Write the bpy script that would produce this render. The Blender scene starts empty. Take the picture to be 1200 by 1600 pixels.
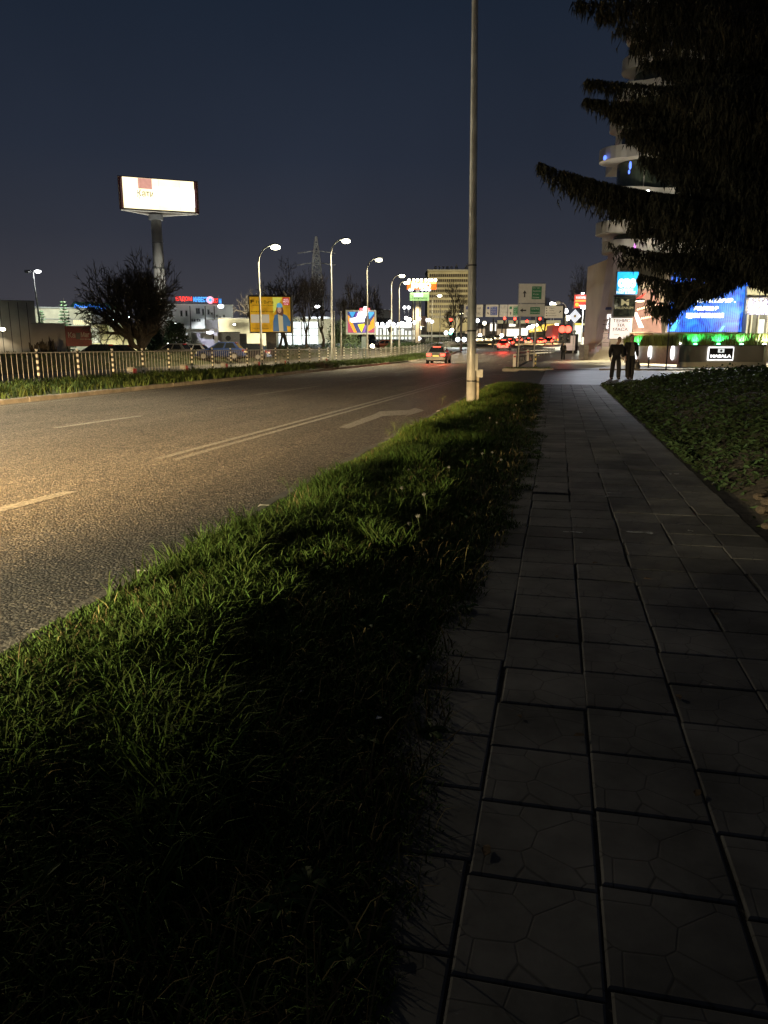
import bpy, math, random
import numpy as np
from mathutils import Vector, Matrix, noise
random.seed(7); rng = np.random.default_rng(7)
PI = math.pi; R_ = math.radians
scene = bpy.context.scene; COL = scene.collection
# ------------------------------------------------------------------ camera
FPX = 1180.0; CAM = Vector((0, 0, 1.35)); PITCH = math.atan(259/FPX); YAW = math.atan(.2251)
Rv = Vector((math.cos(YAW), math.sin(YAW), 0)); Fv = Vector((-math.sin(YAW), math.cos(YAW), 0)); Zv = Vector((0, 0, 1))
Cv = Fv*math.cos(PITCH)-Zv*math.sin(PITCH); Uv = Fv*math.sin(PITCH)+Zv*math.cos(PITCH)
cd = bpy.data.cameras.new('camera'); cam = bpy.data.objects.new('camera', cd); COL.objects.link(cam)
cd.sensor_fit = 'VERTICAL'; cd.sensor_height = 36; cd.lens = FPX/1600*36; cd.clip_end = 3000; cd.clip_start = .05
cam.location = CAM
cam.rotation_euler = Matrix((Rv, Uv, -Cv)).transposed().to_euler()
scene.camera = cam
def at(px, py, D):
    d = Cv*FPX+Rv*(px-600)-Uv*(py-800)
    return CAM+d*(D/d.dot(Fv))
def gnd(px, py, z):
    d = Cv*FPX+Rv*(px-600)-Uv*(py-800)
    return CAM+d*((z-CAM.z)/d.z)
def zr(y):                                             # the street climbs beyond the near stretch
    return float(np.interp(y, [-1e4, 80, 100, 112, 200, 330, 420, 3000], [0, 0, .3, .75, 2.7, 7.0, 8.6, 10]))
# ------------------------------------------------------------------ materials
def nt(name):
    m = bpy.data.materials.new(name); m.use_nodes = True
    n = m.node_tree; b = n.nodes['Principled BSDF']; return m, n, b
def N(n, t, **k):
    x = n.nodes.new(t)
    for a, v in k.items(): setattr(x, a, v)
    return x
def lk(n, a, b): n.links.new(a, b)
def M(name, col, rough=.6, metal=0, var=.2, scale=6, bump=0., bscale=40, spec=.5, island=0., dirt=0.):
    m, n, b = nt(name)
    b.inputs['Roughness'].default_value = rough; b.inputs['Metallic'].default_value = metal
    b.inputs['Specular IOR Level'].default_value = spec
    tc = N(n, 'ShaderNodeTexCoord'); ns = N(n, 'ShaderNodeTexNoise')
    ns.inputs['Scale'].default_value = scale; ns.inputs['Detail'].default_value = 5
    lk(n, tc.outputs['Object'], ns.inputs['Vector'])
    r = N(n, 'ShaderNodeValToRGB')
    lo = [max(0, c*(1-var)) for c in col]; hi = [min(1, c*(1+var)) for c in col]
    r.color_ramp.elements[0].position = .3; r.color_ramp.elements[1].position = .7
    r.color_ramp.elements[0].color = (*lo, 1); r.color_ramp.elements[1].color = (*hi, 1)
    lk(n, ns.outputs['Fac'], r.inputs['Fac']); out = r.outputs['Color']
    if island:
        g = N(n, 'ShaderNodeNewGeometry'); h = N(n, 'ShaderNodeHueSaturation')
        mp = N(n, 'ShaderNodeMapRange'); mp.inputs['To Min'].default_value = 1-island; mp.inputs['To Max'].default_value = 1+island
        lk(n, g.outputs['Random Per Island'], mp.inputs['Value']); lk(n, mp.outputs[0], h.inputs['Value'])
        mp2 = N(n, 'ShaderNodeMapRange'); mp2.inputs['To Min'].default_value = .5-.06*island; mp2.inputs['To Max'].default_value = .5+.04*island
        lk(n, g.outputs['Random Per Island'], mp2.inputs['Value']); lk(n, mp2.outputs[0], h.inputs['Hue'])
        lk(n, out, h.inputs['Color']); out = h.outputs['Color']
    if dirt:
        n2 = N(n, 'ShaderNodeTexNoise'); n2.inputs['Scale'].default_value = scale*.35; n2.inputs['Detail'].default_value = 8; n2.inputs['Roughness'].default_value = .7
        lk(n, tc.outputs['Object'], n2.inputs['Vector'])
        r2 = N(n, 'ShaderNodeValToRGB'); r2.color_ramp.elements[0].position = .42; r2.color_ramp.elements[1].position = .68
        lk(n, n2.outputs['Fac'], r2.inputs['Fac'])
        mx = N(n, 'ShaderNodeMix', data_type='RGBA'); mu = N(n, 'ShaderNodeMath', operation='MULTIPLY'); mu.inputs[1].default_value = dirt
        lk(n, r2.outputs['Color'], mu.inputs[0]); lk(n, mu.outputs[0], mx.inputs['Factor'])
        lk(n, out, mx.inputs['A']); mx.inputs['B'].default_value = (*[c*.35+.01 for c in col], 1); out = mx.outputs['Result']
    lk(n, out, b.inputs['Base Color'])
    if bump:
        nb = N(n, 'ShaderNodeTexNoise'); nb.inputs['Scale'].default_value = bscale; nb.inputs['Detail'].default_value = 6
        lk(n, tc.outputs['Object'], nb.inputs['Vector'])
        bp = N(n, 'ShaderNodeBump'); bp.inputs['Strength'].default_value = bump; bp.inputs['Distance'].default_value = .02
        lk(n, nb.outputs['Fac'], bp.inputs['Height']); lk(n, bp.outputs['Normal'], b.inputs['Normal'])
    return m
def E(name, col, s, sample=False, var=.12, scale=3):
    """a thing that glows, or has lamplight put into its colour"""
    m, n, b = nt(name)
    b.inputs['Base Color'].default_value = (*[c*.5 for c in col], 1); b.inputs['Roughness'].default_value = .35
    tc = N(n, 'ShaderNodeTexCoord'); ns = N(n, 'ShaderNodeTexNoise'); ns.inputs['Scale'].default_value = scale
    lk(n, tc.outputs['Object'], ns.inputs['Vector'])
    mp = N(n, 'ShaderNodeMapRange'); mp.inputs['To Min'].default_value = s*(1-var*2); mp.inputs['To Max'].default_value = s*(1+var*2)
    lk(n, ns.outputs['Fac'], mp.inputs['Value'])
    b.inputs['Emission Color'].default_value = (*col, 1); lk(n, mp.outputs[0], b.inputs['Emission Strength'])
    m.cycles.emission_sampling = 'AUTO' if sample else 'NONE'
    return m
# ------------------------------------------------------------------ mesh builder
class MB:
    def __init__(s): s.v = []; s.f = []; s.m = []
    def add(s, vs, fs, m=0):
        o = len(s.v); s.v += [tuple(v) for v in vs]; s.f += [tuple(i+o for i in f) for f in fs]; s.m += [m]*len(fs); return s
    def box(s, x0, x1, y0, y1, z0, z1, m=0, c=0.):
        """a box, its upright and top edges chamfered by c"""
        if x0 > x1: x0, x1 = x1, x0
        if y0 > y1: y0, y1 = y1, y0
        if z0 > z1: z0, z1 = z1, z0
        if not c:
            return s.add([(x0,y0,z0),(x1,y0,z0),(x1,y1,z0),(x0,y1,z0),(x0,y0,z1),(x1,y0,z1),(x1,y1,z1),(x0,y1,z1)],
                [(0,3,2,1),(4,5,6,7),(0,1,5,4),(1,2,6,5),(2,3,7,6),(3,0,4,7)], m)
        def ring(i, z): return [(x0+c+i,y0+i,z),(x1-c-i,y0+i,z),(x1-i,y0+c+i,z),(x1-i,y1-c-i,z),(x1-c-i,y1-i,z),(x0+c+i,y1-i,z),(x0+i,y1-c-i,z),(x0+i,y0+c+i,z)]
        vs = ring(0, z0)+ring(0, z1-c)+ring(c*.7, z1)
        fs = [tuple(range(7,-1,-1)), tuple(range(16,24))]
        for k in (0, 8):
            for i in range(8): fs.append((k+i, k+(i+1)%8, k+8+(i+1)%8, k+8+i))
        return s.add(vs, fs, m)
    def prism(s, poly, y0, y1, m=0):
        """polygon in x,z (counter-clockwise seen from -y) extruded from y0 to y1"""
        k = len(poly); vs = [(x, y0, z) for x, z in poly]+[(x, y1, z) for x, z in poly]
        fs = [tuple(range(k)), tuple(range(2*k-1, k-1, -1))]+[(i, k+i, k+(i+1)%k, (i+1)%k) for i in range(k)]
        return s.add(vs, fs, m)
    def slab(s, poly, z0, z1, m=0):
        k = len(poly); vs = [(x, y, z0) for x, y in poly]+[(x, y, z1) for x, y in poly]
        fs = [tuple(range(k-1, -1, -1)), tuple(range(k, 2*k))]+[(i, (i+1)%k, k+(i+1)%k, k+i) for i in range(k)]
        return s.add(vs, fs, m)
    def tube(s, pts, r, n=8, m=0, cap=True):
        pts = [Vector(p) for p in pts]; k = len(pts)
        if not hasattr(r, '__len__'): r = [r]*k
        vs = []; ref = Vector((0, 0, 1))
        for i, p in enumerate(pts):
            t = (pts[min(i+1, k-1)]-pts[max(i-1, 0)])
            t = t.normalized() if t.length > 1e-9 else Vector((0, 0, 1))
            a = t.cross(ref)
            if a.length < .05: a = t.cross(Vector((0, 1, 0)))
            a.normalize(); b = t.cross(a)
            for j in range(n):
                q = 2*PI*j/n; vs.append(p+(a*math.cos(q)+b*math.sin(q))*r[i])
        fs = []
        for i in range(k-1):
            for j in range(n): fs.append((i*n+j, i*n+(j+1)%n, (i+1)*n+(j+1)%n, (i+1)*n+j))
        if cap: fs += [tuple(range(n-1, -1, -1)), tuple(range((k-1)*n, k*n))]
        return s.add(vs, fs, m)
    def ball(s, c, r, nu=10, nv=7, m=0):
        if not hasattr(r, '__len__'): r = (r, r, r)
        vs = [(c[0], c[1], c[2]-r[2])]
        for i in range(1, nv):
            a = -PI/2+PI*i/nv
            for j in range(nu):
                q = 2*PI*j/nu; vs.append((c[0]+r[0]*math.cos(a)*math.cos(q), c[1]+r[1]*math.cos(a)*math.sin(q), c[2]+r[2]*math.sin(a)))
        vs.append((c[0], c[1], c[2]+r[2])); fs = []
        for j in range(nu):
            fs.append((0, 1+(j+1)%nu, 1+j)); fs.append((len(vs)-1, 1+(nv-2)*nu+j, 1+(nv-2)*nu+(j+1)%nu))
        for i in range(nv-2):
            for j in range(nu): fs.append((1+i*nu+j, 1+i*nu+(j+1)%nu, 1+(i+1)*nu+(j+1)%nu, 1+(i+1)*nu+j))
        return s.add(vs, fs, m)
    def disc(s, cx, cz, r, y0, y1, n=16, m=0):
        return s.prism([(cx+r*math.cos(2*PI*i/n), cz+r*math.sin(2*PI*i/n)) for i in range(n)], y0, y1, m)
    def build(s, name, mats, parent=None, smooth=False, loc=None):
        me = bpy.data.meshes.new(name); me.from_pydata(s.v, [], s.f)
        for x in (mats if isinstance(mats, (list, tuple)) else [mats]): me.materials.append(x)
        if any(s.m): me.polygons.foreach_set('material_index', s.m)
        if smooth: me.polygons.foreach_set('use_smooth', [True]*len(s.f))
        me.update()
        o = bpy.data.objects.new(name, me); COL.objects.link(o)
        if parent: o.parent = parent
        if loc is not None: o.location = loc
        return o
def tag(o, label=None, cat=None, group=None, kind=None):
    if label: o['label'] = label
    if cat: o['category'] = cat
    if group: o['group'] = group
    if kind: o['kind'] = kind
    return o
def thing(name, label, cat, loc, rot=YAW, group=None):
    o = bpy.data.objects.new(name, None); COL.objects.link(o); o.empty_display_size = .3
    o.location = loc; o.rotation_euler = (0, 0, rot); return tag(o, label, cat, group)
def copy_tree(o, parent=None, label=None):
    c = o.copy(); COL.objects.link(c); c.parent = parent
    if label: c['label'] = label
    for ch in list(o.children): copy_tree(ch, c)
    return c
def walk(o):
    yield o
    for c in o.children: yield from walk(c)
def repaint(o, old, new):
    for x in walk(o):
        if x.type == 'MESH':
            for i, sl in enumerate(x.material_slots):
                if sl.material == old: sl.link = 'OBJECT'; sl.material = new
class Fr:
    """an upright frame at distance D, its origin below pixel column px at height z (or where row py meets D)"""
    def __init__(s, D, px, z=None, py=None, face=False):
        p = at(px, 541, D); s.px = px
        s.o = Vector((p.x, p.y, z if z is not None else at(px, py, D).z))
        s.n = Vector((p.x-CAM.x, p.y-CAM.y, 0)).normalized() if face else Fv.copy()
        s.r = Vector((s.n.y, -s.n.x, 0)); s.rot = math.atan2(-s.n.x, s.n.y)
    def hit(s, px, py):
        d = Cv*FPX+Rv*(px-600)-Uv*(py-800); return CAM+d*((s.o-CAM).dot(s.n)/d.dot(s.n))
    def x(s, px, py=541): return (s.hit(px, py)-s.o).dot(s.r)
    def z(s, py): return s.hit(s.px, py).z-s.o.z
def raw_text(string, bold=0., res=3):
    cu = bpy.data.curves.new('t', 'FONT'); cu.body = string; cu.resolution_u = res; cu.offset = bold; cu.extrude = 0
    o = bpy.data.objects.new('t', cu); COL.objects.link(o)
    dg = bpy.context.evaluated_depsgraph_get(); me = o.evaluated_get(dg).to_mesh()
    vs = [tuple(v.co) for v in me.vertices]; fs = [tuple(p.vertices) for p in me.polygons]
    o.evaluated_get(dg).to_mesh_clear(); bpy.data.objects.remove(o); bpy.data.curves.remove(cu)
    return vs, fs
def text_into(mb, string, cx, cz, w, h, y, m=0, bold=0., thick=.02, res=3):
    vs, fs = raw_text(string, bold, res)
    if not vs: return
    xs = [v[0] for v in vs]; ys = [v[1] for v in vs]
    sx = w/max(1e-6, max(xs)-min(xs)); sy = h/max(1e-6, max(ys)-min(ys)); mx = (max(xs)+min(xs))/2; my = (max(ys)+min(ys))/2
    a = [(cx+(v[0]-mx)*sx, y, cz+(v[1]-my)*sy) for v in vs]
    # letters stand proud of their board by their own thickness
    k = len(a); b = [(p[0], y+thick, p[2]) for p in a]
    cnt = {}
    for f in fs:
        for i in range(len(f)):
            e = (f[i], f[(i+1)%len(f)]); cnt[e] = cnt.get(e, 0)+1
    side = [(e[0], k+e[0], k+e[1], e[1]) for e in cnt if (e[1], e[0]) not in cnt]
    mb.add(a+b, list(fs)+side, m)
def light(kind, name, parent, loc, col, power, radius=.1, aim=None, angle=120, blend=.6):
    ld = bpy.data.lights.new(name, kind); ld.energy = power*(1 if name in ('facade_wash','uplight_glow','low_beam','sign_fill_beam','tail_glow','roadside_light','wing_light','roadside_spill','low_spill') else 3.0 if name == 'lamp_light' and power < 5000 else 4); ld.color = col; ld.shadow_soft_size = radius
    o = bpy.data.objects.new(name, ld); COL.objects.link(o); o.parent = parent; o.location = loc
    if kind == 'SPOT':
        ld.spot_size = R_(angle); ld.spot_blend = blend
        o.rotation_euler = Vector(aim if aim else (0, 0, -1)).to_track_quat('-Z', 'Y').to_euler()
    return o
# ------------------------------------------------------------------ world: a clear sky after dusk
w = bpy.data.worlds.new('World'); scene.world = w; w.use_nodes = True; wn = w.node_tree
bg = wn.nodes['Background']
tc = N(wn, 'ShaderNodeTexCoord'); sx = N(wn, 'ShaderNodeSeparateXYZ'); lk(wn, tc.outputs['Generated'], sx.inputs[0])
rp = N(wn, 'ShaderNodeValToRGB'); cr = rp.color_ramp
SKY = [(0, (.052,.051,.060)), (.06, (.044,.044,.055)), (.13, (.0285,.032,.0455)), (.22, (.0185,.0245,.0405)), (.37, (.0108,.0172,.0315)), (.47, (.0095,.0115,.0165)), (1, (.0105,.0108,.0115))]
cr.elements[0].position, cr.elements[0].color = SKY[0][0], (*SKY[0][1], 1); cr.elements[1].position, cr.elements[1].color = 1, (*SKY[-1][1], 1)
for p_, c_ in SKY[1:-1]: e = cr.elements.new(p_); e.color = (*c_, 1)
lk(wn, sx.outputs['Z'], rp.inputs['Fac'])
st = N(wn, 'ShaderNodeTexSky', sky_type='NISHITA', sun_disc=False, sun_elevation=R_(-4), sun_rotation=R_(250))
ad = N(wn, 'ShaderNodeMix', data_type='RGBA', blend_type='ADD'); ad.inputs['Factor'].default_value = .02
sn = N(wn, 'ShaderNodeTexNoise'); sn.inputs['Scale'].default_value = 2.6; sn.inputs['Detail'].default_value = 5; lk(wn, tc.outputs['Generated'], sn.inputs['Vector'])
sm_ = N(wn, 'ShaderNodeMapRange'); sm_.inputs['From Min'].default_value = .3; sm_.inputs['From Max'].default_value = .7; sm_.inputs['To Min'].default_value = .90; sm_.inputs['To Max'].default_value = 1.10; lk(wn, sn.outputs['Fac'], sm_.inputs['Value'])
sv = N(wn, 'ShaderNodeVectorMath', operation='SCALE'); lk(wn, rp.outputs['Color'], sv.inputs[0]); lk(wn, sm_.outputs[0], sv.inputs['Scale'])
lk(wn, sv.outputs[0], ad.inputs['A']); lk(wn, st.outputs['Color'], ad.inputs['B'])
lk(wn, ad.outputs['Result'], bg.inputs['Color']); bg.inputs['Strength'].default_value = 1.0
scene.view_settings.view_transform = 'Standard'; scene.view_settings.look = 'None'; scene.view_settings.exposure = 0; scene.view_settings.gamma = 1
cy = scene.cycles; cy.use_denoising = True; cy.sample_clamp_indirect = 2.5; cy.sample_clamp_direct = 12; cy.max_bounces = 5; cy.diffuse_bounces = 2; cy.glossy_bounces = 3
cy.transparent_max_bounces = 6; cy.caustics_reflective = False; cy.caustics_refractive = False; cy.use_light_tree = True
# ------------------------------------------------------------------ shared materials
m_white = M('white_paint', (.75,.74,.7), .5, dirt=.3); m_black = M('black_plastic', (.018,.018,.02), .5); m_dark = M('dark_metal', (.05,.05,.055), .45, .5)
m_galv = M('galvanised_steel', (.52,.52,.50), .45, .25, var=.25, scale=3, dirt=.45, bump=.15, bscale=25)
m_grey = M('grey_paint', (.32,.33,.34), .5, var=.15, dirt=.3); m_cream = M('cream_render', (.62,.58,.46), .85, var=.12, scale=1.5, dirt=.3, bump=.2)
m_wall = M('grey_render', (.52,.51,.49), .9, var=.12, scale=.8, dirt=.25, bump=.2); m_soil = M('soil', (.045,.034,.024), .95, var=.45, scale=9, bump=.8, bscale=22)
m_conc = M('concrete', (.33,.32,.3), .9, var=.2, scale=5, bump=.4, bscale=50, dirt=.3)
m_glass = M('dark_glass', (.015,.018,.022), .08, var=.1, spec=.8); m_tyre = M('tyre_rubber', (.02,.02,.02), .9); m_rim = M('rim_alloy', (.45,.45,.46), .35, .8)
m_bark = M('bark', (.075,.06,.045), .95, var=.4, scale=12, bump=.8, bscale=30); m_twig = M('twigs', (.085,.07,.052), .95, var=.4, scale=3)
m_red = M('red_paint', (.35,.03,.035), .45, dirt=.3); m_skin = M('skin', (.42,.26,.19), .6, var=.1)
m_grass = M('grass_blades', (.060,.098,.020), .75, var=.25, scale=2, spec=.12, island=.5); m_grass2 = M('median_grass', (.045,.068,.018), .75, var=.35, scale=.8, spec=.12, island=.5)
m_ivy = M('ground_cover_leaves', (.04,.062,.026), .55, var=.3, scale=1.5, spec=.12, island=.6)
m_turf = M('turf', (.032,.040,.014), .95, var=.5, scale=2.5, bump=.8, bscale=14)
m_needle = M('spruce_needles', (.029,.030,.023), .8, var=.3, scale=3, spec=.2, island=.4)
m_green = M('sign_green', (.03,.19,.09), .5, var=.08); m_blue = M('sign_blue', (.02,.055,.30), .5, var=.08)
m_signw = M('sign_white', (.62,.60,.55), .5, var=.06, dirt=.15)
e_lamp = E('lamp_glow', (1,.93,.62), 30); e_lampw = E('white_lamp_glow', (.95,.97,1), 25); e_red = E('brake_glow', (1,.06,.03), 7); e_redw = E('brake_glow_core', (1,.06,.035), 6)
e_head = E('headlamp_glow', (.85,.95,1), 40); e_headw = E('warm_headlamp_glow', (1,.9,.6), 20); e_wsign = E('white_sign_glow', (1,.98,.95), 2.2)
m_lensr = M('red_lens', (.25,.01,.01), .2); m_lensw = M('clear_lens', (.6,.6,.6), .15)
# ================================================================== SETTING
def sheet(name, xs, ys, zf, mat, smooth=True):
    xs = list(xs); ys = list(ys); mb = MB(); nx = len(xs)
    mb.v = [(x, y, zf(x, y)) for y in ys for x in xs]
    mb.f = [(j*nx+i, j*nx+i+1, (j+1)*nx+i+1, (j+1)*nx+i) for j in range(len(ys)-1) for i in range(nx-1)]; mb.m = [0]*len(mb.f)
    return tag(mb.build(name, mat, smooth=smooth), kind='structure')
YS = [-30,-5,0,3,6,10,15,20,25,30,40,50,60,70,80,86,92,96,100,104,108,112,120,130,145,160,180,200,230,260,290,330,380,420]
def lefty(x):                                            # the land rises to a low crest beyond the service road
    return float(np.interp(x, [-400,-60,-40,-33,-29,-27], [.75,.75,.95,1.25,.45,0]))
sheet('ground', [-900,-300,-120,-60,-50,-40,-36,-33,-31,-29,-27,-20,-10,0,20,60,150,400,900], [-200,-60]+YS+[600,1000,2000],
      lambda x, y: -.34+zr(y)+(lefty(x) if x < -26.9 else 0), m_turf)
# asphalt
ma, n, b = nt('asphalt'); tcx = N(n, 'ShaderNodeTexCoord')
v1 = N(n, 'ShaderNodeTexVoronoi'); v1.inputs['Scale'].default_value = 46; lk(n, tcx.outputs['Object'], v1.inputs['Vector'])
n1 = N(n, 'ShaderNodeTexNoise'); n1.inputs['Scale'].default_value = 30; n1.inputs['Detail'].default_value = 8; n1.inputs['Roughness'].default_value = .75; lk(n, tcx.outputs['Object'], n1.inputs['Vector'])
n2 = N(n, 'ShaderNodeTexNoise'); n2.inputs['Scale'].default_value = .35; n2.inputs['Detail'].default_value = 6; lk(n, tcx.outputs['Object'], n2.inputs['Vector'])
mpx = N(n, 'ShaderNodeMapping'); mpx.inputs['Scale'].default_value = (1.6, .05, 1); lk(n, tcx.outputs['Object'], mpx.inputs['Vector'])
n3 = N(n, 'ShaderNodeTexNoise'); n3.inputs['Scale'].default_value = 1; n3.inputs['Detail'].default_value = 4; lk(n, mpx.outputs[0], n3.inputs['Vector'])
rA = N(n, 'ShaderNodeValToRGB'); rA.color_ramp.elements[0].position = .42; rA.color_ramp.elements[1].position = .62
rA.color_ramp.elements[0].color = (.012,.011,.010,1); rA.color_ramp.elements[1].color = (.20,.175,.14,1); lk(n, n1.outputs['Fac'], rA.inputs['Fac'])
mx = N(n, 'ShaderNodeMix', data_type='RGBA', blend_type='MULTIPLY'); mx.inputs['Factor'].default_value = .75
rB = N(n, 'ShaderNodeValToRGB'); rB.color_ramp.elements[0].position = .3; rB.color_ramp.elements[1].position = .7
rB.color_ramp.elements[0].color = (.42,.42,.42,1); rB.color_ramp.elements[1].color = (1.35,1.32,1.28,1)
av = N(n, 'ShaderNodeMath', operation='ADD'); lk(n, n2.outputs['Fac'], av.inputs[0]); lk(n, n3.outputs['Fac'], av.inputs[1])
hv = N(n, 'ShaderNodeMath', operation='MULTIPLY'); hv.inputs[1].default_value = .5; lk(n, av.outputs[0], hv.inputs[0]); lk(n, hv.outputs[0], rB.inputs['Fac'])
vc = N(n, 'ShaderNodeTexVoronoi', feature='DISTANCE_TO_EDGE'); vc.inputs['Scale'].default_value = .33; nd_ = N(n, 'ShaderNodeTexNoise'); nd_.inputs['Scale'].default_value = 1.1; nd_.inputs['Detail'].default_value = 6
lk(n, tcx.outputs['Object'], nd_.inputs['Vector']); va = N(n, 'ShaderNodeVectorMath', operation='MULTIPLY_ADD'); va.inputs[1].default_value = (1.1, 1.1, 0); lk(n, nd_.outputs['Color'], va.inputs[0]); lk(n, tcx.outputs['Object'], va.inputs[2]); lk(n, va.outputs[0], vc.inputs['Vector'])
mc = N(n, 'ShaderNodeMapRange'); mc.inputs['From Min'].default_value = .0; mc.inputs['From Max'].default_value = .012; mc.inputs['To Min'].default_value = .35; lk(n, vc.outputs['Distance'], mc.inputs['Value'])
mk_ = N(n, 'ShaderNodeMix', data_type='RGBA', blend_type='MULTIPLY'); mk_.inputs['Factor'].default_value = 1; lk(n, rA.outputs['Color'], mk_.inputs['A']); lk(n, mc.outputs[0], mk_.inputs['B'])
v9 = N(n, 'ShaderNodeTexVoronoi'); v9.inputs['Scale'].default_value = 52; lk(n, tcx.outputs['Object'], v9.inputs['Vector']); s9 = N(n, 'ShaderNodeSeparateColor'); lk(n, v9.outputs['Color'], s9.inputs[0])
r9 = N(n, 'ShaderNodeMapRange'); r9.inputs['From Min'].default_value = .80; r9.inputs['From Max'].default_value = .90; lk(n, s9.outputs[0], r9.inputs['Value'])
m9 = N(n, 'ShaderNodeMix', data_type='RGBA'); lk(n, r9.outputs[0], m9.inputs['Factor']); lk(n, mk_.outputs['Result'], m9.inputs['A']); m9.inputs['B'].default_value = (.34,.30,.24,1); lk(n, m9.outputs['Result'], mx.inputs['A']); lk(n, rB.outputs['Color'], mx.inputs['B']); lk(n, mx.outputs['Result'], b.inputs['Base Color'])
hh = N(n, 'ShaderNodeMath', operation='MULTIPLY_ADD'); hh.inputs[1].default_value = -.9; lk(n, v1.outputs['Distance'], hh.inputs[0]); lk(n, n1.outputs['Fac'], hh.inputs[2])
bp = N(n, 'ShaderNodeBump'); bp.inputs['Strength'].default_value = 1; bp.inputs['Distance'].default_value = .045; lk(n, hh.outputs[0], bp.inputs['Height']); lk(n, bp.outputs['Normal'], b.inputs['Normal'])
b.inputs['Roughness'].default_value = .62; b.inputs['Specular IOR Level'].default_value = .45
m_asph = ma
ZR = -.12
sheet('road', [-14, -9, -5, -2.3, 0, 3.2], [y for y in YS if y < 46 or y > 45], lambda x, y: (ZR if x < -2 else -.2)+zr(y), m_asph)
sheet('service_road', [-28.5, -24, -20], [-30,0]+[y for y in YS if y > 0 and y < 420], lambda x, y: -.1+zr(y), M('service_asphalt', (.085,.08,.072), .75, var=.3, scale=3, bump=.4, bscale=30))
# the paved forecourt and the side entrance
def zp(x, y): return .0+zr(y)
m_plaza = M('forecourt_paving', (.30,.275,.23), .38, var=.2, scale=1.3, bump=.12, bscale=14, dirt=.35)
P0 = 46.5
sheet('forecourt', [-2.4,0,4,10,20,40], [P0,55,66,80,86,92,96,100,104,108,112,120,130,145,160,180,200], lambda x, y: .02+zr(y), m_plaza)
sheet('entrance_drive', [-2.2, -.62], [29.0, 33, 38, 42, 46.4], lambda x, y: -.05, M('drive_asphalt', (.075,.072,.07), .7, var=.3, scale=2, bump=.5, bscale=40))
sheet('crossing_pavement', [-.62, 2, 6, 12, 30], [28.7, 33, 38, 42, 46.4], lambda x, y: -.012, M('pale_paving', (.27,.275,.30), .5, var=.18, scale=1, bump=.2, bscale=20, dirt=.25))
# kerbs
def kerb(name, pts, w=.14, h=.14, z0=-.2):
    mb = MB()
    for (a, c) in zip(pts[:-1], pts[1:]):
        a = Vector(a); c = Vector(c); d = c-a; L = d.length; d.normalize(); nn = Vector((-d.y, d.x, 0)); k = max(1, int(L/1.0))
        for i in range(k):
            p = a+d*(L*i/k+.006); q = a+d*(L*(i+1)/k-.006); dz = random.uniform(-.008, .008); dn = nn*random.uniform(-.008, .008)
            zt = [h+z0+dz+zr(p.y), h+z0+dz+zr(q.y)]; B = [p-nn*w/2+dn, q-nn*w/2+dn, q+nn*w/2+dn, p+nn*w/2+dn]; T = [p-nn*(w/2-.02)+dn, q-nn*(w/2-.02)+dn, q+nn*(w/2-.02)+dn, p+nn*(w/2-.02)+dn]
            zz = [zt[0], zt[1], zt[1], zt[0]]
            vs = [(v.x, v.y, z0+zr(v.y)-.15) for v in B]+[(v.x, v.y, z-.02) for v, z in zip(B, zz)]+[(v.x, v.y, z) for v, z in zip(T, zz)]
            fs = [(8,9,10,11)]
            for o in (0, 4): fs += [(o+j, o+(j+1)%4, o+4+(j+1)%4, o+4+j) for j in range(4)]
            mb.add(vs, fs)
    return tag(mb.build(name, m_kerb), kind='structure')
m_kerb = M('kerb_concrete', (.20,.185,.165), .9, var=.3, scale=4, bump=.5, bscale=40, dirt=.5)
kerb('kerb', [(-2.42, -2, 0), (-2.42, 27.2, 0), (-2.1, 28.2, 0), (-1.3, 28.8, 0)], z0=-.17, h=.17)
kerb('kerb', [(-13.95, 0, 0), (-13.95, 165, 0)], z0=-.15, h=.16)
m_kerbd = m_kerb
kerb('kerb', [(-3.2, 46.6, 0), (-.2, 46.6, 0)], z0=-.12, h=.18); kerb('kerb', [(2.4, 46.6, 0), (9, 46.6, 0), (25, 46.6, 0)], z0=-.12, h=.2)
kerb('kerb', [(-2.9, 49, 0), (-2.6, 80, 0), (-1.6, 105, 0), (0, 125, 0)], z0=-.13, h=.16)
# road markings, 4 mm over the asphalt
mm = MB()
def strip(pts, w):
    pts = [Vector(p) for p in pts]
    L = []; Rr = []
    for i, p in enumerate(pts):
        t = pts[min(i+1, len(pts)-1)]-pts[max(0, i-1)]; t.z = 0; t.normalize(); nn = Vector((-t.y, t.x, 0))*w/2
        L.append(p+nn); Rr.append(p-nn)
    k = len(pts); z = lambda v: ZR+.005+zr(v.y)
    mm.add([(v.x, v.y, z(v)) for v in L]+[(v.x, v.y, z(v)) for v in Rr], [(k+i, k+i+1, i+1, i) for i in range(k-1)])
dl = [gnd(260, 718, ZR), gnd(420, 676, ZR), gnd(560, 637.5, ZR), gnd(725, 591, ZR)]
ux = sum(p.x for p in dl)/4
def lin(x0, x1, y0, y1, n=14): return [(x0+(x1-x0)*i/n, y0+(y1-y0)*i/n, 0) for i in range(n+1)]
a_, b_ = dl[0], dl[-1]
for off in (-.13, .13): strip([(a_.x+(b_.x-a_.x)*t+off, a_.y+(b_.y-a_.y)*t, 0) for t in np.linspace(0, 1, 14)], .12)
e0 = Vector((b_.x, b_.y, 0))
for off in (-.15, .15): strip([(e0.x+off+(1-math.cos(t*1.45))*3.2, e0.y+math.sin(t*1.45)*6.5, 0) for t in np.linspace(0, 1, 12)][:9], .12)
g0, g1 = gnd(0, 797, ZR), gnd(112, 768, ZR); strip([g0+(g0-g1)*.6, g0, g1], .16)
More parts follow.
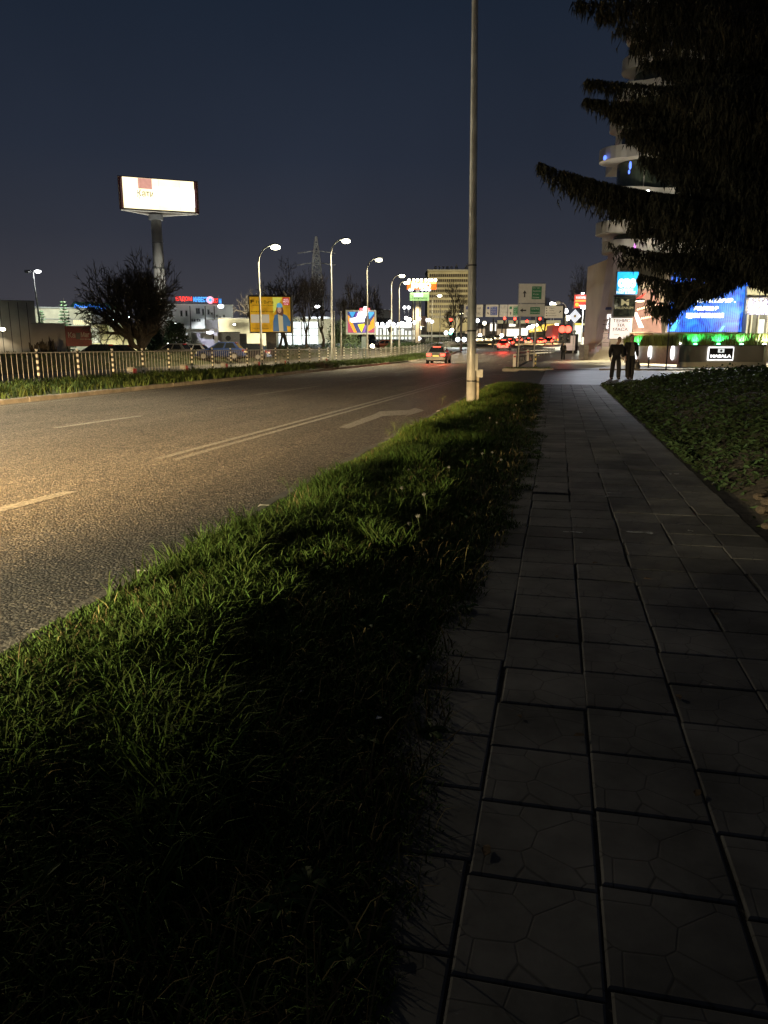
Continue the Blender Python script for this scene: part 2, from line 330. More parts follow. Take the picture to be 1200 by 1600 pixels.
for (x0, y0, x1, y1) in ((85,669,220,650), (400,617,500,603), (540,595.5,590,588), (616,582.5,650,577.5), (668,574.5,700,569)):
    strip([gnd(x0, y0, ZR), gnd(x1, y1, ZR)], .14)
for k in range(8): y = 62+k*11; strip(lin(-9, -9, y, y+4, 3), .14); strip(lin(-4.6, -4.6, y, y+4, 3), .14)
strip(lin(-13.4, -13.4, 5, 60, 30), .07)
for x in np.arange(-13, -4, 1.1): strip(lin(x, x, 101, 105, 3), .5)
arrow = [gnd(*p, ZR) for p in ((529,668),(586,647),(593,643),(640,641),(648,637.5),(664,641.5),(630,652),(636,648.5),(598,650.5),(545,670))]
mm.add([(p.x, p.y, ZR+.005) for p in arrow], [(9,8,1,0), (8,3,2,1), (8,7,3), (7,5,4,3), (7,6,5)])
m_mark, n, b = nt('worn_road_paint'); t1 = N(n, 'ShaderNodeTexCoord'); q1 = N(n, 'ShaderNodeTexNoise'); q1.inputs['Scale'].default_value = 28; q1.inputs['Detail'].default_value = 8; q1.inputs['Roughness'].default_value = .75
lk(n, t1.outputs['Object'], q1.inputs['Vector']); q2 = N(n, 'ShaderNodeValToRGB'); q2.color_ramp.elements[0].position = .42; q2.color_ramp.elements[1].position = .56
q2.color_ramp.elements[0].color = (.11,.10,.085,1); q2.color_ramp.elements[1].color = (.38,.36,.31,1); lk(n, q1.outputs['Fac'], q2.inputs['Fac']); lk(n, q2.outputs[0], b.inputs['Base Color'])
b.inputs['Roughness'].default_value = .7; bq = N(n, 'ShaderNodeBump'); bq.inputs['Strength'].default_value = .5; bq.inputs['Distance'].default_value = .01; lk(n, q1.outputs['Fac'], bq.inputs['Height']); lk(n, bq.outputs[0], b.inputs['Normal'])
tag(mm.build('road_marking', m_mark), kind='structure')
# ------------------------------------------------------------------ slab pavement
m_slab, n, b = nt('pressed_slabs'); t1 = N(n, 'ShaderNodeTexCoord')
at_ = N(n, 'ShaderNodeAttribute', attribute_name='tone')
vo = N(n, 'ShaderNodeTexVoronoi', feature='DISTANCE_TO_EDGE'); vo.inputs['Scale'].default_value = 2.1; vo.inputs['Randomness'].default_value = 1; lo_ = N(n, 'ShaderNodeAttribute', attribute_name='motif')
nz = N(n, 'ShaderNodeTexNoise'); nz.inputs['Scale'].default_value = 55; nz.inputs['Detail'].default_value = 7; lk(n, t1.outputs['Object'], nz.inputs['Vector'])
nl = N(n, 'ShaderNodeTexNoise'); nl.inputs['Scale'].default_value = 1.6; nl.inputs['Detail'].default_value = 7; nl.inputs['Roughness'].default_value = .65; lk(n, t1.outputs['Object'], nl.inputs['Vector'])
lk(n, lo_.outputs['Vector'], vo.inputs['Vector'])
mr = N(n, 'ShaderNodeMapRange'); mr.inputs['From Max'].default_value = .022; mr.inputs['To Min'].default_value = .25; lk(n, vo.outputs['Distance'], mr.inputs['Value'])
r1 = N(n, 'ShaderNodeValToRGB'); r1.color_ramp.elements[0].position = .36; r1.color_ramp.elements[1].position = .62
r1.color_ramp.elements[0].color = (.060,.058,.055,1); r1.color_ramp.elements[1].color = (.165,.160,.153,1); lk(n, nl.outputs['Fac'], r1.inputs['Fac'])
mA = N(n, 'ShaderNodeMix', data_type='RGBA', blend_type='MULTIPLY'); mA.inputs['Factor'].default_value = 1; lk(n, r1.outputs[0], mA.inputs['A']); lk(n, at_.outputs['Color'], mA.inputs['B'])
mB = N(n, 'ShaderNodeMix', data_type='RGBA'); lk(n, mr.outputs[0], mB.inputs['Factor']); mB.inputs['A'].default_value = (.03,.028,.025,1); lk(n, mA.outputs['Result'], mB.inputs['B'])
lk(n, mB.outputs['Result'], b.inputs['Base Color'])
hs = N(n, 'ShaderNodeMath', operation='MULTIPLY_ADD'); hs.inputs[1].default_value = .35; lk(n, nz.outputs['Fac'], hs.inputs[0]); lk(n, mr.outputs[0], hs.inputs[2])
bb = N(n, 'ShaderNodeBump'); bb.inputs['Strength'].default_value = .4; bb.inputs['Distance'].default_value = .003; lk(n, hs.outputs[0], bb.inputs['Height']); lk(n, bb.outputs[0], b.inputs['Normal'])
b.inputs['Roughness'].default_value = .72
sl = MB(); tones = []; motif = []; S = .335
for c in range(6):
    x0 = .17-2*S+c*S; yo = random.uniform(-.05, .05); y = -.6+yo
    while y < 28.4:
        L = S+random.gauss(0, .004); a = .0020+random.random()*.0032; dz = random.gauss(0, .0010); tx = random.gauss(0, .0024); ty = random.gauss(0, .0024); jx = random.gauss(0, .005)
        if c == 1 and 6.95 < y < 7.3: dz = .012; ty = -.055
        if random.random() < .05: ty *= 2.5; tx *= 2
        cx, cy_ = x0+S/2+jx, y+L/2
        def P(x, yy, z): return (x, yy, z+dz+(x-cx)*tx+(yy-cy_)*ty)
        xa, xb, ya, yb = x0+a+jx, x0+S-a+jx, y+a, y+L-a; i = .006
        vs = [P(xa,ya,-.06),P(xb,ya,-.06),P(xb,yb,-.06),P(xa,yb,-.06),P(xa,ya,-.004),P(xb,ya,-.004),P(xb,yb,-.004),P(xa,yb,-.004),P(xa+i,ya+i,0),P(xb-i,ya+i,0),P(xb-i,yb-i,0),P(xa+i,yb-i,0)]
        fs = [(8,9,10,11)]+[(o+j, o+(j+1)%4, o+4+(j+1)%4, o+4+j) for o in (0, 4) for j in range(4)]
        sl.add(vs, fs); tn = random.gauss(1, .13)*(.72 if random.random() < .08 else 1); tones += [tn]*12; mk = random.choice((0, 0, 0, 7)); motif += [((v[0]-x0)/S+mk, (v[1]-y)/S+mk, 0) for v in vs]
        y += L
so = sl.build('pavement', m_slab); tag(so, kind='structure')
mo = so.data.attributes.new('motif', 'FLOAT_VECTOR', 'POINT'); mo.data.foreach_set('vector', [q for v in motif for q in v])
ca = so.data.color_attributes.new('tone', 'FLOAT_COLOR', 'POINT'); ca.data.foreach_set('color', [v for t in tones for v in (t, t, t, 1)])
sheet('pavement_bed', [-.9, .2, 1.65, 2.6], [-1, 5, 10, 20, 28.6], lambda x, y: -.010, M('joint_grit', (.075,.066,.055), .95, var=.5, scale=14, bump=.6, bscale=60))
pm = MB()                                                # scuffs of white paint on slab edges
for (px, py, w_, h_) in ((992,832,.20,.012), (1012,833,.05,.02), (895,832,.13,.008), (905,833,.05,.016), (962,771,.16,.01), (948,776,.03,.02), (1078,830,.05,.014), (1053,741,.09,.02), (700,955,.05,.012)):
    g = gnd(px, py, .004)
    for k in range(5):
        x = g.x+random.uniform(-w_, w_)*.45; y = g.y+random.uniform(-1, 1)*h_; r = random.uniform(.3, 1)
        pts = [(x+math.cos(q)*w_*.28*r*random.uniform(.6, 1.3), y+math.sin(q)*h_*1.2*random.uniform(.5, 1.3), .009) for q in np.linspace(0, 2*PI, 8)[:-1]]
        pm.add(pts, [tuple(range(7))])
tag(pm.build('pavement_scuff', M('scuff_paint', (.75,.75,.78), .6, var=.3, scale=60)), kind='structure')
# ------------------------------------------------------------------ verge: bumpy turf and blades
def edge(y): return float(np.interp(y, [1,1.6,2.4,3.2,4.4,5.2,6.3,7.1,9,12,17,28.6], [-.30,-.27,-.32,-.36,-.36,-.27,-.22,-.12,-.10,-.12,-.2,-.42]))+.06*noise.noise((0, y*1.3, 5))+.09*noise.noise((0, y*4.6, 9))
def hz(x, y):
    k = math.exp(-((x+1.5)/.75)**2); ed = max(0, min(1, (edge(y)+.06-x)/.30))
    e = min(1, max(0, (28.4-y)/1.2))
    return -.03+(.034*ed+k*(.045+.05*noise.noise((x*1.3, y*.8, 3)))+.022*noise.noise((x*3.1, y*3.1, 0))+.02*noise.noise((x*.9, y*.6, 7)))*e
sheet('verge_soil', np.linspace(-2.36, -.16, 30), np.linspace(-1.2, 28.7, 240), hz, m_turf)
def blades(n, xs, ys, zf, hmin, hmax, w, lean, mat, name, label, keep=None, tuft=1, cl=.0):
    V = np.zeros((n*7, 3)); ok = np.ones(n, bool)
    for i in range(n):
        if i % tuft == 0: bx = rng.uniform(*xs); by = ys(rng.random()); th = rng.uniform(.75, 1.2)
        x = bx+rng.normal(0, cl); y = by+rng.normal(0, cl)
        if keep is not None and not keep(x, y): ok[i] = False; continue
        z = zf(x, y); c = .5+.5*noise.noise((x*1.7, y*1.7, 11)); c = max(.1, min(1, c*1.15))
        h = (hmin+(hmax-hmin)*c*rng.uniform(.35, 1))*th; h *= hfac(x, y)
        q = rng.uniform(0, 2*PI); ld = rng.uniform(0, 2*PI); l = h*lean*rng.uniform(.2, 1.2)
        wx, wy = math.cos(q)*w*.5*rng.uniform(.6, 1.4), math.sin(q)*w*.5; lx, ly = math.cos(ld)*l, math.sin(ld)*l
        z -= .015
        V[i*7:(i+1)*7] = [(x-wx, y-wy, z), (x+wx, y+wy, z), (x-wx*.85+lx*.25, y-wy*.85+ly*.25, z+h*.5), (x+wx*.85+lx*.25, y+wy*.85+ly*.25, z+h*.5),
            (x-wx*.5+lx*.62, y-wy*.5+ly*.62, z+h*.83), (x+wx*.5+lx*.62, y+wy*.5+ly*.62, z+h*.83), (x+lx*1.15, y+ly*1.15, z+h*(1-.12*lean))]
    V = V.reshape(n, 7, 3)[ok]; n = len(V); base = (np.arange(n)*7)[:, None]
    Q = np.concatenate([base+np.array([0,1,3,2]), base+np.array([2,3,5,4])], 1).reshape(-1, 4); T = (base+np.array([4,5,6]))
    me = bpy.data.meshes.new(name); nl_ = Q.size+T.size
    me.vertices.add(n*7); me.vertices.foreach_set('co', V.reshape(-1)); me.loops.add(nl_); me.polygons.add(len(Q)+len(T))
    me.loops.foreach_set('vertex_index', np.concatenate([Q.reshape(-1), T.reshape(-1)]).astype(np.int32))
    me.polygons.foreach_set('loop_start', np.concatenate([np.arange(len(Q))*4, Q.size+np.arange(len(T))*3]).astype(np.int32))
    me.materials.append(mat); me.update(calc_edges=True); me.validate()
    o = bpy.data.objects.new(name, me); COL.objects.link(o); return tag(o, label, 'grass', kind='stuff')
def hfac(x, y): return float(np.interp(x, [-2.5,-2.34,-2.2,-1.95,-1.5,-.9,-.4,0], [.2,.28,.55,1.05,1.1,.75,.42,.3]))
def ydist(t): return .75*math.exp(t*math.log(28.6/.75))
kp = lambda x, y: -2.36+.05*noise.noise((0, y*3, 1)) < x < edge(y) and y < 28.5
blades(175000, (-2.36, .02), ydist, hz, .045, .20, .0070, .8, m_grass, 'verge_grass', 'rough green verge grass between the kerb and the slab pavement', kp, tuft=5, cl=.022)
def hfac(x, y): return 1
blades(7000, (-2.2, -.3), ydist, hz, .06, .20, .006, 1.0, M('dry_grass', (.16,.125,.055), .8, var=.3, scale=2, spec=.1, island=.4), 'dry_grass', 'scattered dry straw coloured blades through the green verge', kp, tuft=2, cl=.03)
kt = lambda x, y: kp(x, y) and noise.noise((x*1.2, y*.9, 33)) > .08
blades(34000, (-2.25, -.9), lambda t: 1.2+11*t**1.6, hz, .12, .26, .008, .85, m_grass, 'tall_grass', 'taller ragged clumps of grass in the near verge', kt, tuft=12, cl=.05)
# broad leaved weeds among the grass
wb = MB()
for i in range(150):
    y = 1.3+10*rng.random()**1.5; x = rng.uniform(-2.2, edge(y)-.02); z = hz(x, y)+.01; nL = int(rng.integers(5, 9)); q0 = rng.uniform(0, 6); big = rng.uniform(.03, .075)
    for k in range(nL):
        q = q0+2*PI*k/nL+rng.normal(0, .25); L = big*rng.uniform(.6, 1.2); c, s_ = math.cos(q), math.sin(q); up = rng.uniform(.25, .9); wd = L*.20; pr_ = []
        for t_, ww in ((0, .25), (.35, .8), (.7, 1.0), (1, .12)):
            px_, pz = L*t_, z+L*up*t_-L*.55*t_*t_+.02; pr_ += [(x+c*px_-s_*wd*ww, y+s_*px_+c*wd*ww, pz+.006*ww), (x+c*px_, y+s_*px_, pz-.004), (x+c*px_+s_*wd*ww, y+s_*px_-c*wd*ww, pz+.006*ww)]
        wb.add(pr_, [(a*3+b_, a*3+b_+1, a*3+b_+4, a*3+b_+3) for a in range(3) for b_ in range(2)])
tag(wb.build('broad_weeds', M('broad_leaf', (.07,.115,.03), .6, var=.3, scale=3, spec=.2, island=.35)), 'broad leaved weeds growing between the grass blades of the near verge', 'weeds', kind='stuff')
# grass of the median, with its taller tufts at the kerb
sheet('median_soil', [-20, -19, -17, -15, -13.98], [y for y in YS if 0 <= y < 170], lambda x, y: .0+zr(y)+(.05 if -18 < x < -14.5 else 0), m_turf)
blades(26000, (-18.2, -13.95), lambda t: 12+(100-12)*t**1.5, lambda x, y: .03+zr(y), .12, .42, .03, .8, m_grass2, 'median_grass', 'shaggy grass strip along the far kerb below the railing', tuft=9, cl=.12)
blades(9000, (-19.9, -18.2), lambda t: 18+(100-18)*t**1.4, lambda x, y: .0+zr(y), .05, .2, .03, .7, m_grass2, 'median_grass', 'short grass behind the railing foot', tuft=5, cl=.2)
blades(14000, (-46, -28.8), lambda t: 40+120*t, lambda x, y: -.34+zr(y)+lefty(x), .1, .3, .06, .7, m_grass2, 'bank_grass', 'lit grass bank beyond the service road', tuft=6, cl=.3)
# ------------------------------------------------------------------ bank of ground cover on the right
def bank(x, y):
    xe = 1.72+.18*noise.noise((0, y*.5, 2))+(.25 if y > 20 else 0)
    e = float(np.interp(y, [3, 6, 24, 28.3], [.3, 1, 1, .12]))
    t = max(0, x-xe); h = (1-math.exp(-t/1.15))*.66+.05*min(t, 6)*.6
    return -.03+h*e+(.10*noise.noise((x*1.1, y*1.1, 1))+.05*noise.noise((x*3, y*3, 4)))*min(1, t*1.5)*e
sheet('bank_soil', np.linspace(1.62, 14, 44), np.linspace(2.5, 28.6, 80), bank, m_soil)
lv = MB(); V = []; F = []
for i in range(46000):
    y = 4.6+(28.5-4.6)*rng.random()**1.35; x = 1.56+.10*noise.noise((0, y*1.8, 3))+rng.random()**1.4*(10 if y > 12 else 5)
    e = noise.noise((x*1.4, y*1.4, 20))
    if y < 9.5 and x < 2.05+.25*noise.noise((0, y*2, 8)) and rng.random() < .6: continue
    if y < 7.6 and x < 2.2+(7.6-y)*.8 and rng.random() < .93: continue
    z = bank(x, y)+abs(rng.normal(0, .05))+max(0, e)*.16*rng.random()+.01
    r = rng.uniform(.022, .05)*(1+.02*y); q = rng.uniform(0, 2*PI); ti = rng.uniform(-.7, .7); t2 = rng.uniform(-.9, .3)
    c, s_ = math.cos(q), math.sin(q); d = Vector((c, s_, ti))*r; nn = Vector((-s_, c, t2))*r*.42; p = Vector((x, y, z)); k = len(V)
    V += [p-d*.9, p+nn-d*.1+Vector((0,0,r*.15)), p+d, p-nn-d*.1+Vector((0,0,r*.15))]; F += [(k, k+3, k+2), (k, k+2, k+1)]
lv.add(V, F); tag(lv.build('ground_cover', m_ivy), 'dense leafy ground cover on the bank right of the pavement', 'ground cover', kind='stuff')
# dirt and stones where the bank breaks at the right edge
for i, (px, py, r) in enumerate(((1186,776,.05), (1197,796,.06), (1197,822,.035), (1205,785,.07))):
    g = gnd(px, py, .05); mb = MB(); mb.ball((0, 0, 0), (r*1.2, r, r*.7), 10, 7)
    mb.v = [tuple(Vector(v)*(1+.28*noise.noise((v[0]*9+i, v[1]*9, v[2]*9)))) for v in mb.v]
    tag(mb.build('stone', M('earthy_stone', (.07,.05,.035), .95, var=.3, scale=20, bump=.6), loc=g+Vector((0, 0, .0))), 'earth-covered stone at the broken right edge of the planted bank', 'stone', 'stones at the edge of the bank')
# kerb islands of the entrance
blades(900, (-3.0, -.4), lambda t: 46.7+t*.8, lambda x, y: .03, .05, .16, .03, .8, m_grass2, 'island_grass', 'thin strip of grass on the far kerb of the entrance', tuft=4, cl=.08)
# ================================================================== STREET FURNITURE
def gz(p): return zr(p.y)
# tall pole on the verge, with the stub post strapped behind it
D0 = 17.9; fb = Fr(D0, 738.3, z=.02)
t = thing('lamp_post', 'tall weathered steel pole on the grass verge, running out of the top of the picture', 'lamp post', fb.o)
hp = MB(); pts = [(0, 0, -.1)]+[(-.015*z, 0, z) for z in (1.2, 4, 8, 10.5)]+[(-.19, .0, 11.4), (-.42, .1, 12.0), (-1.3, .3, 12.3)]
hp.tube(pts, [.112, .108, .088, .070, .06, .055, .05, .045], 16, 0); hp.build('pole', m_galv, t, True)
for z in (.52, 1.66, 3.1): MB().tube([(-.015*z, 0, z), (-.015*z, 0, z+.035)], .118-.005*z, 16).build('clamp_band', m_dark, t)
mb = MB(); mb.box(.06, .122, -.123, -.103, .78, 1.16, c=.004); mb.build('service_hatch', m_galv, t)
mb = MB(); mb.ball((-1.5, .36, 12.32), (.36, .15, .08), 12, 6); mb.build('lamp_head', m_grey, t, True)
t = thing('stub_post', 'short square post with a small plate strapped beside the foot of the tall pole', 'post', Fr(D0+.05, 747, z=.02).o)
MB().box(-.045, .045, -.04, .04, -.1, .78, c=.006).build('post', M('weathered_timber', (.33,.30,.24), .85, var=.3, scale=8, bump=.5, dirt=.5), t)
MB().box(-.05, .12, -.055, -.042, .62, .80).build('plate', m_galv, t); MB().box(-.2, .05, -.06, -.055, .50, .53).build('strap', m_dark, t)
# street lamps
def street_lamp(px, pytop, pxh, H, label, power=2200, lit=True, warm=True):
    D = (541-pytop)/1236.; D = (H-1.35)/D; f = Fr(D, px, z=0); zb = zr(f.o.y)
    f.o.z = zb-.3; top = f.z(pytop); hx = f.x(pxh); s = 1 if hx > 0 else -1; r = abs(hx)
    t = thing('street_lamp', label, 'street lamp', f.o, f.rot, group='street lamps along the road')
    mb = MB(); pts = [(0, 0, 0), (0, 0, 2.2), (0, 0, 2.3), (0, 0, top*.55), (0, 0, top-r*1.0)]+[(s*r*.8*(1-math.cos(a)), 0, top-r+r*.93*math.sin(a)) for a in np.linspace(.25, 1.35, 7)]
    rad = [.11, .11, .085, .075, .065]+[.058-.002*i for i in range(7)]
    mb.tube(pts, rad, 10); mb.build('pole', m_galv, t, True)
    p = Vector(pts[-1]); hd = MB(); L = .75*max(1, r/2.2)
    hd.tube([p, p+Vector((s*.12, 0, .03)), p+Vector((s*L*.5, 0, .06)), p+Vector((s*L, 0, .02))], [.05, .09, .15, .06], 10); hd.build('lamp_head', m_grey, t, True)
    q = p+Vector((s*L*.58, 0, -.12)); g = MB(); g.ball(q, (L*.5, .26, .19), 12, 7); g.build('diffuser', (e_lamp if warm else e_lampw) if lit else m_lensw, t, True)
    if lit: light('SPOT', 'lamp_light', t, q+Vector((0, 0, -.28)), (1, .83, .5) if warm else (.95, .97, 1), power, .12, None, 150, .7)
    return t
street_lamp(408.5, 381, 437, 9.2, 'lit street lamp whose pole crosses the front of the yellow billboard', 3200)
street_lamp(519, 372, 544, 10.5, 'lit street lamp standing in front of the lattice pylon', 3200)
street_lamp(574, 402.5, 593, 10.5, 'lit street lamp behind the coloured billboard', 3200)
street_lamp(611.5, 428, 629, 10.5, 'lit street lamp left of a closely following lower one and of the orange pylon sign', 3200)
street_lamp(623.5, 439.5, 633, 9.2, 'lit street lamp whose head touches the left end of the orange sign', 2600)
street_lamp(674.5, 460, 686, 9.8, 'lit street lamp in front of the office block', 2600)
street_lamp(713, 489, 720, 9.0, 'small distant lit street lamp left of the sign gantry', 2600)
street_lamp(882, 471, 869, 7.2, 'unlit curved lamp post at the right end of the sign gantry', lit=False)
# the row goes on to the left of the view
p = Vector((-19.6, 15.5, .0)); t = thing('street_lamp', 'lit street lamp on the near end of the row behind the railing', 'street lamp', p, 0, 'street lamps along the road')
mb = MB(); mb.tube([(0,0,0),(0,0,2.3),(0,0,7.6),(.25,0,8.6),(.9,0,9.2),(1.7,0,9.35)], [.11,.09,.07,.06,.055,.05], 10); mb.build('pole', m_galv, t, True); mb = MB(); mb.tube([(1.7,0,9.35),(2.1,0,9.4),(2.5,0,9.34)], [.08,.15,.06], 10); mb.build('lamp_head', m_grey, t, True)
mb = MB(); mb.ball((2.1,0,9.24), (.36,.2,.14), 12, 7); mb.build('diffuser', e_lamp, t, True); light('SPOT', 'roadside_light', t, (2.1,0,8.95), (1,.88,.62), 10500, .12, (.20,-.12,-1), 114, .8); light('POINT', 'roadside_spill', t, (2.1,0,8.9), (1,.86,.58), 1900, .12)
# car park lamp at far left
def park_lamp(px, pytop, D, label, heads, power):
    f = Fr(D, px, z=.4); top = f.z(pytop); t = thing('car_park_lamp', label, 'lamp')if False else thing('car_park_lamp', label, 'lamp', f.o, f.rot)
    mb = MB(); mb.tube([(.35, 0, 0), (.12, 0, top*.6), (0, 0, top)], [.11, .09, .07], 10); mb.build('pole', m_galv, t, True)
    for sgn, lit in heads:
        MB().tube([(0, 0, top), (sgn*.55, 0, top+.10)], .04, 8).build('arm', m_galv, t)
        MB().box(sgn*.5-.32, sgn*.5+.32, -.15, .15, top+.03, top+.14, c=.03).build('lamp_head', m_grey, t)
        g = MB(); g.ball((sgn*.55, -.05, top-.02), (.34, .22, .16), 10, 6); g.build('diffuser', e_lampw if lit else m_lensw, t, True)
        if lit: light('SPOT', 'lamp_light', t, (sgn*.55, -.1, top-.25), (.93, 1, .85), power, .15, (.3, 1.2, -1), 105, .6)
park_lamp(62.5, 424, 82, 'tall car park lamp with two heads, the right one lit white', ((-1, False), (1, True)), 2400)
# railing along the median
def railing():
    X = -18.6; P = 2.45; t = thing('railing', 'long pale steel bar railing with striped posts along the far side of the road', 'railing', (X, 22.3, .0), 0)
    pb = MB(); z = -.15
    k = 0
    while z < 1.2:
        z2 = min(1.22, z+.11); pb.tube([(0, 0, z), (0, 0, z2)], .048, 8, k % 2); z = z2; k += 1
    pb.tube([(0, 0, 1.22), (0, 0, 1.25)], .052, 8, 0)
    m_pw = M('post_white', (.72,.71,.66), .45, dirt=.2); m_pb = M('post_dark', (.05,.048,.045), .6)
    pan = MB()
    for zz in (.10, 1.12): pan.tube([(0, .05, zz), (0, P-.05, zz)], .022, 6)
    for i in range(1, 9): pan.tube([(0, i*P/9, .10), (0, i*P/9, 1.12)], .0105, 5, cap=False)
    for i in range(60):
        y = i*P; zz = zr(22.3+y)*.75
        if i == 0: po = pb.build('post', [m_pw, m_pb], t); pa = pan.build('bar_panel', M('railing_paint', (.42,.42,.41), .5, var=.25, dirt=.3), t)
        else:
            po2 = po.copy(); COL.objects.link(po2); po2.location = (0, y, zz); pa2 = pa.copy(); COL.objects.link(pa2); pa2.location = (0, y, zz)
            pa2.rotation_euler = (math.atan((zr(22.3+y+P)-zr(22.3+y))*.75/P), 0, 0)
railing()
for i, px in enumerate((132, 234, 310, 370, 418, 492)):
    Y = 18.1*1237/(872-px); g = at(px, 541, Y*.9756+18.1*.2197); p = Vector((-18.1, Y, .04))
    t = thing('marker_block', 'low concrete block with white and red faces at the foot of the railing', 'marker block', p, 0, 'marker blocks along the railing')
    MB().box(-.16, .16, -.17, .17, 0, .42, c=.05).build('block', m_conc, t)
    MB().box(-.12, .12, -.185, -.172, .06, .36).build('white_face', m_grey, t); MB().box(.162, .175, -.13, .13, .1, .36).build('red_face', m_red, t)
# dark clump of dead weed lying on the far kerb
mb = MB(); g = gnd(505, 577, -.05)
for i in range(420):
    a = random.uniform(0, 2*PI); r = abs(random.gauss(0, .4)); L = random.uniform(.15, .5); x, y = math.cos(a)*r, math.sin(a)*r*.8; d = Vector((random.gauss(0, .5), random.gauss(0, .5), .8)).normalized()*L; k = Vector((-d.y, d.x, 0)).normalized()*.018
    p = Vector((x, y, random.uniform(0, .25)*max(0, 1-r))); mb.add([p-k, p+k, p+d], [(0, 1, 2)])
tag(mb.build('weed_clump', M('dead_weed', (.03,.024,.018), .95, var=.4, scale=4), loc=g), 'dark heap of dead weed lying on the far kerb', 'weeds')
# stems and seed heads on the verge
mg = M('weed_stem', (.10,.13,.04), .7); mh = M('seed_head', (.25,.24,.20), .9, var=.3, scale=30)
def weed(px, py, h, kind):
    g = gnd(px, py, .06); t = thing('dandelion' if kind else 'dry_weed', 'thin dandelion stalk with a pale seed head in the verge grass' if kind else 'thin branching dry weed stem leaning over the kerb', 'dandelion' if kind else 'weed', Vector((g.x, g.y, .03)), 0, 'dandelions in the verge' if kind else 'weed stems at the kerb')
    l = Vector((random.uniform(-.12, .12), random.uniform(-.1, .1), 1))*h; mb = MB(); mb.tube([(0,0,0), l*.5+Vector((.01,0,0)), l], [.003, .0024, .002], 5); 
    if kind:
        mb.build('stalk', mg, t); hd = MB()
        for i in range(60):
            d = Vector((random.gauss(0,1), random.gauss(0,1), random.gauss(0,1))).normalized(); q = l+d*.014; k = d.orthogonal().normalized()*.0025; hd.add([l, q-k, q+k], [(0,1,2)])
        hd.ball(l, .005, 6, 5); hd.build('seed_head', mh, t)
    else:
        for i in range(9):
            f_ = random.uniform(.35, 1); p = l*f_; q = p+Vector((random.gauss(0, .05), random.gauss(0, .05), random.uniform(.03, .09))); mb.tube([p, q], .0014, 4); mb.ball(q, .006, 5, 4)
        mb.build('stalk', mg, t)
for (px, py, h) in ((655,845,.20),(667,815,.24),(637,838,.12),(700,745,.13),(722,712,.11),(739,716,.14),(753,722,.13),(768,716,.10),(782,725,.08),(628,782,.14),(735,660,.13),(775,672,.15),(802,655,.12),(806,640,.13),(760,680,.10),(700,690,.10),(745,655,.12),(690,700,.09),(815,632,.12),(764,664,.15),(640,745,.10)): weed(px, py, h, True)
for (px, py, h) in ((452,778,.17),(335,852,.12),(608,690,.16),(615,672,.12),(690,632,.2),(600,706,.1)): weed(px, py, h, False)
# litter in the verge
for i, (px, py, sz, lab) in enumerate(((471,1080,.012,'tiny white scrap of paper among the dark grass blades'),(405,1080,.012,'small crumpled paper bit left of the white scrap'),(592,1122,.016,'pale scrap of paper near the pavement edge of the verge'))):
    g = gnd(px, py, .06); mb = MB(); k = sz*.6
    mb.add([(-k,-k*.6,0),(k*.9,-k*.5,k*.5),(k,k*.7,.2*k),(-k*.8,k*.6,k*.6),(-k,-k*.6,-.002),(k*.9,-k*.5,k*.5-.002),(k,k*.7,.2*k-.002),(-k*.8,k*.6,k*.6-.002)], [(0,1,2,3),(7,6,5,4),(0,4,5,1),(1,5,6,2),(2,6,7,3),(3,7,4,0)])
    tag(mb.build('paper_scrap', m_white, loc=g), lab, 'litter')
# direction sign on two poles
f = Fr(49, 827, z=.02)
t = thing('direction_sign', 'double grey direction sign with straight and left arrows on two poles', 'road sign', f.o, f.rot)
X, Z = f.x, f.z
def arrow_poly(cx, cz, L, wd, ang):
    pts = [(-L/2,-wd*.16),(L*.08,-wd*.16),(0,-wd*.5),(L/2,0),(0,wd*.5),(L*.08,wd*.16),(-L/2,wd*.16)]
    c, s_ = math.cos(ang), math.sin(ang); return [(cx+x*c-z*s_, cz+x*s_+z*c) for x, z in pts]
def put_arrow(mb, cx, cz, L, wd, ang, y0, y1, m=0):
    p = arrow_poly(cx, cz, L, wd, ang); k = 7; vs = [(x, y0, z) for x, z in p]+[(x, y1, z) for x, z in p]
    mb.add(vs, [(2,3,1),(1,3,5),(3,4,5),(0,1,5,6)]+[(i, (i+1)%k, k+(i+1)%k, k+i)[::-1] for i in range(k)], m)
for (za, zb, nm) in ((Z(474), Z(443), 'upper_panel'), (Z(495), Z(474.6), 'lower_panel')):
    o = MB().box(X(807), X(848.5), -.03, .03, za, zb, c=.012).build(nm, m_signw, t)
    bd = MB()
    for (a, b_, c_, d_) in ((X(807), X(848.5), za, za+.03), (X(807), X(848.5), zb-.03, zb), (X(807), X(807)+.03, za+.03, zb-.03), (X(848.5)-.03, X(848.5), za+.03, zb-.03)): bd.box(a, b_, -.036, -.031, c_, d_)
    bd.build('border', m_grey, o)
    u = nm == 'upper_panel'
    g0, g1, g2, g3 = (X(827.5), X(842.5), Z(467.5), Z(447.5)) if u else (X(826), X(841), Z(491), Z(480))
    MB().box(g0, g1, -.038, -.031, g2, g3).build('green_field', m_green, o)
    tb = MB(); L = ('София', 'Бургас', 'Русе', 'Шумен') if u else ('Център', 'Болница')
    for i, s_ in enumerate(L): h = (g3-g2)/len(L); text_into(tb, s_, g0+(g1-g0)*(.42 if len(s_) < 6 else .5), g3-h*(i+.5), (g1-g0)*(.13*len(s_)), h*.55, -.044, thick=.005)
    tb.build('lettering', m_white, o)
    ab = MB(); put_arrow(ab, X(816.5) if u else X(815), Z(459) if u else Z(485), .42 if u else .40, .26, PI/2 if u else PI, -.036, -.031); ab.build('arrow', m_black, o)
for px, m_ in ((812, m_galv), (836.5, m_galv)):
    mb = MB(); mb.tube([(X(px)-.05, .08, -.1), (X(px), .08, Z(444))], .045, 10); mb.build('pole', m_, t, True)
mb = MB()
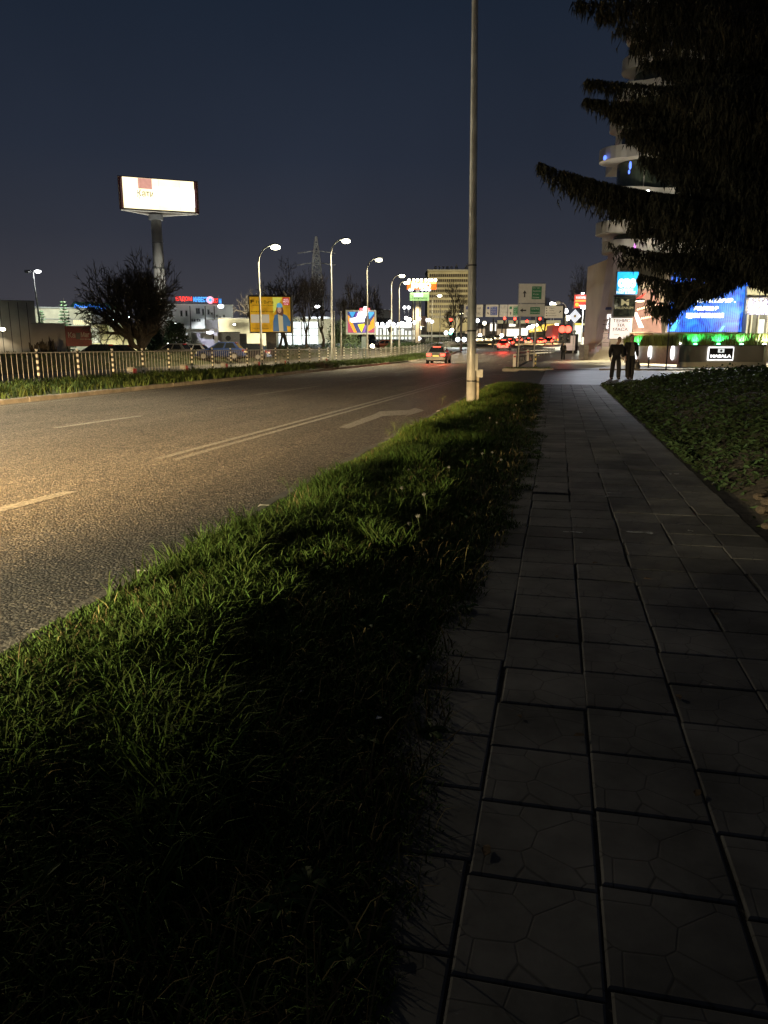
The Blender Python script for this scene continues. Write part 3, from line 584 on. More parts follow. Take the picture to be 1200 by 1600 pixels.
for zz in (Z(450), Z(470), Z(478), Z(492)): mb.box(X(809), X(846), .03, .06, zz-.03, zz+.03)
mb.build('rail', m_galv, t)
# striped bollard, white posts, guard rail of the corner
def bollard(px, py, D, h, label, cols, r=.055):
    g = at(px, py, D); t = thing('bollard', label, 'bollard', g); mb = MB(); k = 6
    for i in range(k): mb.tube([(0,0,h*i/k), (0,0,h*(i+1)/k)], r, 10, i % len(cols))
    mb.ball((0,0,h), (r, r, r*.6), 10, 5, 0); mb.build('post', cols, t); MB().box(-.1, .1, -.1, .1, -.1, .02).build('base_plate', m_dark, t)
bollard(836.5, 572.5, 47.4, .75, 'black and yellow striped bollard at the foot of the direction sign', [m_black, M('bollard_yellow', (.6,.5,.2), .5)])
bollard(1013, 574.5, 49, .68, 'slim black bollard on the lit forecourt kerb', [m_black])
for px, pt, pb, D in ((803.5, 553, 572, 49.5), (824.5, 546, 562, 68)):
    g = at(px, pb, D); h = (pb-pt)*D/1236; t = thing('marker_post', 'pale marker post standing at the %s end of the low guard rail' % ('near' if px < 810 else 'middle'), 'post', g)
    MB().box(-.10, .10, -.05, .05, -.1, h, c=.03).build('post', m_signw, t); MB().box(-.07, .07, -.056, -.051, h*.72, h*.86).build('reflector', m_red, t)
f0, f1 = at(808, 562, 66), at(866, 554.5, 105); d = f1-f0
t = thing('guard_rail', 'low dark guard rail with two rows of pale round reflectors at the street corner', 'guard rail', f0, 0)
n_ = 14; rl = MB(); pm_ = MB(); dots = []
for i in range(n_+1):
    p = d*(i/n_); p = Vector((p.x-1.2*math.sin(i/n_*PI)*.5, p.y, d.z*i/n_))
    pm_.tube([p+Vector((0,0,-.2)), p+Vector((0,0,.95))], .05, 6); dots.append(p)
pm_.build('posts', m_black, t)
for zz, hh in ((.22, .07), (.52, .10), (.82, .10)): 
    r_ = MB(); r_.tube([p+Vector((0,0,zz)) for p in dots], hh, 6); r_.build('rail', m_black, t)
dm = MB()
for k in range(26):
    p = d*((k+.5)/26); i = (k+.5)/26; p = Vector((p.x-1.2*math.sin(i*PI)*.5, p.y, d.z*i))
    for zz in (.40, .74): dm.ball(p+Vector((-.0, -.12, zz)), (.12, .05, .12), 8, 6)
dm.build('reflectors', m_white, t)
# sign gantry over the road
f = Fr(108, 800, z=zr(103)); X, Z = f.x, f.z
t = thing('sign_gantry', 'dark steel gantry over the road carrying four direction boards', 'gantry', f.o, f.rot)
for px in (720.5, 880): MB().tube([(X(px), .5, -.3), (X(px), .5, Z(476))], .16, 10).build('post', m_dark, t)
mb = MB()
for y_ in (.35, .75):
    for py in (477, 491): mb.tube([(X(720), y_, Z(py)), (X(880), y_, Z(py))], .09, 6)
for i in range(20):
    a, b_ = X(720+8*i), X(728+8*i); mb.tube([(a, .35, Z(477 if i % 2 else 491)), (b_, .35, Z(491 if i % 2 else 477))], .05, 5)
mb.build('truss', m_dark, t)
def board(x0, x1, y0, y1, nm='sign_board'):
    return MB().box(X(x0), X(x1), 0, .1, Z(y1), Z(y0), c=.03).build(nm, m_signw, t)
o = board(723.5, 753, 476, 495.5); bd = MB(); bd.box(X(727), X(732), -.02, -.005, Z(483.5), Z(478.5)); bd.build('blue_field', m_blue, o)
tb = MB(); tb.disc(X(729.5), Z(490), .3, -.02, -.005, 14); tb.build('round_symbol', m_grey, o); tb = MB(); text_into(tb, 'VIP', X(747), Z(482), .5, .3, -.03); tb.build('lettering', m_black, o); tb = MB(); text_into(tb, 'WC', X(747), Z(490), .4, .3, -.03); tb.build('lettering', m_black, o)
o = board(757.5, 777, 476, 495); MB().box(X(764.5), X(775), -.02, -.005, Z(492.5), Z(479)).build('blue_field', m_blue, o)
tb = MB(); MB().box(X(759.5), X(763), -.02, -.005, Z(483), Z(479.5)).build('blue_field', m_blue, o)
for i, s_ in enumerate(('София', 'Бургас', 'Варна', 'Русе')): text_into(tb, s_, X(769.5), Z(481+i*3.2), .72, .17, -.03)
tb.build('lettering', m_white, o); ab = MB(); put_arrow(ab, X(761.2), Z(489.5), .38, .28, PI*.75, -.02, -.005); ab.build('arrow', m_black, o)
o = board(792, 812, 476, 495); MB().box(X(800), X(811), -.02, -.005, Z(493), Z(479)).build('green_field', m_green, o); MB().box(X(794), X(798), -.02, -.005, Z(483), Z(479)).build('green_field', m_green, o)
tb = MB()
for i, s_ in enumerate(('Шумен', 'Русе', 'София', 'Плевен')): text_into(tb, s_, X(805), Z(481+i*3.2), .72, .17, -.03)
tb.build('lettering', m_white, o); ab = MB(); put_arrow(ab, X(796), Z(489.5), .4, .3, PI/2, -.02, -.005); ab.build('arrow', m_black, o)
o = board(848, 877, 478, 497); tb = MB()
for i, s_ in enumerate(('Младост', 'Център', 'Възраждане', 'Владиславово')):
    text_into(tb, s_, X(859.5), Z(481.5+i*3.9), .11*len(s_), .18, -.03); tb.box(X(850.5), X(852.5), -.02, -.005, Z(482.3+i*3.9), Z(480.7+i*3.9))
tb.build('lettering', M('sign_ink', (.09,.08,.06), .6), o); ab = MB(); put_arrow(ab, X(872.5), Z(487), .42, .3, PI*.27, -.02, -.005); ab.build('arrow', m_black, o)
o = MB().box(X(779), X(791), .0, .1, Z(495), Z(476)).build('back_of_board', m_galv, t)
# second gantry with pale strip boards and hanging signals beyond it
f = Fr(132, 830, z=zr(128)); X, Z = f.x, f.z
t = thing('strip_sign_gantry', 'farther gantry of narrow pale boards seen below the big signs', 'gantry', f.o, f.rot)
for px in (770, 882): MB().tube([(X(px), .2, -.3), (X(px), .2, Z(498))], .14, 8).build('post', m_dark, t)
MB().tube([(X(770), .2, Z(503)), (X(882), .2, Z(503))], .1, 6).build('beam', m_dark, t)
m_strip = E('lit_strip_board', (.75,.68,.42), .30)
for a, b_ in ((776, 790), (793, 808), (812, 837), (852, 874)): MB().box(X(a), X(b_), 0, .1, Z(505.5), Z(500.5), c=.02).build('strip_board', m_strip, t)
def signal(px, py, D, label, s=1., grp='red traffic signals over the road', stub=.6):
    p = at(px, py, D); t = thing('traffic_signal', label, 'traffic light', p, YAW, grp)
    MB().box(-.2*s, .2*s, 0, .25, -.85*s, .3*s, c=.04).build('housing', m_black, t); MB().tube([(0, .15, .3*s), (0, .15, .3*s+stub)], .04, 6).build('hanger', m_dark, t)
    mb = MB(); mb.ball((0, -.03, 0), (.22*s, .1, .22*s), 12, 7); mb.build('red_lamp', e_redw, t, True)
    mb = MB(); mb.ball((0, .0, -.3*s), (.14*s, .04, .14*s), 10, 5); mb.ball((0, .0, -.6*s), (.14*s, .04, .14*s), 10, 5); mb.build('dark_lamp', m_glass, t)
    vs = MB(); vs.tube([(0, -.2, .0), (0, .02, .0)], .25*s, 10, cap=False); vs.build('visor', m_black, t)
for px, py, la in ((788.5,497.5,'red signal hanging below the gantry, leftmost of the row'), (804.5,498,'red signal hanging just left of the direction sign pole'), (843.5,498,'red signal close to the right pole of the direction sign'), (823.5,502,'red signal between the two poles of the direction sign')): signal(px, py, 126, la)
# near signal pair on a pole
f = Fr(84, 882.5, z=.0); X, Z = f.x, f.z
for px, py, la in ((878.5, 514.5, 'large red signal left of its pole above the walking man'), (887.5, 514.5, 'large red signal right of its pole above the poster case')): signal(px, py, 83, la, 1.7, 'pair of large red signals', .2)
t = thing('signal_pole', 'thin signal pole above the walking man', 'pole', f.o, f.rot); MB().tube([(0,0,-.1), (0,0,Z(496))], .06, 8).build('pole', m_galv, t); MB().box(X(876.5), X(889.5), -.03, .03, Z(507.5), Z(506.5)).build('crossarm', m_dark, t)
for px, py, D, la in ((704.5,499.5,150,'small distant red signal left of the gantry'), ): signal(px, py, D, la, 1.2)
signal(704, 520.5, 140, 'green lit signal low beside the far end of the railing', 1.2, 'green signal', .3)
for o_ in bpy.data.objects:
    if o_.type == 'MESH' and o_.parent and o_.parent.get('group') == 'green signal' and o_.name.startswith('red_lamp'): o_.name = 'green_lamp'; o_.material_slots[0].link = 'OBJECT'; o_.material_slots[0].material = E('green_signal', (.15,1,.65), 9)
# priority diamond
f = Fr(75, 896, z=.02); X, Z = f.x, f.z; t = thing('priority_sign', 'pale diamond shaped priority sign with lamplight glare put into its colour', 'road sign', f.o, f.rot)
c0 = Z(494); r = (Z(483)-Z(505))/2
def dia(r): return [(r*.92, c0), (0, c0+r), (-r*.92, c0), (0, c0-r)][::-1]
MB().prism(dia(r), 0, .03).build('plate', E('painted_glare_white', (.9,.92,1), .9), t); MB().prism(dia(r*.25), -.012, -.002).build('centre', M('sign_amber', (.6,.45,.1), .5), t)  # lamplight glare painted as a glow on the unlit plate
MB().tube([(0,.06,-.1),(0,.06,c0+r*.5)], .04, 8).build('pole', m_galv, t)
# poster case, and advertising pylon behind it
f = Fr(100, 892, py=552.5); X, Z = f.x, f.z; t = thing('poster_case', 'freestanding lit poster case with a blank pinkish sheet in a dark frame', 'poster case', f.o, f.rot)
MB().box(X(882.5), X(903), .0, .5, 0, Z(522), c=.05).build('frame', m_dark, t); MB().box(X(884), X(898.2), -.03, -.002, Z(547.5), Z(524.5)).build('poster', E('poster_glow', (.62,.47,.38), .62), t)
for px in (885, 899): MB().box(X(px)-.2, X(px)+.2, -.1, .5, -.2, 0).build('foot', m_dark, t)
f = Fr(112, 902, py=548); X, Z = f.x, f.z; t = thing('price_pylon', 'white lit price pylon with a yellow top strip behind the poster case', 'sign', f.o, f.rot)
MB().box(X(894.5), X(907), .0, .5, 0, Z(504.5), c=.05).build('body', m_signw, t); MB().box(X(895), X(906.5), -.03, -.002, Z(507.5), Z(505)).build('yellow_strip', E('yellow_strip', (1,.85,.15), 1), t)
MB().box(X(894.8), X(906.8), -.03, -.002, Z(534), Z(508.5)).build('lit_face', E('price_face', (.95,1,.85), 1.1), t); mb = MB(); mb.disc(X(896.5), Z(518), .2, -.05, -.032); mb.box(X(895.5), X(897.5), -.05, -.032, Z(522), Z(519)); mb.build('pictogram', m_black, t)
# ================================================================== CARS
def car_mesh():
    t = thing('car', 'car', 'car', (0,0,0), 0)
    st = [(-2.06,.40,.62,.70),(-2.02,.30,.80,.82),(-1.86,.26,.93,.86),(-1.2,.22,.95,.875),(0,.20,.94,.88),(.95,.22,.92,.87),(1.5,.24,.84,.85),(1.88,.28,.72,.78),(2.04,.36,.58,.66)]
    mb = MB(); rings = []
    for y, zb, zt, w in st:
        h = zt-zb; half = [(0,zb),(w*.8,zb),(w*.97,zb+h*.16),(w,zb+h*.5),(w*.985,zb+h*.82),(w*.9,zt-.015),(w*.7,zt+.012),(0,zt+.02)]
        ring = half+[(-x, z) for x, z in half[-2:0:-1]]; rings.append([(x, y, z) for x, z in ring])
    k = len(rings[0])
    for r in rings: mb.v += r
    for i in range(len(rings)-1):
        for j in range(k): mb.f.append((i*k+j, i*k+(j+1)%k, (i+1)*k+(j+1)%k, (i+1)*k+j))
    mb.f += [tuple(range(k-1,-1,-1)), tuple(range((len(rings)-1)*k, len(rings)*k))]; mb.m = [0]*len(mb.f)
    # cabin: roof and pillars
    def cab(o, z0=.92, z1=1.45): return [(-.80+o,-1.78+o*2,z0),(.80-o,-1.78+o*2,z0),(.80-o,.98-o*2,z0),(-.80+o,.98-o*2,z0),(-.60+o,-1.28+o,z1),(.60-o,-1.28+o,z1),(.60-o,.12-o,z1),(-.60+o,.12-o,z1)]
    c = cab(0); mid = [(-.64,-1.2,1.475),(.64,-1.2,1.475)]
    mb.add(c+[(-.5,-1.1,1.485),(.5,-1.1,1.485),(.5,-.02,1.485),(-.5,-.02,1.485)], [(0,1,5,4),(1,2,6,5),(2,3,7,6),(3,0,4,7),(4,5,9,8),(5,6,10,9),(6,7,11,10),(7,4,8,11),(8,9,10,11)])
    mb.build('body', m_carsilver, t, False)
    def pane(a, b, cc, dd, n, u0, u1, v0, v1, nm):
        a, b, cc, dd = map(Vector, (a, b, cc, dd)); n = Vector(n).normalized()
        def q(u, v): lo = a.lerp(b, u); hi = dd.lerp(cc, u); return lo.lerp(hi, v)
        p = [q(u0,v0), q(u1,v0), q(u1,v1), q(u0,v1)]; g = MB(); g.add([x+n*.008 for x in p]+[x-n*.01 for x in p], [(0,1,2,3),(7,6,5,4),(0,4,5,1),(1,5,6,2),(2,6,7,3),(3,7,4,0)]); g.build(nm, m_glass, t)
    pane(c[0],c[1],c[5],c[4],(0,-.72,.7),.07,.93,.1,.9,'rear_window'); pane(c[2],c[3],c[7],c[6],(0,.5,.8),.06,.94,.06,.93,'windscreen')
    for s, (A, B, C_, D_) in ((1, (c[1],c[2],c[6],c[5])), (-1, (c[3],c[0],c[4],c[7]))):
        pane(A,B,C_,D_,(s,0,.35),.10,.47,.12,.9,'side_window'); pane(A,B,C_,D_,(s,0,.35),.53,.90,.12,.9,'side_window')
    for sx in (-1, 1):
        for y in (-1.3, 1.32):
            wm = MB(); wm.tube([(sx*.70,y,.31),(sx*.895,y,.31)], .31, 18); wo = wm.build('wheel', m_tyre, t)
            rm = MB(); rm.tube([(sx*.885,y,.31),(sx*.905,y,.31)], .2, 14); rm.build('rim', m_rim, wo)
        mb = MB(); mb.box(sx*.60-.2, sx*.60+.2, -2.075, -1.9, .66, .86, c=.03); mb.build('tail_light', m_lensr, t)
        mb = MB(); mb.box(sx*.60-.19, sx*.60+.19, 1.86, 2.0, .52, .68, c=.03); mb.build('headlight', m_lensw, t)
        mb = MB(); mb.box(sx*.95-.1, sx*.95+.1, .52, .68, .90, 1.05, c=.03); mb.build('wing_mirror', m_black, t)
    MB().box(-.26,.26,-2.10,-2.055,.60,.73,c=.006).build('number_plate', M('plate_yellow', (.6,.5,.2), .4), t)
    MB().box(-.82,.82,-2.12,-1.95,.33,.50,c=.04).build('bumper', m_carsilver, t); MB().box(-.78,.78,1.98,2.12,.3,.46,c=.04).build('bumper', m_carsilver, t)
    MB().box(-.30,.30,-1.40,-1.31,1.38,1.45).build('brake_light', m_lensr, t)
    return t
m_carsilver = M('car_silver', (.20,.20,.20), .35, .5, var=.05); m_cardark = M('car_dark', (.02,.022,.03), .25, .2, var=.05); m_carwhite = M('car_white', (.6,.6,.62), .3, var=.03); m_carred = M('car_red', (.55,.012,.012), .3, var=.05); m_carblue = M('car_blue', (.03,.05,.14), .25, .2)
proto = car_mesh(); used = [False]
def car(p, rot, label, paint=None, tail=False, head=None, grp='cars in traffic', plate=True):
    c = copy_tree(proto) if used[0] else proto
    used[0] = True; c.location = p; c.rotation_euler = (0, 0, rot); c['label'] = label; c['group'] = grp
    if paint: repaint(c, m_carsilver, paint)
    if tail: repaint(c, m_lensr, e_redw)
    if head: repaint(c, m_lensw, head)
    return c
def ground_at(px, D, dz=0): p = at(px, 541, D); return Vector((p.x, p.y, ZR+zr(p.y)+dz))
c1 = ground_at(686, 68)
cs = car(c1, R_(1), 'silver hatchback driving away with its brake lights glowing'); 
for o in list(walk(cs)):
    if o.type == 'MESH' and o.name.startswith(('tail_light', 'brake_light')): o.material_slots[0].link = 'OBJECT'; o.material_slots[0].material = e_redw
    if o.type == 'MESH' and o.name.startswith('number_plate'): o.material_slots[0].link = 'OBJECT'; o.material_slots[0].material = E('lit_plate', (1,.7,.15), .9)
for sx in (-.6, .6): light('SPOT', 'tail_glow', cs, (sx, -2.2, .76), (1,.1,.04), 420, .08, (0, -1, -.25), 150, .8)
light('SPOT', 'head_glow', cs, (0, 2.25, .62), (1,.75,.4), 2500, .1, (0, 1, -.12), 110, .8); light('SPOT', 'sign_fill_beam', cs, (0, 2.25, .7), (1,.85,.62), 30000, .1, (.18, 1, .10), 34, 1)  # second beam is added, tilted up to brighten the gantry boards
proto = copy_tree(proto); used[0] = False                 # traffic below is copied from an unlit car
for ch in list(proto.children):
    if ch.type == 'LIGHT': bpy.data.objects.remove(ch)
repaint_back = 0
for o in walk(proto):
    if o.type == 'MESH' and o.name.startswith(('tail_light', 'brake_light', 'number_plate')): o.material_slots[0].link = 'DATA'
base_car = proto
def traffic(px, py, D, rot, label, **k):
    p = at(px, py, D); p.z = max(p.z, ZR+zr(p.y)) if py is None else p.z
    c = copy_tree(base_car); c.location = p; c.rotation_euler = (0, 0, rot); c['label'] = label; c['group'] = k.get('grp', 'cars in traffic')
    if k.get('paint'): repaint(c, m_carsilver, k['paint'])
    if k.get('tail'): repaint(c, m_lensr, k['tail'])
    if k.get('head'): repaint(c, m_lensw, k['head'])
    if k.get('tail') and D > 140:
        for sx in (-.60, .60): mb = MB(); mb.ball((sx, -2.1, .76), (.24, .1, .20), 10, 7); mb.build('tail_light', k['tail'], c, True)  # extra lens, swollen to carry the red glare of the lamp
    return c
cr_ = traffic(787.5, 547.2, 112, 0, 'red lit car braking in the middle lane before the junction', paint=m_carred, tail=e_redw)
for sx in (-.60, .60): mb = MB(); mb.ball((sx, -2.1, .76), (.26, .1, .22), 10, 7); mb.build('tail_light', e_redw, cr_, True)  # second lenses over the lamps, red glare put into their size
light('SPOT', 'tail_glow', cr_, (0, -2.3, .76), (1,.05,.03), 1200, .3, (0, -1, -.12), 165, .9)
traffic(826, 538.5, 172, 0, 'far car with red tail lights between the direction sign poles', tail=e_redw, paint=m_cardark)
traffic(845, 538.5, 176, 0, 'far car with red tail lights just right of the direction sign pole', tail=e_redw, paint=m_carred)
e_amb = E('amber_tail_glow', (1,.22,.02), 6)
traffic(868, 536, 176, 0, 'far car with orange tail lights above the end of the guard rail', tail=e_amb, paint=m_cardark)
traffic(812, 535.5, 205, 0, 'farthest car with red tail lights left of the direction sign pole', tail=e_redw, paint=m_cardark)
co = traffic(722.5, 536.5, 132, PI, 'oncoming car with dazzling bluish white headlights beside the tall pole', head=e_head, paint=m_cardark)
light('SPOT', 'head_glow', co, (0, 2.3, .6), (.85,.93,1), 1500, .15, (0, 1, -.1), 100, .8)
for sx in (-.55, .55): mb = MB(); mb.ball((sx, 2.08, .62), (.36, .1, .36), 10, 7); mb.build('headlight', e_head, co, True)
for i, (px, py, D, la) in enumerate(((748, 535, 185, 'white lit oncoming car just right of the tall pole'), (762, 534.5, 190, 'oncoming car with pale yellow lights beyond the tall pole'), (776, 532.5, 200, 'oncoming car with white lights behind the red lit one'))): traffic(px, py, D, PI+.2, la, head=e_headw, paint=m_carwhite)
c5 = traffic(580.5, 547.5, 118, PI, 'car with warm headlights coming along the service road by the coloured billboard', head=e_headw, paint=m_cardark)
for sx in (-.62, .62): mb = MB(); mb.ball((sx, 2.05, .62), (.33, .1, .33), 10, 7); mb.build('headlight', e_headw, c5, True)
traffic(601, 546.5, 121, R_(70), 'orange red car parked behind the railing left of the lamp poles', paint=M('car_orange', (.45,.12,.05), .35), grp='cars behind the railing')
for px, pt, D, rot, pa, la in ((150, 538, 66, 80, m_cardark, 'dark car parked left of the round bare tree, roof above the railing'), (178, 539, 70, 95, m_cardark, 'second dark car parked left of the round bare tree'), (268, 537, 72, 75, m_carsilver, 'silver car parked behind the billboard mast'), (297, 538, 76, 85, m_carwhite, 'pale car parked beside the silver one'), (345, 534.5, 66, 88, m_carblue, 'dark blue car with pale reflections parked before the low wall'), (384, 537, 70, 85, m_cardark, 'dark car parked just left of the yellow billboard')):
    p = at(px, pt, D); p.z -= 1.47; c = copy_tree(base_car); c.location = p; c.rotation_euler = (0, 0, YAW+R_(rot)); c['label'] = la; c['group'] = 'cars parked behind the railing'; repaint(c, m_carsilver, pa) if pa != m_carsilver else None
# the car whose headlights rake the near road, just outside the left edge
base_car.location = (-6.7, -5.2, ZR); base_car.rotation_euler = (0, 0, 0); base_car['label'] = 'approaching car with warm headlights raking the near road'; base_car['group'] = 'cars in traffic'
HL = [light('SPOT', 'low_beam', base_car, (sx, 2.3, .74), (1,.64,.27), 140000, .03, (-.24, 1, -.09), 72, 1) for sx in (-.6, .6)]
for sx in (-.6, .6): light('SPOT', 'low_spill', base_car, (sx, 2.35, .74), (1,.84,.48), 7500, .05, (.30, 1, -.12), 66, .6)
for sx in (-.6, .6): MB().add([(sx-.3,2.0,.80),(sx+.3,2.0,.80),(sx+.3,2.62,.727),(sx-.3,2.62,.727),(sx-.3,2.0,.815),(sx+.3,2.0,.815),(sx+.3,2.62,.740),(sx-.3,2.62,.740)], [(0,3,2,1),(4,5,6,7),(0,1,5,4),(1,2,6,5),(2,3,7,6),(3,0,4,7)]).build('beam_cutoff_plate', m_black, base_car)  # unseen plates added over the headlamps to cut off the upward beam
light('SPOT', 'sign_fill_beam', base_car, (0, 2.3, .95), (1,.80,.52), 24000, .05, (.085, 1, .035), 15, 1)  # added beam brightening the direction sign and the tall pole
repaint(base_car, m_lensw, e_headw)
traffic(797, 541.5, 150, 0, 'added car with red tail lights just right of the red lit one', tail=e_redw, paint=m_carred)  # this car and the next are put in for more red glow
traffic(857, 539, 150, 0, 'added car with red tail lights left of the orange ones', tail=e_redw, paint=m_cardark)
# dark red lorry body at the junction
f = Fr(160, 872, py=533); X, Z = f.x, f.z; t = thing('lorry', 'dark red box lorry waiting at the junction right of the signs', 'lorry', f.o, f.rot, group='vehicles at the junction')
MB().box(X(862.5), X(880), 0, 6, .5, Z(508), c=.1).build('box_body', m_red, t); MB().box(X(864), X(879), 6.1, 8, .4, Z(514), c=.2).build('cab', m_red, t)
for px in (865, 878): 
    MB().box(X(px)-.2, X(px)+.2, -.06, -.005, .6, .9).build('tail_light', e_redw, t); MB().tube([(X(px)-.2, 1, .4), (X(px)+.2, 1, .4)], .45, 12).build('wheel', m_tyre, t)
# ================================================================== LEFT SIDE: BUILDINGS AND BILLBOARDS
def floodlight(px, py, D, label, col, power, aim, size=.35, e=None, group=None, ang=140):
    p = at(px, py, D); t = thing('floodlight', label, 'floodlight', p, YAW, group)
    MB().box(-size, size, 0, .25, -size*.6, size*.6, c=.04).build('housing', m_dark, t)
    g = MB(); g.ball((0, -.03, 0), (size*.9, .1, size*.55), 12, 7); g.build('lens', e or e_lampw, t, True)
    MB().box(-.05, .05, .05, .7, -.06, .06).build('bracket', m_dark, t)
    light('SPOT', 'flood_beam', t, (0, -.35, 0), col, power, .15, aim, ang, .6); return t
# grey block and the lower wall at the far left
f = Fr(75, 0, face=True, z=.3); X, Z = f.x, f.z
t = thing('warehouse', 'plain grey windowless block at the left edge beyond the railing', 'building', f.o, f.rot)
MB().box(X(-60), X(60), 0, 22, 0, Z(470)).build('wall', m_wall, t); MB().box(X(-61), X(60.6), -.12, 22.1, Z(470), Z(468.6)).build('coping', m_grey, t)
mb = MB(); 
for px in range(-50, 60, 14): mb.box(X(px)-.03, X(px)+.03, -.015, -.004, 0, Z(470)-.1)
mb.build('panel_joint', m_dark, t)
f = Fr(74, 85, face=True, z=.3); X, Z = f.x, f.z
t = thing('boundary_wall', 'lower grey wall running from the block to the red sign', 'wall', f.o, f.rot)
MB().box(X(52), X(104), 0, .5, 0, Z(506)).build('wall', m_wall, t); MB().box(X(52), X(104), -.06, .56, Z(506), Z(504.8)).build('coping', m_grey, t)
p = at(4, 514.5, 74.6); t = thing('wall_lamp', 'small warm wall lamp on the grey block at the picture edge', 'wall lamp', p)
mb = MB(); mb.ball((0,0,0), (.30,.2,.16), 10, 6); mb.build('diffuser', e_lamp, t, True); MB().box(-.2,.2,0,.25,-.2,.25,c=.03).build('housing', m_dark, t); light('SPOT', 'lamp_light', t, (0,-.4,-.1), (1,.8,.5), 60, .1, (0,-.2,-1), 140)
f = Fr(73, 124, face=True, z=.3); X, Z = f.x, f.z
t = thing('red_sign', 'dark red rectangular sign board with pale lettering at the end of the grey wall', 'sign', f.o, f.rot)
MB().box(X(103.5), X(144), -.1, .25, Z(541), Z(509.5), c=.03).build('board', M('sign_red', (.24,.025,.035), .5, dirt=.2), t)
for px in (108, 140): MB().box(X(px)-.1, X(px)+.1, -.06, .2, 0, Z(541)).build('leg', m_dark, t)
tb = MB(); text_into(tb, 'Ка', X(113.5), Z(523.5), X(119)-X(108), Z(519)-Z(527.5), -.14, bold=.02); text_into(tb, 'Маг', X(134.5), Z(523), X(141)-X(127.8), Z(519)-Z(527), -.14, bold=.02); text_into(tb, 'магазини', X(135), Z(530), 1.0, .13, -.14); tb.build('lettering', M('sign_lettering', (.55,.48,.45), .5), t)
MB().box(X(120), X(127), -.13, -.101, Z(530), Z(520)).build('dark_square', m_dark, t)
# cream lit hall with the two spruces
f = Fr(92, 100, face=True, z=.3); X, Z = f.x, f.z
t = thing('cream_hall', 'cream rendered hall lit from the car park behind two small spruces', 'building', f.o, f.rot)
MB().box(X(40), X(146), 0, 14, 0, Z(482)).build('wall', m_cream, t); MB().box(X(39), X(147), -.2, 14.2, Z(482), Z(480)).build('parapet', m_grey, t)
mb = MB()
for i in range(9): mb.box(X(118+i*3), X(120+i*3), -.03, -.005, Z(507), Z(499.5))
mb.build('windows', E('warm_window', (1,.9,.55), .8), t); MB().box(X(62), X(146), -.1, 0, Z(499), Z(498)).build('ledge', m_grey, t)
def spruce(px, ptop, D, wpx, label, seed):
    r0 = random.Random(seed); f = Fr(D, px, z=.3); H = f.z(ptop); W = wpx*D/1208/2; t = thing('young_spruce', label, 'spruce', f.o, f.rot)
    MB().tube([(0,0,-.2),(0,0,H*.5),(0,0,H)], [.12,.08,.01], 8).build('trunk', m_bark, t); mb = MB(); lay = 17
    for k in range(lay):
        z = H*(.08+.9*k/lay); R = W*(1-k/lay)**.85*r0.uniform(.85, 1.12)+.05
        for j in range(int(9+R*6)):
            a = r0.uniform(0, 2*PI); L = R*r0.uniform(.6, 1.05); dx, dy = math.cos(a), math.sin(a)
            for q in np.linspace(.15, 1, 5):
                p = Vector((dx*L*q, dy*L*q, z-L*.28*q+.12*q*q)); s_ = .10+.07*r0.random(); k1 = Vector((-dy, dx, 0))*s_*(1.25-q*.6)
                mb.add([p-k1-Vector((0,0,.10)), p+Vector((dx,dy,-.1))*s_*1.6, p+k1-Vector((0,0,.12)), p+Vector((0,0,.07))], [(0,1,3),(1,2,3)])
    mb.build('crown', m_spr, t)
m_spr = M('spruce_foliage', (.05,.085,.04), .7, var=.35, scale=3, island=.5)
spruce(105, 466, 84, 32, 'pointed young spruce standing clear in front of the cream hall', 3); spruce(69, 482, 84, 24, 'shorter spruce half hidden behind the grey wall by the lamp', 4)
# green roofed hall with blue lettering
f = Fr(120, 150, face=True, z=.3); X, Z = f.x, f.z; t = thing('green_roof_hall', 'far hall with a green sloping roof behind the cream one', 'building', f.o, f.rot)
MB().box(X(110), X(196), 0, 20, 0, Z(482)).build('wall', m_wall, t); MB().prism([(X(112),Z(482)),(X(196),Z(482)),(X(190),Z(472.5)),(X(121),Z(472.5))], -.3, 20.3).build('roof', M('green_roof', (.10,.22,.08), .6, var=.3, scale=.6), t)
t2 = thing('roof_lettering', 'blue neon lettering along the green roof edge', 'sign', f.o, f.rot); tb = MB(); text_into(tb, 'РоманТък*Тема', X(148), Z(479.5), X(174)-X(122), Z(476)-Z(483), -.5, bold=.02, thick=.1); tb.build('lettering', E('blue_neon', (.05,.25,1), 2.2), t2)
MB().box(X(121), X(175), -.38, -.32, Z(484), Z(483)).build('rail', m_dark, t2)
# bright yellow shed
f = Fr(98, 180, face=True, z=.3); X, Z = f.x, f.z; t = thing('yellow_shed', 'pale yellow floodlit shed behind the round bare tree', 'building', f.o, f.rot)
MB().box(X(146), X(240), 0, 12, 0, Z(507.5)).build('wall', M('yellow_sheeting', (.66,.60,.38), .6, var=.1, scale=1), t); MB().box(X(144), X(241), -.5, 12.3, Z(507.5), Z(505)).build('roof', m_grey, t)
mb = MB()
for px in np.arange(148, 240, 3.1): mb.box(X(px)-.05, X(px)+.05, -.05, -.004, 0, Z(508))
mb.build('sheet_rib', m_cream, t); MB().box(X(146), X(157), -.06, -.055, Z(536), Z(512)).build('door', m_grey, t)
floodlight(177, 503, 95, 'white floodlight over the pale yellow shed', (1,.95,.7), 3800, (.0,.55,-.8), .5)
floodlight(204, 496, 93, 'dim floodlight seen through the crown of the round bare tree', (1,.95,.7), 1500, (.05,1,-.5), .22, ang=110)
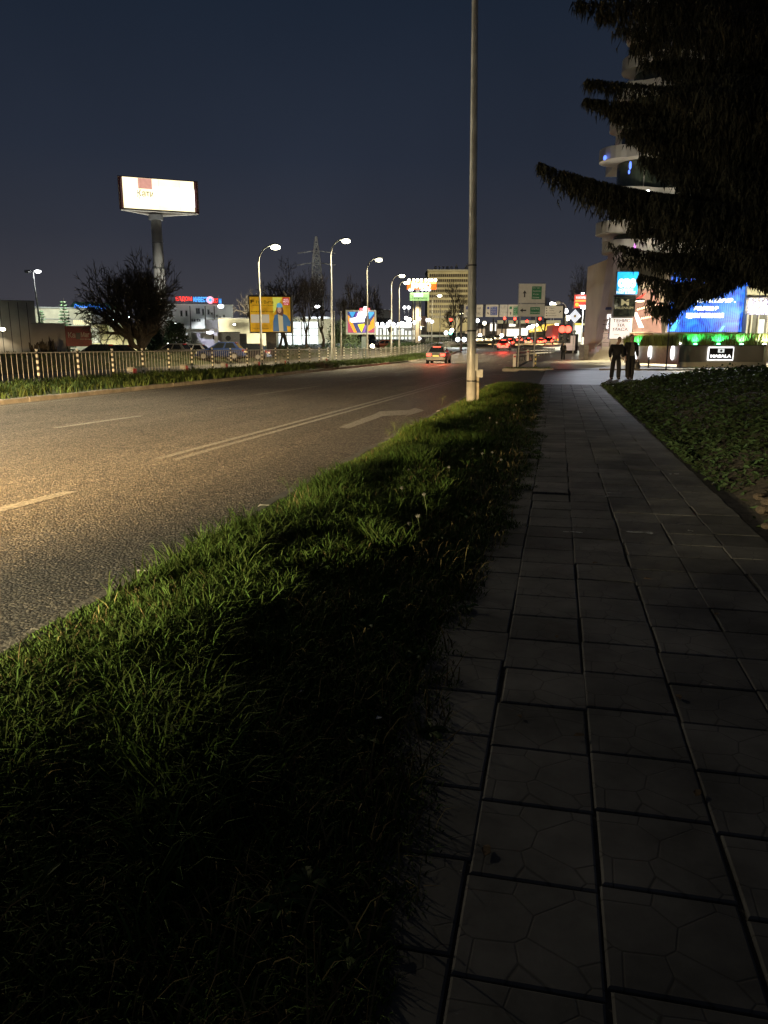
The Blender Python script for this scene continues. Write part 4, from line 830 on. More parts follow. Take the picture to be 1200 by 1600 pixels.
# white building with red and blue rooftop lettering
f = Fr(135, 310, face=True, z=.3); X, Z = f.x, f.z
m_lilac = M('white_render', (.62,.63,.66), .8, var=.08, scale=.8, dirt=.15)
t = thing('white_office', 'white flat roofed block with few small windows and lilac lit wall', 'building', f.o, f.rot)
MB().box(X(240), X(366), 0, 18, 0, Z(477)).build('wall', m_lilac, t); MB().box(X(239), X(367), -.25, 18.2, Z(477), Z(475.6)).build('parapet', m_white, t)
mb = MB(); fr = MB()
for (x0, x1, y0, y1) in ((309.5,311.5,482,490),(312.5,314.8,482,490),(319,321,483,492),(327,329.5,483.5,491),(332,334.5,488.5,492),(340,342,492,495),(344.5,347,494.5,498),(351,353,492,495),(301.8,303,499,502),(305.5,306.8,499,502),(310.3,311.5,499,502),(313.5,314.8,499,502),(256,258.5,486,494),(270,272.5,486,494),(285,287.5,486,494),(293,295,486,494)):
    wo = MB().box(X(x0), X(x1), -.05, -.03, Z(y1), Z(y0)).build('window', m_glass, t); MB().box(X(x0)-.1, X(x1)+.1, -.025, -.004, Z(y1)-.1, Z(y0)+.1).build('frame', m_grey, wo)
mb = MB()
for px in (300, 323.5, 337.5): mb.tube([(X(px), -.12, 1), (X(px), -.12, Z(478))], .08, 6)
mb.build('downpipes', m_dark, t)
t2 = thing('roof_sign', 'glowing red and blue rooftop lettering on the white flat roofed block', 'sign', f.o, f.rot)
e_rn = E('red_neon', (1,.03,.02), 1.5); e_bn = E('blue_neon_bright', (.06,.36,1), 1.6)
tb = MB(); text_into(tb, 'ЕЛДОМ', X(291.5), Z(468), X(304)-X(279), Z(464)-Z(472), -.9, bold=.03, thick=.12); tb.build('red_lettering', e_rn, t2)
tb = MB(); text_into(tb, 'ИНВЕСТ', X(316.8), Z(468.3), X(327.5)-X(306), Z(464.5)-Z(472.5), -.9, bold=.03, thick=.12); tb.build('blue_lettering', e_bn, t2)
mb = MB(); mb.disc(X(331.8), Z(469), .62, -.9, -.75, 18); mb.build('emblem', E('pink_neon', (1,.45,.6), 1.3), t2); mb = MB(); mb.disc(X(331.8), Z(469), .3, -.96, -.91, 12); mb.build('emblem_core', e_bn, t2)
tb = MB(); text_into(tb, 'БОСТ', X(339.2), Z(470), X(344)-X(334.8), Z(466)-Z(473.6), -.9, bold=.03, thick=.12); tb.build('red_lettering', e_rn, t2); tb = MB(); text_into(tb, 'М', X(346.8), Z(470.5), X(348.6)-X(345), Z(467)-Z(474.5), -.9, bold=.03, thick=.12); tb.build('blue_lettering', e_bn, t2)
mb = MB(); mb.box(X(278), X(350), -.72, -.6, Z(475.2), Z(474.2))
for px in range(280, 350, 8): mb.box(X(px)-.05, X(px)+.05, -.72, -.6, Z(475.7), Z(463))
mb.build('frame', m_dark, t2)
f = Fr(128, 338, face=True, z=.3); X, Z = f.x, f.z
t = thing('lilac_annex', 'low annex at the foot of the white block, lilac light put into its colour', 'building', f.o, f.rot); MB().box(X(323), X(345), 0, 6, 0, Z(500)).build('wall', M('lilac_light_render', (.55,.55,.70), .8, var=.06), t); MB().box(X(322.5), X(345.5), -.1, 6.1, Z(500), Z(499)).build('coping', m_grey, t)  # lilac of the floodlights put into the wall colour
f = Fr(122, 370, face=True, z=.3); X, Z = f.x, f.z
t = thing('low_yellow_hall', 'long low pale yellow hall left of the yellow billboard', 'building', f.o, f.rot); MB().box(X(343), X(420), 0, 9, 0, Z(498)).build('wall', m_cream, t); MB().box(X(342), X(421), -.15, 9.1, Z(498), Z(496.5)).build('roof_edge', m_dark, t)
f = Fr(112, 325, face=True, z=.3); X, Z = f.x, f.z
t = thing('canopy_gatehouse', 'grey canopy and gatehouse before the white block', 'building', f.o, f.rot); MB().box(X(284), X(340), -1.5, 4, Z(519), Z(514)).build('canopy_roof', m_signw, t)
for px in (289, 297, 338): MB().box(X(px)-.25, X(px)+.25, -1.3, -.8, 0, Z(519)).build('column', m_white, t)
MB().box(X(300), X(343), 0, 3.8, 0, Z(520)).build('wall', m_wall, t); MB().box(X(343), X(375), -.4, 3, 0, Z(520)).build('gate_wall', m_conc, t); MB().box(X(342), X(376), -.5, 3.1, Z(520), Z(518.6)).build('coping', m_dark, t)
mb = MB(); mb.disc(X(357), Z(528.5), .38, -.46, -.402, 18); mb.build('round_emblem', m_black, t); MB().box(X(333), X(340), -.03, -.005, Z(530), Z(524)).build('window', m_glass, t)
MB().box(X(375), X(386), -.2, 4, 0, Z(521)).build('dark_gate', m_dark, t)
floodlight(286.5, 517, 113, 'white floodlight at the left end of the gatehouse canopy', (.95,.97,1), 2600, (0,-.2,-1), .5, group='white floodlights')
floodlight(328, 518, 111, 'white floodlight near the right end of the gatehouse canopy', (.72,.70,1), 4200, (.05,1,.12), .6, group='white floodlights')
floodlight(308, 516.5, 113, 'slim lit strip lamp on the gatehouse canopy', (.70,.68,1), 4600, (.03,1,.22), .3, group='white floodlights')
floodlight(345, 478.5, 133, 'white floodlight on the roof corner right of the rooftop lettering', (.95,1,.97), 3000, (.1,.2,-1), .55, group='white floodlights')
floodlight(275, 505, 120, 'floodlight hidden among branches left of the white block', (1,1,.9), 5200, (.0,1,.2), .25)
floodlight(366, 507, 118, 'floodlight on the low pale yellow hall', (1,.92,.65), 2600, (.0,.8,-.15), .2)
# monopole billboard with three faces
f = Fr(112, 252, z=.4); X, Z = f.x, f.z; AN = R_(-21)
t = thing('monopole_billboard', 'towering three sided billboard on a thick round mast, its front overlit white', 'billboard', f.o, f.rot)
mb = MB(); mb.tube([(.35,0,-.3),(.35,0,Z(440)),(.35,0,Z(336))], [.80,.76,.70], 20)
mb.build('mast', M('mast_concrete', (.40,.39,.36), .8, var=.15, scale=.8, dirt=.35), t, True)
mb = MB()
for py in (500, 460, 420, 380): mb.tube([(.35, 0, Z(py)), (.35, 0, Z(py)+.06)], .82, 20)
mb.build('mast_joint', m_dark, t)
zc0, zc1 = Z(330.5), Z(283); W = 10.4; cx0 = X(252.5, 305)
hx = Vector((math.cos(-AN), math.sin(-AN), 0)); hn = Vector((hx.y, -hx.x, 0))          # right end recedes
A = Vector((cx0, 0, 0))-hx*W/2-Vector((0, 1.2, 0)); B = A+hx*W; Cc = (A+B)/2-hn*4.2
def wallq(mb, p, q, z0, z1, thick, m=0):
    d = (q-p).normalized(); nn = Vector((d.y, -d.x, 0))*thick; vs = [p, q, q-nn, p-nn]; mb.add([(v.x, v.y, z0) for v in vs]+[(v.x, v.y, z1) for v in vs], [(0,3,2,1),(4,5,6,7),(0,1,5,4),(1,2,6,5),(2,3,7,6),(3,0,4,7)], m)
mb = MB(); wallq(mb, A, B, zc0, zc1, .3); mb.build('front_panel', E('overlit_panel', (1,.86,.52), 1.9, True, .2, .35), t)
mb = MB(); wallq(mb, B, Cc, zc0, zc1, .3); wallq(mb, Cc, A, zc0, zc1, .3); mb.build('side_panels', M('side_panel', (.12,.03,.035), .5), t)
mb = MB(); fw = .10
for (z0, z1) in ((zc0-fw, zc0-.003), (zc1+.003, zc1+fw)): wallq(mb, A-hx*fw+hn*.05, B+hx*fw+hn*.05, z0, z1, .4)
wallq(mb, A-hx*fw+hn*.05, A-hx*.004+hn*.05, zc0, zc1, .4); wallq(mb, B+hx*.004+hn*.05, B+hx*fw+hn*.05, zc0, zc1, .4); mb.build('frame', M('frame_maroon', (.05,.015,.02), .5), t)
def on_face(mb, u0, u1, z0, z1, m=0): wallq(mb, A+hx*u0+hn*.02, A+hx*u1+hn*.02, z0, z1, .018, m)
mb = MB(); on_face(mb, W*.24, W*.415, zc1-1.35, zc1-.02); mb.build('red_block', E('faded_red', (.85,.42,.33), .8), t)
mb = MB(); on_face(mb, W*.08, W*.23, zc1-2.3, zc1-.95); on_face(mb, W*.43, W*.98, zc0+.6, zc1-1.0); on_face(mb, W*.26, W*.42, zc0+.55, zc0+1.6); mb.build('white_print', E('white_print', (1,.97,.88), 3), t)
e_seam = E('seam_grey', (.8,.7,.5), .9)
for u in (.255, .50, .765): mb = MB(); on_face(mb, W*u-.02, W*u+.02, zc0+.1, zc1-.02); mb.build('seam', e_seam, t)
tb = MB(); text_into(tb, 'Кати', 0, 0, 2.15, .95, 0, thick=.02); c_ = A+hx*W*.325+hn*.045; zt = zc1-1.95
tb.v = [(c_.x+hx.x*v[0]-hn.x*v[1], c_.y+hx.y*v[0]-hn.y*v[1], zt+v[2]) for v in tb.v]; tb.build('lettering', M('faded_green_print', (.35,.38,.26), .5), t)
mb = MB(); on_face(mb, W*.245, W*.42, zt-.66, zt-.58); mb.build('underline', E('faded_red_line', (.8,.35,.25), .8), t)
top = Vector((.35, 0, Z(338))); mb = MB()
for p in (A, B, Cc): mb.tube([top+Vector((0,0,.1)), (p.x, p.y, zc0-.25)], .09, 8)
for p, q in ((A, B), (B, Cc), (Cc, A)): mb.tube([(p.x, p.y, zc0-.22), (q.x, q.y, zc0-.22)], .12, 8)
mb.build('brace', m_signw, t); mb = MB(); mb.add([(A.x,A.y,zc0-.19),(B.x,B.y,zc0-.19),(Cc.x,Cc.y,zc0-.19),(A.x,A.y,zc0-.17),(B.x,B.y,zc0-.17),(Cc.x,Cc.y,zc0-.17)], [(2,1,0),(3,4,5),(0,1,4,3),(1,2,5,4),(2,0,3,5)]); mb.build('soffit', M('soffit_grey', (.25,.22,.19), .8), t)
mb = MB(); mb.tube([top-Vector((0,0,.5)), top+Vector((0,0,.15))], 1.0, 18); mb.build('collar', m_grey, t)
floodlight(263, 537.5, 104, 'added unseen floodlight brightening the billboard mast from its foot', (1,.96,.85), 2600, (-.15,.75,1), .22, ang=70)  # added only to brighten the mast; no such lamp is known
# yellow billboard with the woman
f = Fr(80, 424, face=True, z=.3); X, Z = f.x, f.z
t = thing('yellow_billboard', 'backlit yellow billboard showing a woman in a light blue beanie and blue jacket', 'billboard', f.o, f.rot)
MB().box(X(391), X(457.5), 0, .5, Z(520.5), Z(461.5), c=.05).build('box', m_black, t)
m_ad, n, b = nt('yellow_print'); tcq = N(n, 'ShaderNodeTexCoord'); nq = N(n, 'ShaderNodeTexNoise'); nq.inputs['Scale'].default_value = .9; lk(n, tcq.outputs['Object'], nq.inputs['Vector'])
rq = N(n, 'ShaderNodeValToRGB'); rq.color_ramp.elements[0].position = .35; rq.color_ramp.elements[1].position = .68; rq.color_ramp.elements[0].color = (.42,.20,.008,1); rq.color_ramp.elements[1].color = (.78,.42,.02,1)
lk(n, nq.outputs['Fac'], rq.inputs['Fac']); lk(n, rq.outputs[0], b.inputs['Base Color']); lk(n, rq.outputs[0], b.inputs['Emission Color']); b.inputs['Emission Strength'].default_value = .58; m_ad.cycles.emission_sampling = 'NONE'
MB().box(X(392.5), X(455), -.03, -.004, Z(518.5), Z(464)).build('poster', m_ad, t)
Y0 = -.05
def flat(name, polys, mat, y=-.05):
    if len(polys) > 1 and name.endswith('wedge'):
        for pl in polys: flat(name, [pl], mat, y)
        return
    mb = MB()
    for pl in polys: mb.prism([(X(a), Z(b_)) for a, b_ in pl][::-1] if sum((pl[(i+1) % len(pl)][0]-pl[i][0])*(pl[(i+1) % len(pl)][1]+pl[i][1]) for i in range(len(pl))) < 0 else [(X(a), Z(b_)) for a, b_ in pl], y, y+.014)
    return mb.build(name, mat, t)
def el(cx, cy, rx, ry, n=18): return [(cx+rx*math.cos(2*PI*i/n), cy+ry*math.sin(2*PI*i/n)) for i in range(n)]
pr = lambda nm, c, s=.65: E(nm, c, s, var=.05)
flat('light_patch', [[(428,464.5),(443,464.5),(433,484),(428.5,490)]], pr('lime_print', (.75,.72,.10)), -.048)
flat('red_badge', [[(443.5,464.5),(454,464.5),(454,477),(443.5,477)]], pr('red_print', (.55,.03,.03)), -.05)
flat('hair', [[(434,479),(443,479),(444.5,486),(444,492),(442.5,494),(433.5,490),(433,484)]], pr('brown_print', (.13,.05,.03)), -.066)
flat('face', [el(438.2, 484, 3.1, 5)], pr('face_print', (.62,.36,.22)), -.082); flat('beanie', [[(434,480.5),(434.2,476),(436,473.4),(440,473.2),(442.6,476),(443,480.3)]], pr('beanie_print', (.13,.42,.60)), -.098)
flat('jacket', [[(430.5,492.5),(435.5,490),(437,518),(427.5,518),(428,502)], [(443,490),(449.5,493),(455,503),(454.5,510),(449,509),(450,518),(443.5,518)]], pr('jacket_print', (.055,.14,.24)), -.066); flat('shirt', [[(435.5,490),(443,490.5),(444,518),(436.5,518)]], pr('shirt_print', (.58,.46,.24)), -.06)
flat('eyes', [el(436.8, 483, .55, .4, 8), el(439.7, 483, .55, .4, 8), el(438.3, 486.8, 1.3, .45, 8)], pr('eye_print', (.25,.10,.07)), -.098)
flat('white_panel', [[(393.5,491.5),(422,491.5),(422,504.5),(393.5,504.5)]], pr('cream_print', (.55,.47,.33)), -.05)
tb = MB(); text_into(tb, 'F', X(396.5), Z(471.5), X(399.5)-X(394), Z(469)-Z(474.5), -.05, bold=.04); text_into(tb, '1та Вита', X(416), Z(472), X(429)-X(403), Z(469.3)-Z(474.4), -.05); text_into(tb, 'намали разходите за дома', X(413), Z(477.3), 2.1, .12, -.05); text_into(tb, 'Вземи кредит изгодно', X(412), Z(487), 2.3, .15, -.05, bold=.01); text_into(tb, 'Сега на изплащане', X(408), Z(513), 1.7, .15, -.05); tb.build('lettering', M('print_ink', (.07,.04,.01), .6), t)
tb = MB(); text_into(tb, 'ново', X(448.7), Z(467.6), .45, .11, -.066); text_into(tb, 'МОТО', X(448.7), Z(471), .58, .2, -.066, bold=.02); text_into(tb, 'лизинг', X(448.7), Z(475), .5, .11, -.066); tb.build('badge_lettering', pr('badge_white', (.9,.75,.7), 1), t)
for px in (397, 403, 414, 430): MB().box(X(px)-.05, X(px)+.05, -.5, .2, Z(461.4), Z(459)).build('spot_lamp', m_signw, t)
MB().tube([(X(445), -.4, Z(455)), (X(449.5), .1, Z(461.3))], .09, 6).build('lamp_arm', m_signw, t)
MB().box(X(416), X(432), .1, .45, 0, Z(520.6)).build('mast', m_dark, t); MB().box(X(457.8), X(459.3), .1, .4, Z(521), Z(461)).build('edge_post', m_galv, t)
# coloured billboard
f = Fr(92, 564, face=True, z=.2); X, Z = f.x, f.z
t = thing('coloured_billboard', 'brightly lit billboard of blue, orange and yellow wedges on a blue grey plinth', 'billboard', f.o, f.rot)
MB().box(X(540.5), X(588), 0, .45, Z(522.5), Z(484.5), c=.05).build('frame', M('billboard_frame', (.55,.62,.62), .5), t)
MB().box(X(543.5), X(585.5), -.03, -.004, Z(520), Z(487)).build('poster', pr('poster_navy', (.05,.07,.28)), t)
flat('blue_wedge', [[(546,487.5),(556,487.5),(552,495),(549.5,495)], [(576,487.5),(584.5,487.5),(584.5,490),(577,499)]], pr('blue_print', (.06,.42,.85), 1), -.05)
flat('orange_wedge', [[(544,492),(547,495),(558,519.5),(553,519.5),(544,500)], [(585,494),(577,506),(573,519.5),(585,512)]], pr('orange_print', (.95,.38,.03), 1), -.05)
flat('crimson_wedge', [[(544,501),(552.5,519.5),(544,519.5)], [(585,513),(574,519.5),(585,519.5)]], pr('crimson_print', (.45,.05,.12), .9), -.05)
flat('yellow_wedge', [[(559,507),(571,505.5),(565,519.5)]], pr('yellow_print', (.95,.75,.03), 1.2), -.05); flat('violet_wedge', [[(558,488),(560.5,488),(556.5,496),(554,496)], [(570,509),(574,505),(570,519.5),(567,519.5)]], pr('violet_print', (.22,.10,.50), 1), -.05)
flat('white_flash', [[(560.5,487.3),(576,487.3),(570,498),(573,503),(549,504),(547.5,497),(557,496)]], E('white_print_glow', (1,.98,1), 1.8), -.066)
tb = MB(); text_into(tb, 'FLEX', X(556.5), Z(500), X(569)-X(549), Z(497)-Z(503), -.085, bold=.02); tb.build('lettering', pr('cyan_print', (.35,.62,.85), 1), t)
MB().box(X(566), X(574.5), .1, .4, Z(526), Z(522.6)).build('neck', m_black, t); MB().box(X(565), X(574), 0, .5, -.2, Z(526)).build('plinth', M('plinth_blue_grey', (.20,.27,.30), .7, dirt=.3), t)
MB().box(X(562.5), X(578), -.2, .2, Z(484.4), Z(481.5), c=.03).build('red_topper', E('red_topper', (1,.10,.12), 1.8), t)
mb = MB(); mb.ball((X(571), -.4, Z(482.5)), (.22,.15,.25), 10, 6); mb.build('spot_lamp', e_lampw, t, True)
p = at(574, 503, 88); t = thing('square_sign', 'square dark back of a road sign in front of the coloured billboard', 'road sign', Vector((p.x, p.y, 0)))
h_ = p.z; MB().box(-.33, .33, 0, .03, h_-.33, h_+.33, c=.01).build('plate', m_dark, t); MB().tube([(0,.06,-.1),(0,.06,h_+.2)], .035, 8).build('pole', m_galv, t)
# orange pylon sign
f = Fr(150, 653, z=.4); X, Z = f.x, f.z
t = thing('orange_pylon', 'glowing orange pylon sign with white letters over a green panel on a pale mast', 'sign', f.o, f.rot)
MB().box(X(635.5), X(680.5), 0, .9, Z(452), Z(439), c=.1).build('orange_panel', E('orange_panel', (1,.16,.02), 1.5), t); MB().box(X(636), X(680), -.08, -.02, Z(443.5), Z(439.2)).build('yellow_glow_strip', E('yellow_panel', (1,.72,.12), 1.8), t)
tb = MB(); text_into(tb, 'БИКО', X(657), Z(446.3), X(672)-X(642), Z(442)-Z(450.8), -.12, bold=.06, thick=.05); tb.build('lettering', e_wsign, t)
mb = MB()
for px in (638.5, 645.5, 651.5, 657.5, 664, 669, 673.5, 679): mb.ball((X(px), -.3, Z(437.7)), (.25,.2,.25), 8, 6)
mb.build('top_lamps', e_lamp, t, True); mb = MB()
for px in (640, 643, 659, 664.5, 669.5): mb.ball((X(px), -.3, Z(453.3)), (.28,.2,.16), 8, 6)
mb.build('under_lamps', e_lampw, t, True)
MB().box(X(640), X(669.5), 0, .6, Z(469.5), Z(457.2), c=.06).build('green_panel', E('green_panel', (.50,.85,.30), .95), t); MB().box(X(646), X(660), -.05, -.005, Z(464), Z(458)).build('white_glow', E('white_panel', (.9,1,.9), 1.4), t)
tb = MB(); text_into(tb, 'Техномак', X(655), Z(465.5), X(667)-X(643), Z(463.5)-Z(467.8), -.07); tb.build('green_lettering', M('green_ink', (.08,.22,.05), .6), t)
MB().box(X(649), X(654.5), .1, .7, 0, Z(452)).build('mast', m_signw, t)
for px in (645.5, 656.5): MB().tube([(X(px), .3, 0), (X(px), .3, Z(469.6))], .12, 8).build('side_pole', m_galv, t)
light('SPOT', 'sign_glow', t, (X(652), -2, Z(470)), (1,.75,.4), 1500, .5, (0, .15, -1), 100)
# shop with arched lights, flagpoles and round lamps
f = Fr(165, 615, face=True, z=.4); X, Z = f.x, f.z
t = thing('lit_shop', 'long white lit shop front with peaked awnings in the distance', 'building', f.o, f.rot)
MB().box(X(586), X(648), 0, 12, 0, Z(508)).build('wall', M('shop_wall', (.5,.5,.5), .7), t); mb = MB()
for i in range(7): x = 589+i*8.5; mb.prism([(X(x-4),Z(512)),(X(x+4),Z(512)),(X(x),Z(506))], -.8, -.05)
mb.build('awnings', E('lit_awning', (.9,.9,.85), .9), t); mb = MB()
for i in range(11): x = 588+i*5.6; mb.box(X(x), X(x+random.uniform(2.2, 4.2)), -.04, -.005, Z(530), Z(512.5+random.uniform(0, 5)))
mb.build('shop_windows', E('shop_glow', (.95,1,.88), 1.5, True, .3, .4), t)
mb = MB()
for i in range(7): mb.ball((X(589+i*8.5), -1, Z(506.5)), .35, 8, 6)
mb.build('peak_lamps', e_lampw, t); MB().box(X(586), X(700), -3, -2.6, Z(526.5), Z(523.5)).build('long_canopy', E('canopy_strip', (.85,.85,.6), .28), t)
f = Fr(230, 620, face=True, z=1); X, Z = f.x, f.z; t = thing('far_hall', 'dark far hall with a grey roof behind the lit shop', 'building', f.o, f.rot); MB().box(X(585), X(610), 0, 20, 0, Z(497)).build('wall', m_dark, t); MB().box(X(584), X(611), -.5, 20.5, Z(497), Z(484)).build('roof', m_wall, t)
for (px, pt, D, la) in ((522.5, 487, 96, 'white flagpole just right of the second street lamp pole'), (533, 487, 96, 'white flagpole standing alone left of the coloured billboard'), (643.5, 470, 160, 'far slim pole left of the orange pylon'), (674, 505, 190, 'thin far pole below the office block'), (687, 481, 170, 'bare far pole before the office block')):
    f = Fr(D, px, z=.2); t = thing('flagpole', la, 'pole', f.o, f.rot); MB().tube([(0,0,0),(0,0,f.z(pt))], [.11,.07], 8).build('pole', m_white, t, True); mb = MB(); mb.ball((0,0,f.z(pt)), .12, 8, 6); mb.build('finial', m_white, t, True)
for i, (px, py, D) in enumerate(((632,480.5,200),(638.5,480.5,200),(634.5,497,175),(640,499,175),(628,505,170),(656,498.5,185),(660.5,503,185),(666,500,185),(670,500,185),(675,502.5,185),(638,504,176),(647,504,178),(609.5,503,172),(655,529,158))):
    p = at(px, py, D); g_ = Vector((p.x, p.y, .4+zr(p.y)*.5)); t = thing('globe_lamp', 'small white lit globe lamp among the lamps of the distant shop forecourt', 'lamp', g_, YAW, 'globe lamps of the distant forecourt')
    h_ = p.z-g_.z; MB().tube([(0,0,0),(0,0,h_)], .05, 6).build('pole', m_galv, t); mb = MB(); mb.ball((0,0,h_), .38, 10, 7); mb.build('globe', e_lampw, t, True)
f = Fr(175, 661, z=.6); X, Z = f.x, f.z; t = thing('tilted_banner', 'tall tan banner stand below the office block', 'banner', f.o, f.rot); MB().box(X(657.5), X(665.5), 0, .3, Z(510), Z(494), c=.05).build('banner', M('tan_banner', (.40,.27,.18), .7), t); MB().box(X(658), X(664.5), .0, .3, 0, Z(510.2)).build('stand', m_conc, t)
f = Fr(170, 601, z=.2)
p = at(610, 515, 117); t = thing('round_sign', 'round dark back of a traffic sign on the lamp pole left of the shop', 'road sign', p); mb = MB(); mb.disc(0, 0, .42, -.2, -.16, 18); mb.build('plate', m_dark, t); MB().box(-.05,.05,-.155,.1,-.05,.05).build('clamp', m_galv, t)
# white lit showroom behind the trees
f = Fr(128, 480, face=True, z=.3); X, Z = f.x, f.z
t = thing('showroom', 'glaring white lit showroom front seen between bare trunks', 'building', f.o, f.rot); MB().box(X(396), X(520), 0, 12, 0, Z(498)).build('wall', m_white, t); MB().box(X(395), X(521), -.4, 12.3, Z(498), Z(495)).build('roof', m_grey, t)
mb = MB()
for a, b_ in ((393,402),(403,419),(436,447),(449,456),(459,471),(473,482),(484,497)): mb.box(X(a), X(b_), -.05, -.01, Z(543), Z(503 if a > 430 else 520))
mb.build('shop_windows', E('showroom_glow', (.88,.97,1), 1.6, True, .35, .5), t); mb = MB()
for px in (457.5, 472, 483): mb.box(X(px)-.1, X(px)+.1, -.12, -.06, Z(543), Z(503))
for py in (513, 524): mb.box(X(436), X(497), -.1, -.06, Z(py)-.06, Z(py)+.06)
mb.build('mullions', m_grey, t)
floodlight(496, 479, 128, 'white lamp glowing among the branches below the lattice pylon', (.9,.97,1), 3000, (0,-.3,-1), .5)
# lattice pylon
f = Fr(150, 497, z=.3); X, Z = f.x, f.z
t = thing('lattice_pylon', 'tall steel lattice pylon rising behind the bare trees', 'pylon', f.o, f.rot); Ht = Z(370); mb = MB(); lv_ = 17
def hw(z): return float(np.interp(z/Ht, [0,.35,.78,1], [2.2,1.15,.72,.12]))
zs = [Ht*i/lv_ for i in range(lv_+1)]
for sx, sy in ((-1,-1),(1,-1),(1,1),(-1,1)): mb.tube([(sx*hw(z), sy*hw(z), z) for z in zs], .10, 5)
mb.build('legs', m_galv, t); mb = MB()
for i in range(lv_):
    a, b_ = zs[i], zs[i+1]; c4 = [(-1,-1),(1,-1),(1,1),(-1,1)]
    for k in range(4):
        p, q = c4[k], c4[(k+1)%4]; mb.tube([(p[0]*hw(a),p[1]*hw(a),a),(q[0]*hw(b_),q[1]*hw(b_),b_)], .07, 4); mb.tube([(q[0]*hw(a),q[1]*hw(a),a),(p[0]*hw(b_),p[1]*hw(b_),b_)], .07, 4); mb.tube([(p[0]*hw(b_),p[1]*hw(b_),b_),(q[0]*hw(b_),q[1]*hw(b_),b_)], .06, 4)
mb.build('lattice', m_galv, t)
for zz in (.76, .86): mb = MB(); mb.tube([(-3.6,0,Ht*zz),(0,0,Ht*zz+.5),(3.6,0,Ht*zz)], .08, 5); mb.build('crossarm', m_galv, t)
light('SPOT', 'pylon_fill', t, (0, -9, 1), (.9,.97,1), 24000, .5, (0, .42, 1), 60)
# office block with dark roof letters
f = Fr(330, 701, z=3); X, Z = f.x, f.z
t = thing('office_block', 'dim concrete office block with seven bands of windows', 'building', f.o, f.rot)
m_oc = M('office_concrete', (.42,.38,.27), .9, var=.12, scale=.3)
MB().box(X(667), X(736), 0, 18, 0, Z(423)).build('wall', m_oc, t); MB().box(X(666), X(737), -.5, 18.4, Z(423), Z(421.2)).build('parapet', m_conc, t)
for i in range(9):
    y0 = 428+i*8.1; mb = MB(); fr = MB()
    for k in range(20):
        x = 670+k*3.25; mb.box(X(x), X(x+2.7), -.06, -.005, Z(y0+4.4), Z(y0))
    mb.build('window_band', M('dim_glass', (.045,.035,.028), .3, var=.5, scale=.4), t); MB().box(X(667.5), X(735.5), -.45, -.008, Z(y0-.6), Z(y0-2.8)).build('spandrel', m_oc, t)
f2 = thing('roof_letters', 'unlit dark letters standing on the roof of the office block', 'sign', f.o, f.rot); tb = MB()
for s_, cx, w_, h_ in (('Е',679.5,3.4,6),('Т',685.5,3.6,6),('Х',691.5,4,6),('Е',698,4,6),('С',704,3.6,6),('А',711.5,5.5,9.5),('А',728,9.5,9)): text_into(tb, s_, X(cx), Z(421-h_/2), X(cx+w_/2)-X(cx-w_/2), Z(421-h_)-Z(421), 2, bold=.05, thick=.4)
tb.build('lettering', m_dark, f2); MB().box(X(676), X(734), 2.2, 2.5, Z(421.2), Z(420.7)).build('rail', m_dark, f2)
light('SPOT', 'wall_wash', t, (X(700), -45, Z(520)), (1,.85,.5), 26000, 2, (0, 1, .35), 95)

# the lit end of the street beyond the junction
f = Fr(270, 800, z=5.2); X, Z = f.x, f.z
t = thing('shop_row', 'far row of lit shops across the top of the street under the gantry', 'building', f.o, f.rot)
MB().box(X(735), X(826), 0, 10, 0, Z(506)).build('wall', M('far_wall', (.30,.26,.22), .8, var=.3, scale=.2), t); MB().box(X(734), X(827), -.6, 10.4, Z(506), Z(504.8)).build('roof', m_dark, t)
e_sh = E('far_shop_glow', (1,.93,.78), 2.0, False, .4, .25); e_shd = E('far_shop_dim', (1,.75,.45), .45, False, .4, .25)
for (x0, x1, y0, y1, b_) in ((765,774,504.5,517,1),(794.5,804,503,510,1),(791,810,514,526,1),(813.5,823,513,524,1),(739,746,516,526,0),(748,757,514,526,0),(776,788,514,527,0),(726,734,518,527,0)): MB().box(X(x0), X(x1), -.25, -.02, Z(y1), Z(y0)).build('lit_window', e_sh if b_ else e_shd, t)
mb = MB()
for px in (742, 752, 771, 783): mb.box(X(px)-.2, X(px)+.2, -.9, -.4, 0, Z(506))
mb.build('pilaster', m_dark, t)
f = Fr(300, 845, z=6.2); X, Z = f.x, f.z
t = thing('lit_slope_stand_in', 'made up hall shape standing in for the yellow lit road up the hill', 'building', f.o, f.rot)  # made-up hall in place of the lamplit yellow road uphill
MB().prism([(X(824),Z(520)),(X(866),Z(516)),(X(866),Z(506)),(X(850),Z(506.5)),(X(824),Z(515))], 0, 12).build('wall', M('slope_lamplight_yellow', (.55,.42,.12), .7, var=.2, scale=.3), t); MB().prism([(X(823),Z(515)),(X(850),Z(506.5)),(X(850),Z(505.3)),(X(823),Z(513.8))], -.4, 12.3).build('roof', m_dark, t)  # yellow lamplight of the slope put into the wall colour
for x in (828, 836, 844, 853, 860): MB().box(X(x), X(x+4), -.2, -.02, Z(517), Z(513)).build('lit_window', E('slope_glow', (1,.75,.25), .8), t)
light('SPOT', 'slope_wash', t, (X(845), -20, Z(520)), (1,.80,.35), 9000, .5, (0, 1, .25), 110)
